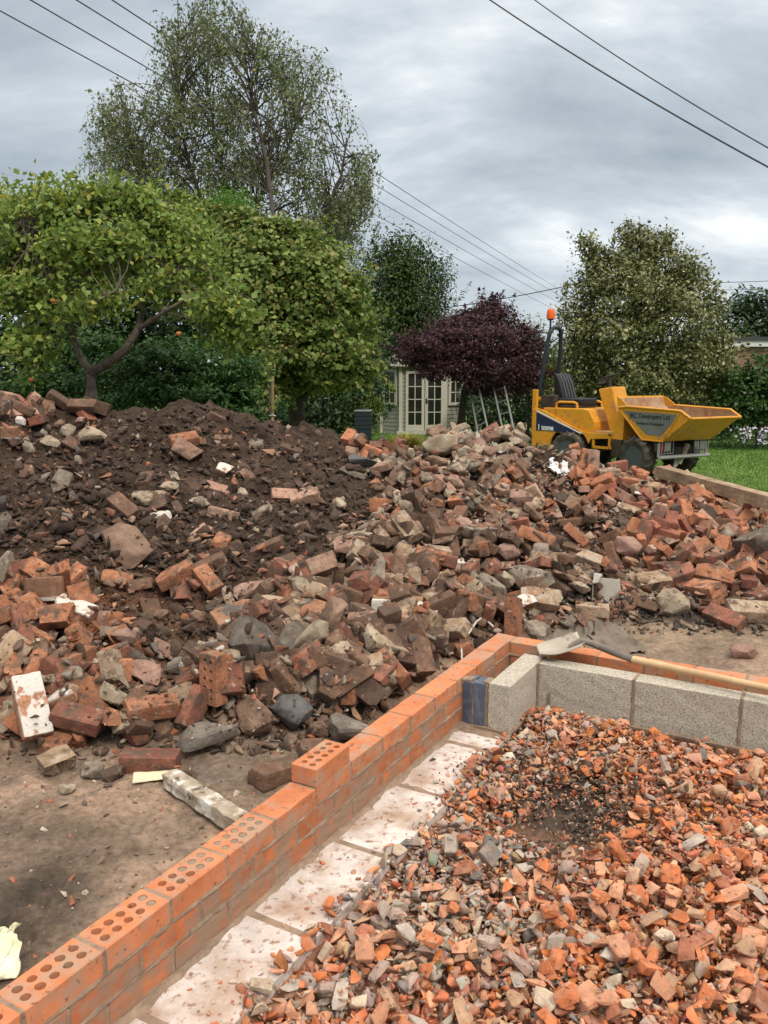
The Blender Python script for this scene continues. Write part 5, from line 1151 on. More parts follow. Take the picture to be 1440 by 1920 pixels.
def spikes(tname, Y, lst, m, sz, n_, spread, seed):
    rs = np.random.default_rng(seed); C = []
    for px, py0, py1 in lst:
        a = P(px, py0, Y); b = P(px + rs.uniform(-4, 4), py1, Y); f = rs.random(n_); C.append(a[None] * (1 - f[:, None]) + b[None] * f[:, None] + rs.normal(0, 1, (n_, 3)) * spread * (1.15 - f[:, None]))
    C = np.concatenate(C); tp_ = leaves('crown_tips', C, sz * np.exp(rs.normal(0, .2, len(C))), rs.normal(0, 1, C.shape), m, bpy.data.objects[tname], .35, down=-1.5, rs=rs)
    cr = [c for c in bpy.data.objects[tname].children if c.name.startswith('crown') and c is not tp_][0]; bm = bmesh.new(); bm.from_mesh(cr.data); bm.from_mesh(tp_.data); bm.to_mesh(cr.data); bm.free(); bpy.data.objects.remove(tp_)
spikes('yew_tree', 26, [(705,500,456),(722,490,455),(738,480,452),(752,480,448),(768,482,455),(780,490,462),(792,500,452),(805,510,468),(815,530,490),(690,510,478),(825,560,520),(836,600,560),(668,560,520)], lm_yew, .13, 60, .12, 1)
make_tree('hedge_shrub', 'mixed dark shrubs filling the gap left of the summerhouse', 'shrub', 17, [(600,830),(600,780),(598,740)], [(540,740,70,60),(620,750,70,50),(690,740,40,50,.8),(560,790,80,30),(660,790,50,30),(480,790,60,30),(690,690,30,50,2),(728,655,26,26,4.4),(742,640,22,20,4.6),(708,700,16,40,4.8),(620,700,80,50,1)], 900, 14, .13, .10, lm_dark, bark_d, .08, 47, inner=.4, asp=.5, twigs=1)
make_tree('fern_shrub', 'light yellow-green feathery shrub beside the dark slatted bin', 'shrub', 17.4, [(668,812),(668,795),(668,780)], [(660,765,28,18),(690,755,24,18),(640,785,24,16),(705,770,14,22)], 170, 16, .08, .075, lm_lime, bark_d, .03, 48, asp=.3, twigs=2, flat=.8, down=-1)
make_tree('purple_maple', 'dark purple-leaved rounded maple hanging over the summerhouse', 'tree', 18.2, [(862,835),(864,790),(870,740),(880,700)], [(845,622,42,26,-.3),(915,598,44,22),(925,580,16,18),(810,652,44,24,-.4),(900,640,70,36,-.6),(968,632,36,28),(790,672,32,20,-.6),(850,690,55,22,-.7),(930,690,60,28,-.5),(985,668,28,32),(870,600,30,18,.2),(975,715,32,24),(860,655,50,24,-.7),(920,726,42,16,-.2),(815,700,26,10,-.9),(790,645,30,18,-1.2),(775,662,22,14,.6),(1000,690,16,30),(885,716,30,12,-.6)],
          2700, 20, .11, .065, lm_purple, bark_d, .09, 49, flat=.4, inner=.5, asp=.5, twigs=3, rough=.4, jit=1.1, shoots=(90, .34))
spikes('purple_maple', 18.2, [(905,590,562),(922,580,556),(930,580,570),(870,590,572),(950,600,580)], lm_purple, .09, 30, .1, 2)
make_tree('variegated_holly', 'large rounded variegated shrub tree with cream-edged leaves behind the dumper', 'tree', 18.5, [(1215,850),(1215,790),(1212,700),(1205,600)],
          [(1190,444,22,20),(1225,462,34,26),(1180,480,34,26),(1100,462,16,18),(1120,500,24,24),(1168,520,50,34,-.3),(1250,505,44,30),(1105,545,34,26),(1200,560,70,44,-.6),(1290,535,36,30),(1090,600,40,34),(1160,620,70,44,-.5),(1260,600,70,46,-.5),(1325,575,30,26),(1335,640,36,36),(1095,670,46,40),(1190,690,84,48,-.3),(1290,680,66,50,-.2),(1075,730,34,40),(1340,710,32,40),(1225,740,80,34,-.2),(1135,740,50,34),(1300,490,18,14)],
          3900, 18, .12, .078, lm_holly, bark_d, .13, 50, flat=.8, inner=.55, asp=.55, twigs=2, rough=.3, jit=1.2, shoots=(170, .5))
spikes('variegated_holly', 18.5, [(1092,510,430),(1108,480,455),(1178,440,412),(1200,450,425),(1165,450,428),(1225,460,440),(1245,480,455),(1280,500,480),(1300,520,492),(1135,500,465),(1340,560,530),(1060,560,530),(1150,470,440),(1322,530,505)], lm_holly, .10, 55, .09, 3)
make_tree('fir_tree', 'dark fir tree far behind the brick outbuilding at the right', 'tree', 32, [(1405,800),(1405,700),(1405,600)], [(1405,570,32,24),(1380,600,40,30),(1440,590,40,40),(1400,640,70,40),(1460,640,50,60),(1420,560,20,14)], 500, 14, .25, .2, lm_dark, bark_d, .2, 51, flat=.6, asp=.4, twigs=1)
make_tree('laurel_bush', 'dark green bush at the right edge in front of the brick outbuilding', 'shrub', 17.5, [(1420,850),(1420,820),(1420,790)], [(1400,730,40,40),(1440,700,40,40),(1390,770,50,35),(1450,760,50,45),(1500,730,50,60),(1360,790,30,26)], 800, 14, .10, .09, leafmat('laurel_leaves', [(.025,.06,.014),(.04,.10,.02),(.07,.15,.03),(.03,.07,.016)], rough=.4), bark_d, .05, 52, asp=.6, twigs=2, inner=.5)
make_tree('cherry_sapling', 'thin wispy light shrub between the purple maple and the roll bar', 'shrub', 20, [(990,835),(990,760),(990,660)], [(990,640,22,40),(1000,700,25,50),(1020,720,25,50),(1040,690,25,50),(1010,640,16,30)], 260, 13, .11, .085, lm_lime, bark_d, .03, 53, asp=.4, twigs=6, flat=1.3, inner=.2, down=-.5)
def hedge(name, label, Y, x0, x1, py_top, depth, dens, m, seed, lsz=.13):
    rs = np.random.default_rng(seed); a = P(x0, 760, Y); b = P(x1, 760, Y); zt = P(0, py_top, Y)[2]; zb = float(lawn_h(Y)); n_ = int(dens * (b[0] - a[0]) * (zt - zb))
    x = rs.uniform(a[0], b[0], n_); top = zt + fbm(x * .9 + seed, x * 0 + seed, 4) * .8; z = zb + (top - zb) * rs.random(n_) ** .8; y = Y + np.abs(rs.normal(0, depth, n_)) + fbm(x * 1.3, z * 1.3, 3) * .8
    C = np.stack([x, y, z], 1); t = thing(name, label, 'hedge', ((a[0] + b[0]) / 2, Y, zb)); c = MB()
    for i in range(int((b[0] - a[0]) / .45)):
        xx = a[0] + .2 + i * .45; c.tube([(xx, Y + depth, zb - .05), (xx + rs.uniform(-.1, .1), Y + depth, zb + (zt - zb) * .45), (xx + rs.uniform(-.25, .25), Y + depth, zb + (zt - zb) * .8)], [.04, .03, .012], 5)
    c.build('stems', bark_d, t); leaves('foliage', C, lsz * np.exp(rs.normal(0, .25, n_)), np.array([0, -.7, .5]) + rs.normal(0, .6, (n_, 3)), m, t, .55, rs=rs)
hedge('hedge', 'long dark hedge closing the garden behind the summerhouse and the dumper', 27, 560, 1180, 650, .7, 200, lm_dark, 5, .17)
hedge('hedge', 'dark garden hedge at the far left behind the heap', 18, -260, 640, 600, .6, 240, lm_dark, 6, .15)
hedge('hedge', 'low dark hedge behind the flower bed at the right edge', 20, 1080, 1760, 745, .5, 330, lm_dark, 7, .12)
hedge('hedge', 'shadowy undergrowth under the purple maple behind the ladders', 21, 866, 1130, 700, .8, 1000, lm_dark, 8, .11)
# flower bed
def flowers():
    rs = np.random.default_rng(9); Y = 17.0; n_ = 2600; x = rs.uniform(P(1325,820,Y)[0], P(1700,820,Y)[0], n_); z = lawn_h(Y) + rs.random(n_) * .42 * (1 + .4 * fbm(x * 3, x * 0, 2)); y = Y + rs.normal(0, .18, n_)
    t = thing('daisy_bed', 'low bank of pale lilac daisies along the lawn edge at the right', 'flowers', (x.mean(), Y, float(lawn_h(Y))))
    leaves('foliage', np.stack([x, y, z], 1), .07 * np.exp(rs.normal(0, .2, n_)), rs.normal(0, 1, (n_, 3)), lm_dark, t, .3, down=-1, rs=rs)
    k = 620; x = rs.uniform(P(1325,820,Y)[0], P(1700,820,Y)[0], k); z = lawn_h(Y) + .12 + rs.random(k) * .34; y = Y - .16 + rs.normal(0, .1, k)
    keep = fbm(x * 2.2, z * 5, 2) > -.1; C = np.stack([x, y, z], 1)[keep]
    leaves('blossom', C, .042 * np.exp(rs.normal(0, .25, len(C))), np.array([0, -1, .6]) + rs.normal(0, .4, C.shape), leafmat('lilac_petals', [(.42,.38,.55),(.6,.56,.68),(.7,.68,.74)], transl=.2), t, 1.0, .02, rs=rs)
flowers()
def tuft(name, label, px, py, Y, n_, h, spread, m, seed, z0=None):
    rs = np.random.default_rng(seed); b = P(px, py, Y); b[2] = lawn_h(Y) if z0 is None else z0; V = []; F = []
    for i in range(n_):
        a = rs.uniform(0, 6.28); r_ = rs.random() * .06; ln = h * rs.uniform(.6, 1.15); sp_ = spread * rs.uniform(.2, 1); d = np.array([math.cos(a), math.sin(a), 0]); s_ = np.array([-d[1], d[0], 0]) * .007
        p0 = b + d * r_; p1 = p0 + d * sp_ * .35 + np.array([0, 0, ln * .65]); p2 = p0 + d * sp_ + np.array([0, 0, ln * (.95 - .5 * sp_ / max(spread, .01) * .6)]); n0 = len(V)
        V += [p0 - s_, p0 + s_, p1 + s_, p1 - s_, p2 + s_ * .2, p2 - s_ * .2]; F += [(n0, n0 + 1, n0 + 2, n0 + 3), (n0 + 3, n0 + 2, n0 + 4, n0 + 5)]
    g_ = bigmesh(name, np.array(V), np.array(F), m, origin=b); return tag(g_, label, 'plant')
tuft('ornamental_grass', 'golden yellow grass clump in front of the summerhouse doors', 765, 842, 14.5, 700, .52, .45, lm_gold, 1)
tuft('ornamental_grass', 'small green and yellow grass clump at the left of the golden one', 738, 838, 15.2, 260, .45, .32, lm_lime, 2)
# grass blades on the lawn
def blades():
    rs = np.random.default_rng(10); n_ = 60000; y = 9.9 + 13 * rs.random(n_) ** 1.3; x = rs.uniform(-.02, .62, n_) * y; 
    V = np.empty((n_, 3, 3)); h = rs.uniform(.02, .055, n_) * (1 + .5 * fbm(x, y, 3)); a = rs.uniform(0, 6.28, n_); w = .004 + .0007 * (y - 10); z = lawn_h(y) + 0
    V[:, 0] = np.stack([x - np.cos(a) * w, y - np.sin(a) * w, z], 1); V[:, 1] = np.stack([x + np.cos(a) * w, y + np.sin(a) * w, z], 1); V[:, 2] = np.stack([x + rs.normal(0, .015, n_), y + rs.normal(0, .015, n_), z + h], 1)
    keep = hm(x, np.minimum(y, 10.5)) < .02; V = V[keep | (y > 10.6)]
    g_ = bigmesh('grass', V.reshape(-1, 3), np.arange(len(V) * 3).reshape(-1, 3), leafmat('grass_blades', [(.05,.13,.015),(.08,.19,.025),(.12,.23,.03),(.06,.15,.02)], transl=.3)); tag(g_, 'short green grass blades of the lawn', 'grass', kind='stuff')
blades()
# stake and young tree
def stake():
    Y = 9.4; m = mat('brown_timber_stake', ramp=[(.3,(.22,.13,.075)),(.7,(.36,.24,.14))], scale=12, rough=.9)
    a = P(511, 830, Y); b = P(511, 705, Y); t = thing('young_tree', 'thin young tree tied to a brown wooden stake on the crest of the heap', 'tree', a)
    s_ = MB(); s_.tube([a, b], .018, 8); s_.build('stake', m, t); q = MB(); q.tube([a + np.array([.03, 0, 0]), P(505,760,Y), P(508,700,Y), P(502,650,Y), P(505,600,Y)], [.01,.008,.007,.005,.003], 5)
    q.tube([P(505,790,Y), P(490,765,Y), P(478,750,Y)], [.006,.005,.003], 4); q.build('trunk', bark_a, t)
    rs = np.random.default_rng(3); C = np.array([P(505 + rs.normal(0, 12), rs.uniform(610, 770), Y + rs.normal(0, .1)) for _ in range(230)]); leaves('crown', C, .06 * np.exp(rs.normal(0,.2,230)), rs.normal(0,1,(230,3)), lm_maple, t, .7, rs=rs)
    k = MB(); k.tube([P(505,780,Y) , P(511,778,Y-.03), P(517,780,Y)], .006, 5); k.build('tie', mat('white_tie', color=(.7,.7,.66)), t)
stake()

# ------------------------------------------------------------------ summerhouse
def summerhouse():
    Y = 22.6; zg = float(lawn_h(Y)); s = SC(Y)
    X = lambda px: (px - 720) * s * 1.0
    mw = mat('pale_sage_paint', color=(.50, .485, .41), rough=.7, vary=.06, scale=3); mb = mat('sage_boarding', color=(.31, .31, .25), rough=.75, vary=.08, scale=3); mg = mat('dark_glass', color=(.015, .018, .016), rough=.08, spec=.6); mr = mat('felt_roof', ramp=[(.3,(.07,.065,.06)),(.7,(.14,.13,.12))], scale=8, rough=.95); mk = mat('black_iron', color=(.02,.02,.02), rough=.5)
    xa, xb = X(751), X(834); eave = P(0, 686, Y)[2]; w = xb - xa; sx = .52
    t = thing('summerhouse', 'small sage-green summerhouse with glazed double doors, half hidden by the purple maple', 'summerhouse', ((xa + xb) / 2, Y, zg))
    plan = [(xa, Y), (xb, Y), (xb + sx, Y + .55), (xb + sx, Y + 1.7), (xa - sx, Y + 1.7), (xa - sx, Y + .55)]
    b = MB()
    for i in range(6):       # overlapping boards
        p, q = np.array(plan[i]), np.array(plan[(i + 1) % 6]); d = q - p; nrm = np.array([d[1], -d[0]]) / np.hypot(*d); nb = 17; hh = (eave - zg) / nb
        for k in range(nb):
            z0 = zg + k * hh; o0 = nrm * .018; o1 = nrm * .004
            b.add([(p[0] + o0[0], p[1] + o0[1], z0), (q[0] + o0[0], q[1] + o0[1], z0), (q[0] + o1[0], q[1] + o1[1], z0 + hh), (p[0] + o1[0], p[1] + o1[1], z0 + hh), (p[0], p[1], z0), (q[0], q[1], z0)], [(0,1,2,3), (4,5,1,0)])
    b.build('wall', mb, t, fix=False)
    f = MB()
    for (x, y) in plan[:3] + [plan[5]]: f.box((x - .045, y - .05, zg), (x + .045, y + .03, eave + .02))
    f.box((xa - .06, Y - .07, eave - .06), (xb + .06, Y - .02, eave + .04)); f.box((xa - .1, Y - .12, zg - .02), (xb + .1, Y, zg + .09)); f.build('trim', mw, t)
    def frame(nm, p, q, z0, z1, cols, rows, rail, handle=False):
        """glazed leaf between plan points p and q"""
        p, q = Vector((*p, 0)), Vector((*q, 0)); d = (q - p).normalized(); nrm = Vector((d.y, -d.x, 0)); Wd = (q - p).length
        T = Matrix(((d.x, -nrm.x, 0, p.x), (d.y, -nrm.y, 0, p.y), (0, 0, 1, 0), (0, 0, 0, 1)))
        m_ = MB(T); fw = .075
        m_.box((0, -.065, z0), (fw, -.02, z1)); m_.box((Wd - fw, -.065, z0), (Wd, -.02, z1)); m_.box((fw, -.064, z0), (Wd - fw, -.021, z0 + rail)); m_.box((fw, -.064, z1 - fw), (Wd - fw, -.021, z1))
        for i in range(1, cols): xx = fw + (Wd - 2 * fw) * i / cols; m_.box((xx - .012, -.06, z0 + rail), (xx + .012, -.03, z1 - fw))
        for j in range(1, rows): zz = z0 + rail + (z1 - fw - z0 - rail) * j / rows; m_.box((fw, -.059, zz - .012), (Wd - fw, -.031, zz + .012))
        o_ = m_.build(nm, mw, t); g_ = MB(T); g_.box((fw - .005, -.045, z0 + rail - .005), (Wd - fw + .005, -.038, z1 - fw + .005)); gg = g_.build('pane', mg, o_)
        if handle: h_ = MB(T); h_.box((.02, -.085, (z0 + z1) / 2 - .07), (.05, -.066, (z0 + z1) / 2 + .07)); h_.box((.025, -.11, (z0 + z1) / 2), (.14, -.09, (z0 + z1) / 2 + .02)); h_.build('handle', mk, o_)
    mid = (xa + xb) / 2 + X(720)
    frame('door', (X(760), Y), (X(795) , Y), zg + .1, eave - .13, 2, 4, .16); frame('door', (X(796.5), Y), (X(831), Y), zg + .1, eave - .13, 2, 4, .16, True)
    lp, rp = np.array(plan[5]), np.array(plan[0]); frame('window', tuple(lp * .88 + rp * .12), tuple(lp * .14 + rp * .86), zg + .78, eave - .08, 2, 3, .075)
    lp, rp = np.array(plan[1]), np.array(plan[2]); frame('window', tuple(lp * .88 + rp * .12), tuple(lp * .14 + rp * .86), zg + .78, eave - .08, 2, 3, .075)
    r_ = MB(); ov = .16; cx, cy = (xa + xb) / 2, Y + .95; ap = (cx, cy, eave + .62)
    rp_ = [(cx + (x - cx) * (1 + ov), cy + (y - cy) * (1 + ov)) for x, y in plan]
    r_.add([(x, y, eave + .03) for x, y in rp_] + [ap] + [(x, y, eave - .02) for x, y in rp_], [(i, (i + 1) % 6, 6) for i in range(6)] + [(i, (i + 1) % 6, 7 + (i + 1) % 6, 7 + i) for i in range(6)] + [tuple(range(7, 13))]); ro = r_.build('roof', mr, t)
    rb = MB()
    for x, y in rp_: rb.tube([(x, y, eave + .045), (ap[0], ap[1], ap[2] + .01)], .022, 6)
    for i in range(6): rb.tube([(*rp_[i], eave + .0), (*rp_[(i + 1) % 6], eave + .0)], .03, 6)
    rb.build('ridge_trim', mw, ro); fn = MB(); fn.lathe([(.05, 0), (.05, .05), (.02, .08), (.045, .12), (.045, .16), (.012, .24), (.004, .3)], ap, n=12); fn.build('finial', mw, ro, smooth=True)
summerhouse()
def bin_():
    Y = 16.5; a = P(665, 812, Y); b = P(696, 772, Y); z0 = float(lawn_h(Y)); m = mat('dark_blue_plastic', color=(.02, .028, .036), rough=.5); t = thing('compost_bin', 'dark slatted plastic compost bin left of the summerhouse', 'bin', ((a[0] + b[0]) / 2, Y, z0)); q = MB(); h = b[2] - z0
    for k in range(9): z = z0 + h * k / 9; q.box((a[0] - .003 * k * 0, Y, z), (b[0], Y + .34, z + h / 9 - .012))
    q.box((a[0] + .012, Y + .012, z0), (b[0] - .012, Y + .328, z0 + h)); q.build('body', m, t); l_ = MB(); l_.box((a[0] - .01, Y - .01, z0 + h), (b[0] + .01, Y + .35, z0 + h + .03)); l_.build('lid', mat('grey_lid', color=(.2, .21, .22), rough=.6), t, bevel=.008)
bin_()
# ladders under the purple maple
def ladder(label, A0, A1, B0, B1, Y, lean):
    m = mat('weathered_ladder_metal', color=(.13, .135, .135), rough=.5, metal=.2, vary=.1, scale=6)
    def pt(p, f): q = P(p[0], p[1], Y); return q
    zt = lambda p: P(p[0], p[1], Y)[2]
    def stile(lo, hi):
        a = Vector(P(lo[0], lo[1], Y)); b = Vector(P(hi[0], hi[1], Y + lean)); d = (b - a) / (b.z - a.z); a = a + d * (float(lawn_h(Y)) - a.z); b = b + d * .4; return a, b
    a0, a1 = stile(A0, A1); b0, b1 = stile(B0, B1); t = thing('ladder', label, 'ladder', (a0 + b0) / 2)
    for p, q in ((a0, a1), (b0, b1)): s_ = MB(); s_.tube([p, q], .026, 4); s_.build('stile', m, t)
    n_ = int((a1 - a0).length / .27)
    for k in range(1, n_): r_ = MB(); f = k / n_; r_.tube([a0.lerp(a1, f), b0.lerp(b1, f)], .014, 6); r_.build('rung', m, t)
ladder('aluminium ladder leaning under the purple maple, the one nearer the summerhouse', (893,797), (885,753), (913,797), (897,724), 17.2, .45)
ladder('aluminium ladder leaning under the purple maple, the one nearer the dumper', (942,804), (930,749), (964,809), (949,740), 17.0, .45)
# brick outbuilding
def outbuilding():
    Y = 24; x0 = P(1352, 700, Y)[0]; zt = P(0, 650, Y)[2]; zg = float(lawn_h(Y)); t = thing('brick_outbuilding', 'low brown brick outbuilding with flat roof and white fascia at the right edge', 'building', (x0 + 2.5, Y, zg))
    m = bpy.data.materials.new('brown_brickwork'); m.use_nodes = True; nt_ = m.node_tree; b = nt_.nodes['Principled BSDF']; br = nt_.nodes.new('ShaderNodeTexBrick'); tc_ = nt_.nodes.new('ShaderNodeTexCoord'); mp_ = nt_.nodes.new('ShaderNodeMapping'); mp_.inputs['Rotation'].default_value = (math.pi / 2, 0, 0)
    nt_.links.new(tc_.outputs['Object'], mp_.inputs[0]); nt_.links.new(mp_.outputs[0], br.inputs[0]); br.inputs['Color1'].default_value = (.20, .10, .065, 1); br.inputs['Color2'].default_value = (.28, .15, .10, 1); br.inputs['Mortar'].default_value = (.25, .2, .16, 1); br.inputs['Scale'].default_value = 1; br.inputs['Brick Width'].default_value = .225; br.inputs['Row Height'].default_value = .075; br.inputs['Mortar Size'].default_value = .008
    nt_.links.new(br.outputs[0], b.inputs['Base Color']); b.inputs['Roughness'].default_value = .9
    w = MB(); w.box((x0, Y, zg), (x0 + 6, Y + 4, zt)); w.build('wall', m, t); f = MB(); f.box((x0 - .15, Y - .15, zt), (x0 + 6.1, Y + 4.1, zt + .17)); f.build('fascia', mat('white_fascia', color=(.62, .64, .66), rough=.6), t); r_ = MB(); r_.box((x0 - .2, Y - .2, zt + .17), (x0 + 6.15, Y + 4.15, zt + .27)); r_.build('roof', mat('dark_roof_felt', color=(.06, .06, .065), rough=.9), t)
outbuilding()
# overhead wires, slung high above the garden
m_wire = mat('black_cable', color=(.035, .037, .042), rough=.6)
def wire(label, a, Ya, b, Yb, r_=.012, sag=.25, ext=.25):
    A_ = Vector(P(a[0], a[1], Ya)); B_ = Vector(P(b[0], b[1], Yb)); d = B_ - A_; A2 = A_ - d * ext * (1 if Ya > 20 else .35); B2 = B_ + d * ext; q = MB(); n_ = 28; L0 = (B2 - A2)
    pts_ = [A2 + L0 * (i / n_) - Vector((0, 0, sag * 4 * (i / n_) * (1 - i / n_))) for i in range(n_ + 1)]; q.tube(pts_, r_, 5); o_ = q.build('overhead_wire', m_wire, None, origin=pts_[0]); tag(o_, label, 'wire', 'overhead wires')
wire('overhead wire entering at the left edge, lowest of the four crossing behind the birch', (0,8), 24, (1050,583), 110, .018, .3)
wire('overhead wire crossing the top left corner, second from the left edge', (75,-2), 24, (1050,566), 110, .018, .3)
wire('overhead wire crossing the top left, third from the left edge', (160,-2), 24, (1050,552), 110, .018, .3)
wire('overhead wire crossing the top left just left of the birch top, fourth from the edge', (226,-2), 24, (1050,541), 110, .018, .3)
wire('lower of the two thick overhead wires crossing the top right sky', (925,0), 15, (1440,300), 11, .0115, .12, .3)
wire('upper of the two overhead wires crossing the top right sky', (1008,0), 16, (1440,265), 12, .0095, .12, .3)
wire('short wire rising gently from behind the purple maple towards the holly', (840,575), 46, (1075,532), 40, .022, .1, .15)
wire('thin horizontal wire right of the holly above the fir tree', (1335,529), 60, (1440,526), 60, .02, .05, .3)
wire('lower thin horizontal wire right of the holly above the fir tree', (1335,543), 60, (1440,541), 60, .02, .05, .3)

# ------------------------------------------------------------------ things lying about on site
def shovel():
    t = thing('shovel', 'long-handled shovel with a grey mud-coated blade resting across the block and brick walls', 'shovel', G(1150, 1222, WTOP + .03))
    a = Vector(G(1012, 1228, WTOP + .012)); b = Vector(G(1092, 1205, WTOP + .075)); c = Vector(G(1186, 1236, WTOP + .052)); e_ = Vector(G(1470, 1297, WTOP + .060)); d = (b - a); Ld = d.length; d.normalize(); side = d.cross(Vector((0, 0, 1))).normalized(); up = side.cross(d).normalized()
    m_ = MB(); nu, nv = 18, 15
    for i in range(nu):
        f = i / (nu - 1); wd = .105 * min(1, math.sin(math.pi * min(f * .9 + .12, .5)) ** .5) * (1 if f < .93 else .8)
        for j in range(nv):
            g_ = j / (nv - 1) * 2 - 1; m_.v.append(a + d * Ld * f + side * wd * g_ + up * (.028 * g_ * g_ - .01 * math.sin(f * math.pi)))
    m_.f = [[i * nv + j, (i + 1) * nv + j, (i + 1) * nv + j + 1, i * nv + j + 1] for i in range(nu - 1) for j in range(nv - 1)]
    o_ = m_.build('blade', mat('mud_coated_steel', ramp=[(.3,(.30,.26,.21)),(.6,(.42,.38,.32)),(.8,(.5,.47,.42))], scale=7, rough=.75, bump=.3, bscale=60, patch=((.2,.14,.1), 9, .58, .7)), t, smooth=True); md = o_.modifiers.new('thick', 'SOLIDIFY'); md.thickness = .004
    s_ = MB(); s_.tube([b - d * .07, b - d * .0 + up * .012, b.lerp(c, .25) + Vector((0,0,.012)), b.lerp(c, .6) + Vector((0,0,.004)), c], [.010, .015, .0175, .0175, .018], 12); s_.build('socket', mat('dark_socket_steel', ramp=[(.3,(.06,.055,.05)),(.7,(.22,.19,.16))], scale=10, rough=.6), t, smooth=True)
    h_ = MB(); h_.tube([c.lerp(e_, f) for f in (0, .02, .3, .6, 1)], [.017, .0165, .016, .016, .016], 14); h_.build('handle', mat('pale_wooden_handle', ramp=[(.3,(.42,.27,.14)),(.6,(.56,.39,.22)),(.8,(.62,.46,.29))], scale=5, vary=.1, rough=.55), t, smooth=True)
shovel()
def beam(name, label, cat, a, b, w, h, m, jit=.006, cuts=10, roll=0.0):
    a, b = Vector(a), Vector(b); d = (b - a); L_ = d.length; d.normalize(); s_ = d.cross(Vector((0, 0, 1))).normalized(); u_ = s_.cross(d)
    if roll: q_ = Matrix.Rotation(roll, 3, d); s_ = q_ @ s_; u_ = q_ @ u_
    T = Matrix(((d.x, s_.x, u_.x, a.x), (d.y, s_.y, u_.y, a.y), (d.z, s_.z, u_.z, a.z), (0, 0, 0, 1))); q = MB(T); jbox(q, (0, -w / 2, -h / 2), (L_, w / 2, h / 2), bev=.004, jit=jit, cuts=cuts); o_ = q.build(name, m, None, origin=a); tag(o_, label, cat); return o_
beam('timber_offcut', 'squared timber offcut with flaking white paint lying against the left side of the new wall', 'timber', (-.785, 2.83, .035), (-.44, 2.47, .045), .062, .058, mat('flaking_white_timber', ramp=[(.3,(.17,.13,.09)),(.5,(.33,.27,.2)),(.7,(.46,.4,.32))], scale=10, vary=.2, rough=.95, bump=.8, bscale=50, patch=((.66,.63,.57), 11, .48, .58), patch2=((.10,.075,.055), 18, .56, .64)))
pa, pb = P(1238, 884, 8.5), P(1452, 948, 6.9)
beam('timber_sleeper', 'long brown timber sleeper resting on the right-hand brick pile at the lawn edge', 'timber', pa, P(1464, 946, 7.1), .14, .115, mat('weathered_sleeper', ramp=[(.3,(.17,.115,.075)),(.5,(.27,.19,.125)),(.7,(.38,.29,.2))], scale=6, vary=.18, rough=.95, bump=.6, bscale=40), .004, 14)
def sheet(name, label, cat, corners, nu, nv, m, amp, freq, seed, th=.002, lift=0.01, onground=False):
    """crumpled sheet between four corners (in order), laid over what is below it when onground"""
    c = [np.array(q) for q in corners]; V = []
    for i in range(nu):
        for j in range(nv):
            f, g_ = i / (nu - 1), j / (nv - 1); p = (c[0] * (1 - f) + c[1] * f) * (1 - g_) + (c[3] * (1 - f) + c[2] * f) * g_
            if onground: p[2] = min(float(hm(p[0], p[1])), float(hb(p[0], p[1])) + .05) + lift
            n_ = np.array(vn3(Vector(p) * freq + Vector((seed, 0, 0)))) * amp + np.array(vn3(Vector(p) * freq * 2.7 + Vector((0, seed, 0)))) * amp * .45; n_[2] = abs(n_[2]) * 1.2; V.append(p + n_)
    V = np.array(V); org = V.mean(0); org[2] = V[:, 2].min(); o_ = bigmesh(name, V, grid_faces(nu, nv), m, origin=org, smooth=True); md = o_.modifiers.new('thick', 'SOLIDIFY'); md.thickness = th; tag(o_, label, cat); return o_
m_mem = mat('grey_membrane', ramp=[(.3,(.12,.095,.072)),(.6,(.175,.145,.115)),(.8,(.23,.195,.155))], scale=6, vary=.15, rough=.7, bump=.5, bscale=25, patch=((.2,.14,.1), 5, .55, .68))
sheet('membrane_sheet', 'crumpled dark grey membrane lying on the mud behind the shovel', 'sheet', [G(1070,1160,.06), G(1135,1155,.03), G(1215,1212,.02), G(1150,1222,.02)], 46, 30, m_mem, .022, 7, 3, .003, .012, True)
sheet('membrane_sheet', 'second strip of grey membrane just behind the wall corner', 'sheet', [G(1000,1195,.06), G(1075,1165,.04), G(1120,1205,.02), G(1050,1215,.02)], 30, 20, m_mem, .014, 8, 8, .003, .01, True)
m_cloth = mat('grey_torn_cloth', ramp=[(.3,(.26,.23,.19)),(.6,(.4,.37,.32)),(.8,(.52,.5,.45))], scale=8, vary=.2, rough=.95, bump=.4, bscale=50, patch=(SOILC, 8, .56, .68))
def tatter(label, L0, L1, w, seed):
    p0, p1 = hit(*L0), hit(*L1); d = p1 - p0; s_ = np.array([-d[1], d[0], 0]); s_ = s_ / np.linalg.norm(s_) * w
    sheet('torn_cloth', label, 'cloth', [p0 - s_, p1 - s_ * .5, p1 + s_ * .6, p0 + s_], 34, 12, m_cloth, .045, 9, seed, .004, .03, True)
tatter('torn grey fabric strip hanging down the middle of the pale stony heap', (868,812), (925,880), .10, 2)
tatter('second torn fabric strip right of the first on the pale stony heap', (895,815), (945,860), .07, 5)
tatter('short rag of grey fabric near the top of the pale stony heap', (845,815), (880,835), .06, 7)
m_plastic = mat('white_plastic_film', color=(.68, .68, .68), rough=.4, vary=.1, scale=20)
p = hit(1045, 885); sheet('plastic_sheet', 'crumpled white plastic film on the heap left of the dumper', 'litter', [p + [-.12,-.05,0], p + [.1,-.1,0], p + [.12,.1,0], p + [-.05,.14,0]], 18, 16, m_plastic, .05, 16, 4, .002, .04, True)
p = hit(1092, 1110); sheet('plastic_cup', 'small crushed white plastic container on the mud between the heaps', 'litter', [p + [-.06,-.03,0], p + [.07,-.04,0], p + [.06,.03,0], p + [-.06,.04,0]], 14, 10, mat('clean_white_plastic', color=(.8, .82, .84), rough=.35), .022, 22, 6, .003, .03, True)
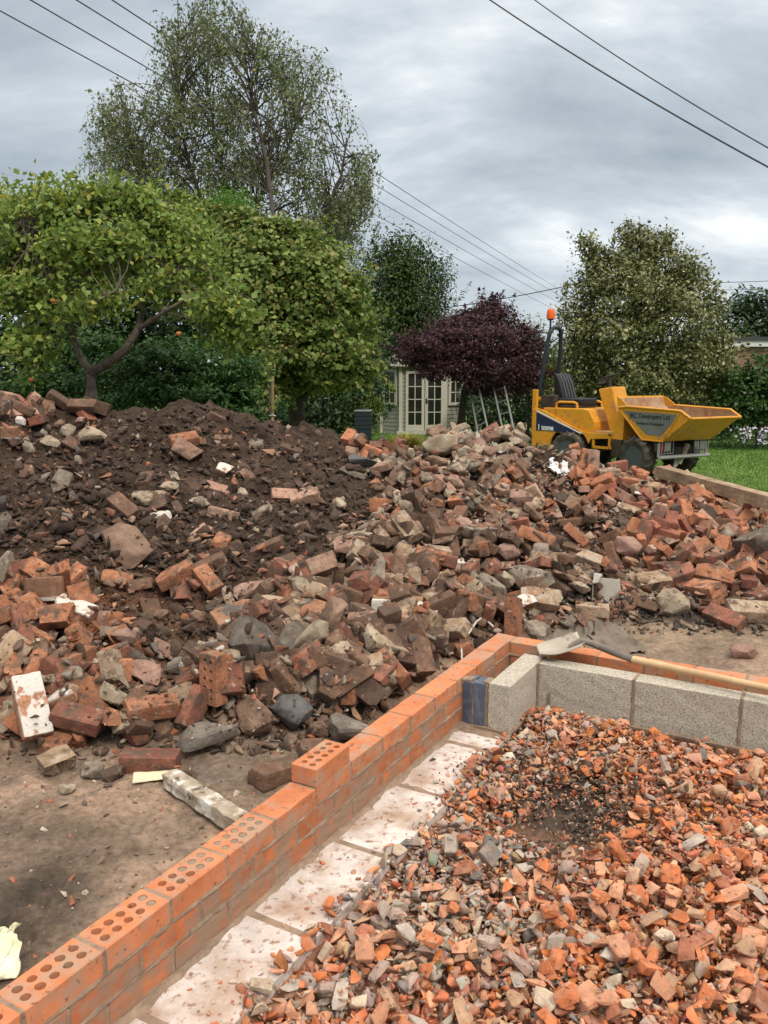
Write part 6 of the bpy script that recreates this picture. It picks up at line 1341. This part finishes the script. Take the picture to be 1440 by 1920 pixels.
p = hit(1140, 1125); m_card = mat('folded_grey_felt', ramp=[(.3,(.24,.22,.19)),(.7,(.4,.37,.33))], scale=8, rough=.9, vary=.1)
q = MB(); b0 = p + np.array([-.1, 0, -.02]); q.hexa([tuple(b0), tuple(b0 + [.005, .01, 0]), tuple(b0 + [.03, .16, 0]), tuple(b0 + [.02, .16, 0])], [tuple(b0 + [0, 0, .13]), tuple(b0 + [.006, .01, .13]), tuple(b0 + [.06, .14, .16]), tuple(b0 + [.05, .14, .16])])
q.hexa([tuple(b0 + [.06, .02, 0]), tuple(b0 + [.2, .03, 0]), tuple(b0 + [.2, .04, 0]), tuple(b0 + [.06, .03, 0])], [tuple(b0 + [.04, .1, .14]), tuple(b0 + [.19, .08, .13]), tuple(b0 + [.19, .09, .13]), tuple(b0 + [.04, .11, .14])])
q.hexa([tuple(b0 + [0, 0, .125]), tuple(b0 + [.03, -.005, .13]), tuple(b0 + [.09, .12, .15]), tuple(b0 + [.04, .13, .155])], [tuple(b0 + [0, 0, .131]), tuple(b0 + [.03, -.005, .136]), tuple(b0 + [.09, .12, .158]), tuple(b0 + [.04, .13, .163])])
tag(q.build('felt_offcut', m_card, None, origin=p), 'stiff folded piece of grey roofing felt standing in the rubble at the right', 'felt')
sheet('paper_strip', 'curled beige strip of veneer lying on the wet mud above the white timber', 'litter', [G(248,1470,.01), G(343,1457,.01), G(344,1444,.012), G(250,1450,.03)], 24, 6, mat('beige_veneer', color=(.62, .50, .34), rough=.6, vary=.06, scale=8), .004, 9, 3, .0025)
sheet('wrapper', 'torn pale yellow plastic wrapper on the dug mud at the bottom left', 'litter', [G(-30,1850,.0), G(30,1830,.0), G(45,1735,.04), G(-15,1745,.05)], 26, 26, mat('pale_yellow_plastic', ramp=[(.35,(.72,.70,.42)),(.6,(.78,.76,.66)),(.8,(.82,.81,.76))], scale=9, rough=.35, transl=.25), .03, 20, 5, .0015)
p = hit(225, 1345); tag(beam('glass_shard', 'small pale blue shard below the pale rounded stone at the lower left', 'litter', p + np.array([-.03, 0, .015]), p + np.array([.03, .01, .02]), .04, .008, mat('pale_blue_glass', color=(.30, .52, .58), rough=.2), .002, 1), None, None)
def cable(label, pl, r_, m): q_ = MB(); q_.tube(pl, r_, 7); tag(q_.build('cable', m, None, origin=pl[0], smooth=True), label, 'cable')
m_wc = mat('off_white_cable', color=(.6, .58, .53), rough=.5)
cable('off-white loop of cable in the rubble behind the wall corner', [hit(878,1195) + [0,0,.02], hit(893,1182) + [0,0,.05], hit(905,1176) + [0,0,.06], hit(925,1185) + [0,0,.03]], .006, m_wc)
cable('thin white wire sticking up left of the wall corner', [hit(866,1245) + [0,0,.01], hit(865,1232) + [0,0,.05], hit(862,1222) + [0,0,.07]], .005, m_wc)
# ------------------------------------------------------------------ the site dumper
def dumper():
    Yp = 12.9; xp = (1165 - 720) * SC(Yp); root = thing('site_dumper', 'yellow site dumper with a grey-panelled skip parked on the lawn behind the rubble', 'dumper', (xp, Yp, .0))
    my = mat('yellow_machine_paint', ramp=[(.3,(.62,.27,.016)),(.7,(.71,.32,.024))], scale=2, vary=.07, rough=.42, spec=.45, patch=((.36,.20,.08), 6, .56, .74), patch2=((.15,.10,.06), 24, .58, .68))
    mrust = mat('rusty_skip_steel', ramp=[(.3,(.22,.11,.05)),(.5,(.32,.19,.11)),(.7,(.42,.30,.2))], scale=4, vary=.2, rough=.8, patch=((.5,.26,.05), 5, .56, .7))
    mnavy = mat('navy_decal', color=(.018, .028, .075), rough=.4); mgrey = mat('grey_skip_panel', ramp=[(.3,(.13,.135,.125)),(.7,(.2,.205,.19))], scale=3, rough=.5, vary=.08)
    mblk = mat('black_rubber', ramp=[(.3,(.03,.027,.024)),(.5,(.07,.06,.05)),(.7,(.16,.13,.105))], scale=7, vary=.2, rough=.85, bump=.3, bscale=40); mrim = mat('dark_grey_rim', color=(.07, .085, .09), rough=.5, vary=.2, scale=9, patch=((.2,.16,.12), 8, .6, .7))
    mseat = mat('black_vinyl', color=(.018, .018, .02), rough=.45); mroll = mat('blue_black_roll_bar', color=(.022, .028, .038), rough=.4); msteel = mat('galvanised_bar', color=(.42, .41, .39), rough=.5, metal=.4, vary=.2, scale=12); mdark = mat('dark_chassis', ramp=[(.3,(.02,.018,.016)),(.7,(.07,.055,.04))], scale=8, rough=.8)
    mamber = mat('amber_beacon', color=(.75, .13, .02), rough=.25); mred = mat('red_lens', color=(.45, .04, .03), rough=.25); mclear = mat('clear_lens', color=(.55, .52, .48), rough=.2); mwht = mat('white_lettering', color=(.8, .8, .8), rough=.5); mink = mat('dark_lettering', color=(.018, .02, .022), rough=.5); mtan = mat('dirty_footplate', ramp=[(.3,(.38,.22,.08)),(.7,(.55,.36,.16))], scale=7, rough=.8, vary=.2)
    def TM(deg):
        a = math.radians(deg); return Matrix(((math.cos(a), math.sin(a), 0, xp), (-math.sin(a), math.cos(a), 0, Yp), (0, 0, 1, 0), (0, 0, 0, 1)))
    TR, TF = TM(46), TM(61)
    def wheel(T, x, y, R_=.30):
        s_ = -1 if y < 0 else 1; tp = root
        t = MB(T); w = .20; prof = [(.165, -w / 2 + .01), (.20, -w / 2), (.245, -w / 2 - .008), (.275, -w / 2 + .012), (.287, -w / 2 + .05), (.289, 0), (.287, w / 2 - .05), (.275, w / 2 - .012), (.245, w / 2 + .008), (.20, w / 2), (.165, w / 2 - .01), (.16, 0)]
        n = 40; vs = []; fs = []
        for r_, h in prof:
            for j in range(n): a = 2 * math.pi * j / n; vs.append((x + r_ * math.cos(a), y + h, R_ + r_ * math.sin(a)))
        m_ = len(prof)
        for i in range(m_):
            for j in range(n): fs.append((i * n + j, i * n + (j + 1) % n, ((i + 1) % m_) * n + (j + 1) % n, ((i + 1) % m_) * n + j))
        t.add(vs, fs)
        for k in range(16):      # chevron lugs
            for sd_ in (-1, 1):
                a0 = 2 * math.pi * (k + (.5 if sd_ > 0 else 0)) / 16; pts_ = []
                for (f, da) in ((0.02, .16), (.6, .03), (1.0, -.06)):
                    yy = y + sd_ * f * (w / 2 + .004); aa = a0 + da; rr_ = .306 if f < .9 else .285
                    for dd in (-.045, .045):
                        pts_.append([(x + q_ * math.cos(aa + dd), yy, R_ + q_ * math.sin(aa + dd)) for q_ in (.268, rr_)])
                for i in range(2):
                    a_, b_, c_, d_ = pts_[2 * i], pts_[2 * i + 1], pts_[2 * i + 3], pts_[2 * i + 2]; t.hexa([a_[0], b_[0], c_[0], d_[0]], [a_[1], b_[1], c_[1], d_[1]])
        o = t.build('tyre', mblk, None, fix=True)
        wh = MB(T); yo = y + s_ * .0
        wh.lathe([(.17, -.085), (.168, -.05), (.15, -.03), (.14, .0), (.15, .03), (.168, .05), (.17, .085)], (x, yo, R_), 'y', 28); wh.lathe([(.075, s_ * .03), (.07, s_ * .06), (.045, s_ * .075), (.01, s_ * .078)], (x, y, R_), 'y', 18)
        for k in range(6): a = k * math.pi / 3; wh.lathe([(.012, 0), (.012, s_ * .02)], (x + .105 * math.cos(a), y + s_ * .028, R_ + .105 * math.sin(a)), 'y', 6)
        wo = wh.build('wheel', mrim, root, smooth=True); off = wo.matrix_world; o.parent = wo; o.data.transform(Matrix.Translation(-Vector(root.location)))
    for T, x in ((TR, -.65), (TF, .77)):
        for y in (-.44, .44): wheel(T, x, y)
    # rear unit: body with wheel arches, hood, footplate
    b = MB(TR); prof = [(-1.36, .33), (-1.36, .96), (-.38, .96), (-.38, .94), (-.21, .80), (-.24, .62)]
    arch = [(-.65 + .37 * math.cos(a), .30 + .37 * math.sin(a)) for a in np.linspace(math.radians(20), math.radians(172), 12)]
    side = [(-1.36, .33), (-1.36, .93), (-1.2, .93), (-.42, .60), (.04, .60), (.04, .52), (-.26, .50)] + arch + [(-1.08, .33)]
    for y0, y1 in ((-.47, -.43), (.43, .47)): b.prism(side, y0, y1)
    b.box((-1.36, -.43, .33), (-1.32, .43, .94)); b.box((-1.31, -.43, .655), (-1.0, .43, .70))
    b.build('rear_body', my, root, bevel=.008)
    h = MB(TR); h.prism([(-1.18, .56), (-1.18, .955), (-.44, .955), (-.34, .94), (-.235, .76), (-.225, .56)], -.425, .425); h.build('hood', my, root, bevel=.014)
    f = MB(TR); f.box((-.22, -.44, .585), (.12, .44, .625)); f.build('footplate', mtan, root, bevel=.006)
    fr = MB(TR); fr.box((-1.3, -.26, .36), (.14, .26, .56)); fr.box((-.9, -.38, .26), (-.4, .38, .36)); fr.lathe([(.05, -.42), (.05, .42)], (-.65, 0, .30), 'y', 12); fr.build('rear_chassis', mdark, root, bevel=.01)
    st = MB(TR); st.box((-.24, -.46, .36), (.10, -.43, .40)); st.box((-.24, -.46, .36), (-.20, -.43, .56)); st.box((.04, -.46, .36), (.08, -.43, .56)); st.box((-.24, -.44, .36), (.08, -.3, .375)); st.build('step', my, root, bevel=.004)
    d = MB(TR); d.prism([(-1.28, .88), (-1.28, .585), (-.50, .585)], -.4735, -.4705); d.build('navy_triangle', mnavy, root)
    d = MB(TR); d.prism([(-1.28, .915), (-1.28, .893), (-.46, .578), (-.40, .578)], -.4732, -.4702); d.build('pinstripe', mwht, root)
    for y_ in (-.43, .43): p_ = MB(TR); p_.box((-1.38, y_ - .03, .5), (-1.30, y_ + .03, 1.24)); p_.box((-1.40, min(y_, y_ * .55), 1.04), (-1.36, max(y_, y_ * .55), 1.12)); p_.build('roll_bar_bracket', my, root, bevel=.008)
    en = MB(TR); en.box((-1.30, -.34, .95), (-1.04, .34, 1.15)); en.box((-1.02, -.24, .955), (-.62, .24, 1.0)); en.build('seat_base', mdark, root, bevel=.015)
    sb = MB(TR); sb.box((-1.06, -.235, 1.0), (-.60, .235, 1.11)); se = sb.build('seat', mseat, root, bevel=.035, smooth=True, seg=3)
    bk_ = MB(TR); c2 = [(-1.02, 1.05), (-.95, 1.09), (-1.04, 1.38), (-1.10, 1.49), (-1.155, 1.50), (-1.17, 1.42), (-1.13, 1.2)]; bk_.prism(c2, -.20, .20); bk_.build('backrest', mseat, root, bevel=.035, smooth=True, seg=3)
    pi_ = MB(TR)
    for yy in (-.12, -.04, .04, .12): pi_.tube([(-.945, yy, 1.12), (-1.03, yy, 1.37), (-1.09, yy, 1.47)], .006, 5)
    pi_.build('seat_piping', mat('grey_piping', color=(.16,.16,.17)), se)
    for y in (-.36, .36):
        hr = MB(TR); hr.tube([(-.98, y, .94), (-.97, y, 1.03), (-.92, y, 1.05), (-.66, y, 1.05), (-.60, y, 1.03), (-.585, y, .94)], .02, 8); hr.build('handrail', my, root, smooth=True)
    rp_ = MB(TR); Q = [(-1.40, -.25, 1.05), (-1.385, -.245, 1.3), (-1.33, -.21, 1.8), (-1.295, -.165, 2.12), (-1.285, -.13, 2.20), (-1.28, -.06, 2.235), (-1.28, .06, 2.235), (-1.285, .13, 2.20), (-1.295, .165, 2.12), (-1.33, .21, 1.8), (-1.385, .245, 1.3), (-1.40, .25, 1.05)]
    rp_.tube(Q, .034, 10); rp_.box((-1.43, -.29, 1.08), (-1.37, -.21, 1.22)); rp_.box((-1.43, .21, 1.08), (-1.37, .29, 1.22)); rp_.build('roll_bar', mroll, root, smooth=True)
    be = MB(TR); be.tube([(-1.29, -.15, 2.18), (-1.29, -.15, 2.36)], .016, 8); be.lathe([(.05, 2.35), (.05, 2.37)], (-1.29, -.15, 0), 'z', 14); bo = be.build('beacon_stalk', mroll, root, smooth=True)
    be = MB(TR); be.lathe([(.066, 2.37), (.068, 2.42), (.062, 2.49), (.045, 2.525), (.01, 2.535)], (-1.29, -.15, 0), 'z', 20); be.build('beacon', mamber, bo, smooth=True)
    # steering console, wheel
    co = MB(TR); co.hexa([(-.02, -.30, .60), (.16, -.30, .60), (.16, .16, .60), (-.02, .16, .60)], [(-.30, -.25, 1.26), (-.05, -.25, 1.30), (-.05, .12, 1.30), (-.30, .12, 1.26)]); co.build('steering_console', my, root, bevel=.02)
    sc_ = MB(TR); sc_.tube([(-.18, -.06, 1.26), (-.245, -.06, 1.40)], .028, 8); sw_o = sc_.build('steering_column', mdark, root)
    sw = MB(TR); ax = Vector((-.42, 0, .91)).normalized(); cx = Vector((-.25, -.06, 1.415)); u_ = Vector((0, 1, 0)); v_ = ax.cross(u_)
    ringp = [cx + (u_ * math.cos(2 * math.pi * k / 24) + v_ * math.sin(2 * math.pi * k / 24)) * .18 for k in range(25)]; sw.tube(ringp, .014, 7, cap=False)
    for k in (0, 8, 16): sw.tube([cx, ringp[k]], .011, 5)
    sw.build('steering_wheel', mseat, sw_o, smooth=True)
    # front unit
    fc = MB(TF); fc.box((-.05, -.16, .30), (.45, .16, .55)); fc.box((.3, -.30, .32), (1.20, .30, .46)); fc.lathe([(.055, -.42), (.055, .42)], (.77, 0, .30), 'y', 12); fc.box((.0, -.10, .12), (.12, .10, .5)); fc.box((.22, -.42, .25), (.42, -.36, .52)); fc.box((.22, .36, .25), (.42, .42, .52)); fc.build('front_chassis', mdark, root, bevel=.01)
    br_ = MB(TF); br_.hexa([(.14, -.40, .48), (.42, -.40, .48), (.42, .40, .48), (.14, .40, .48)], [(.26, -.36, .96), (.40, -.36, .96), (.40, .36, .96), (.26, .36, .96)]); br_.build('skip_bracket', my, root, bevel=.012)
    # skip: sides, floor, back, flared front lip, all of plate
    hx = [(.42, 1.02), (1.57, .99), (1.74, .90), (1.28, .56), (.90, .56), (.40, .98)]; w = .50; sk = MB(TF); th = .014
    for y0, y1 in ((-w, -w + th), (w - th, w)): sk.prism(hx, y0, y1)
    def plate(a, b_, y0=-w + th, y1=w - th, t_=.014):
        d_ = Vector((b_[0] - a[0], 0, b_[1] - a[1])).normalized(); n_ = Vector((-d_.z, 0, d_.x)) * t_
        sk.hexa([(a[0], y0, a[1]), (b_[0], y0, b_[1]), (b_[0], y1, b_[1]), (a[0], y1, a[1])], [(a[0] + n_.x, y0, a[1] + n_.z), (b_[0] + n_.x, y0, b_[1] + n_.z), (b_[0] + n_.x, y1, b_[1] + n_.z), (a[0] + n_.x, y1, a[1] + n_.z)])
    plate((.90, .562), (1.28, .562)); plate((1.28, .562), (1.738, .895)); plate((.415, 1.0), (.90, .562)); so = sk.build('skip', my, root)
    bw = MB(TF); bw.hexa([(.40, -w, .99), (.415, -w, .99), (.415, w, .99), (.40, w, .99)], [(.34, -w + .03, 1.16), (.355, -w + .03, 1.165), (.355, w - .03, 1.165), (.34, w - .03, 1.16)]); bw.hexa([(.40, -w, .98), (.62, -w, 1.012), (.62, -w + .012, 1.012), (.40, -w + .012, .98)], [(.34, -w + .025, 1.16), (.44, -w + .015, 1.13), (.44, -w + .027, 1.13), (.34, -w + .04, 1.16)]); bw.hexa([(.40, w - .012, .98), (.62, w - .012, 1.012), (.62, w, 1.012), (.40, w, .98)], [(.34, w - .04, 1.16), (.44, w - .027, 1.13), (.44, w - .015, 1.13), (.34, w - .025, 1.16)]); bw.build('back_guard', my, so)
    ins = MB(TF); e = .0165
    def inn(a, b_, y0=-w + e, y1=w - e):
        d_ = Vector((b_[0] - a[0], 0, b_[1] - a[1])).normalized(); n_ = Vector((-d_.z, 0, d_.x)) * .018; ins.add([(a[0] + n_.x, y0, a[1] + n_.z), (b_[0] + n_.x, y0, b_[1] + n_.z), (b_[0] + n_.x, y1, b_[1] + n_.z), (a[0] + n_.x, y1, a[1] + n_.z)], [(0, 1, 2, 3)])
    inn((.90, .562), (1.28, .562)); inn((1.28, .562), (1.735, .893)); inn((.42, .995), (.90, .562))
    for yy in (-w + e, w - e): ins.add([(a, yy, z_ - .004) for a, z_ in hx], [tuple(range(6))])
    ins.add([(.418, -w + .02, .995), (.418, w - .02, .995), (.358, w - .05, 1.155), (.358, -w + .05, 1.155)], [(0, 1, 2, 3)]); ins.build('skip_lining', mrust, so, fix=False)
    rm = MB(TF)
    for yy in (-w, w):
        rm.tube([(.41, yy, 1.0), (.6, yy, 1.022), (1.57, yy, .995), (1.745, yy, .90)], .019, 6)
    rm.tube([(1.745, -w, .90), (1.745, w, .90)], .017, 6); rm.tube([(1.57, -w, .99), (1.28, -w, .56), (.90, -w, .56), (.41, -w, .99)], .012, 6); rm.build('skip_rim', my, so)
    gp = MB(TF); gp.prism([(.50, .962), (1.50, .945), (1.52, .90), (1.24, .635), (.98, .635)], -w - .0035, -w - .0005); gp.build('grey_panel', mgrey, so)
    def text(body, size, loc, T, m, name, parent, bold=0, sx=1.0):
        cu = bpy.data.curves.new('t', 'FONT'); cu.body = body; cu.size = size; cu.extrude = .0008; cu.offset = bold; cu.align_x = 'LEFT'; o_ = bpy.data.objects.new('t', cu); COL.objects.link(o_)
        dg = bpy.context.evaluated_depsgraph_get(); dg.update(); me = bpy.data.meshes.new_from_object(o_.evaluated_get(dg)); bpy.data.objects.remove(o_)
        M4 = T @ Matrix.Translation(loc) @ Matrix.Rotation(math.pi / 2, 4, 'X') @ Matrix.Diagonal((sx, 1, 1, 1)); me.transform(M4)
        me.transform(Matrix.Translation(-Vector(root.location))); me.materials.clear(); me.materials.append(m); q_ = bpy.data.objects.new(name, me); COL.objects.link(q_); q_.parent = parent
    text('JRC Developers Ltd', .094, (.645, -w - .0045, .868), TF, mink, 'lettering', so, .0015, .98)
    text('Builders & Developers', .056, (.785, -w - .0045, .778), TF, mink, 'lettering', so, .001, .98)
    text('1 tonne', .125, (-1.25, -.4745, .60), TR, mwht, 'lettering', root, .003, .78)
    # lights, bumper bar, ram
    ba = MB(TF); ba.tube([(1.24, -.50, .33), (1.24, .50, .33)], .03, 6); ba.tube([(1.20, -.48, .52), (1.20, -.48, .33)], .02, 5); ba.tube([(1.20, .48, .52), (1.20, .48, .33)], .02, 5); ba.build('bumper_bar', msteel, root)
    for y in (-.36, .36):
        lb_ = MB(TF); lb_.box((1.12, y - .13, .40), (1.19, y + .13, .54)); lo_ = lb_.build('headlight', mdark, root, bevel=.006)
        l1 = MB(TF); l1.box((1.191, y - .12, .41), (1.20, y - .02, .53)); l1.build('lens', mred if y < 0 else mclear, lo_); l1 = MB(TF); l1.box((1.191, y + .0, .41), (1.20, y + .12, .53)); l1.build('lens', mclear, lo_)
        cg = MB(TF)
        for k in range(6): yy = y - .14 + .28 * k / 5; cg.tube([(1.225, yy, .38), (1.225, yy, .56)], .0055, 4)
        for zz in (.38, .56): cg.tube([(1.225, y - .14, zz), (1.225, y + .14, zz)], .0065, 4)
        cg.build('lamp_guard', msteel, lo_)
    ra = MB(TF); ra.tube([(1.16, -.02, .22), (1.22, .08, .50)], .04, 8); ra.hexa([(1.15, -.14, .12), (1.17, -.14, .12), (1.17, .10, .30), (1.15, .10, .30)], [(1.15, -.10, .30), (1.17, -.10, .30), (1.17, .16, .50), (1.15, .16, .50)]); ra.build('tipping_ram', mat('muddy_pale_steel', ramp=[(.3,(.25,.18,.13)),(.7,(.5,.45,.4))], scale=9, rough=.7), root)
dumper()
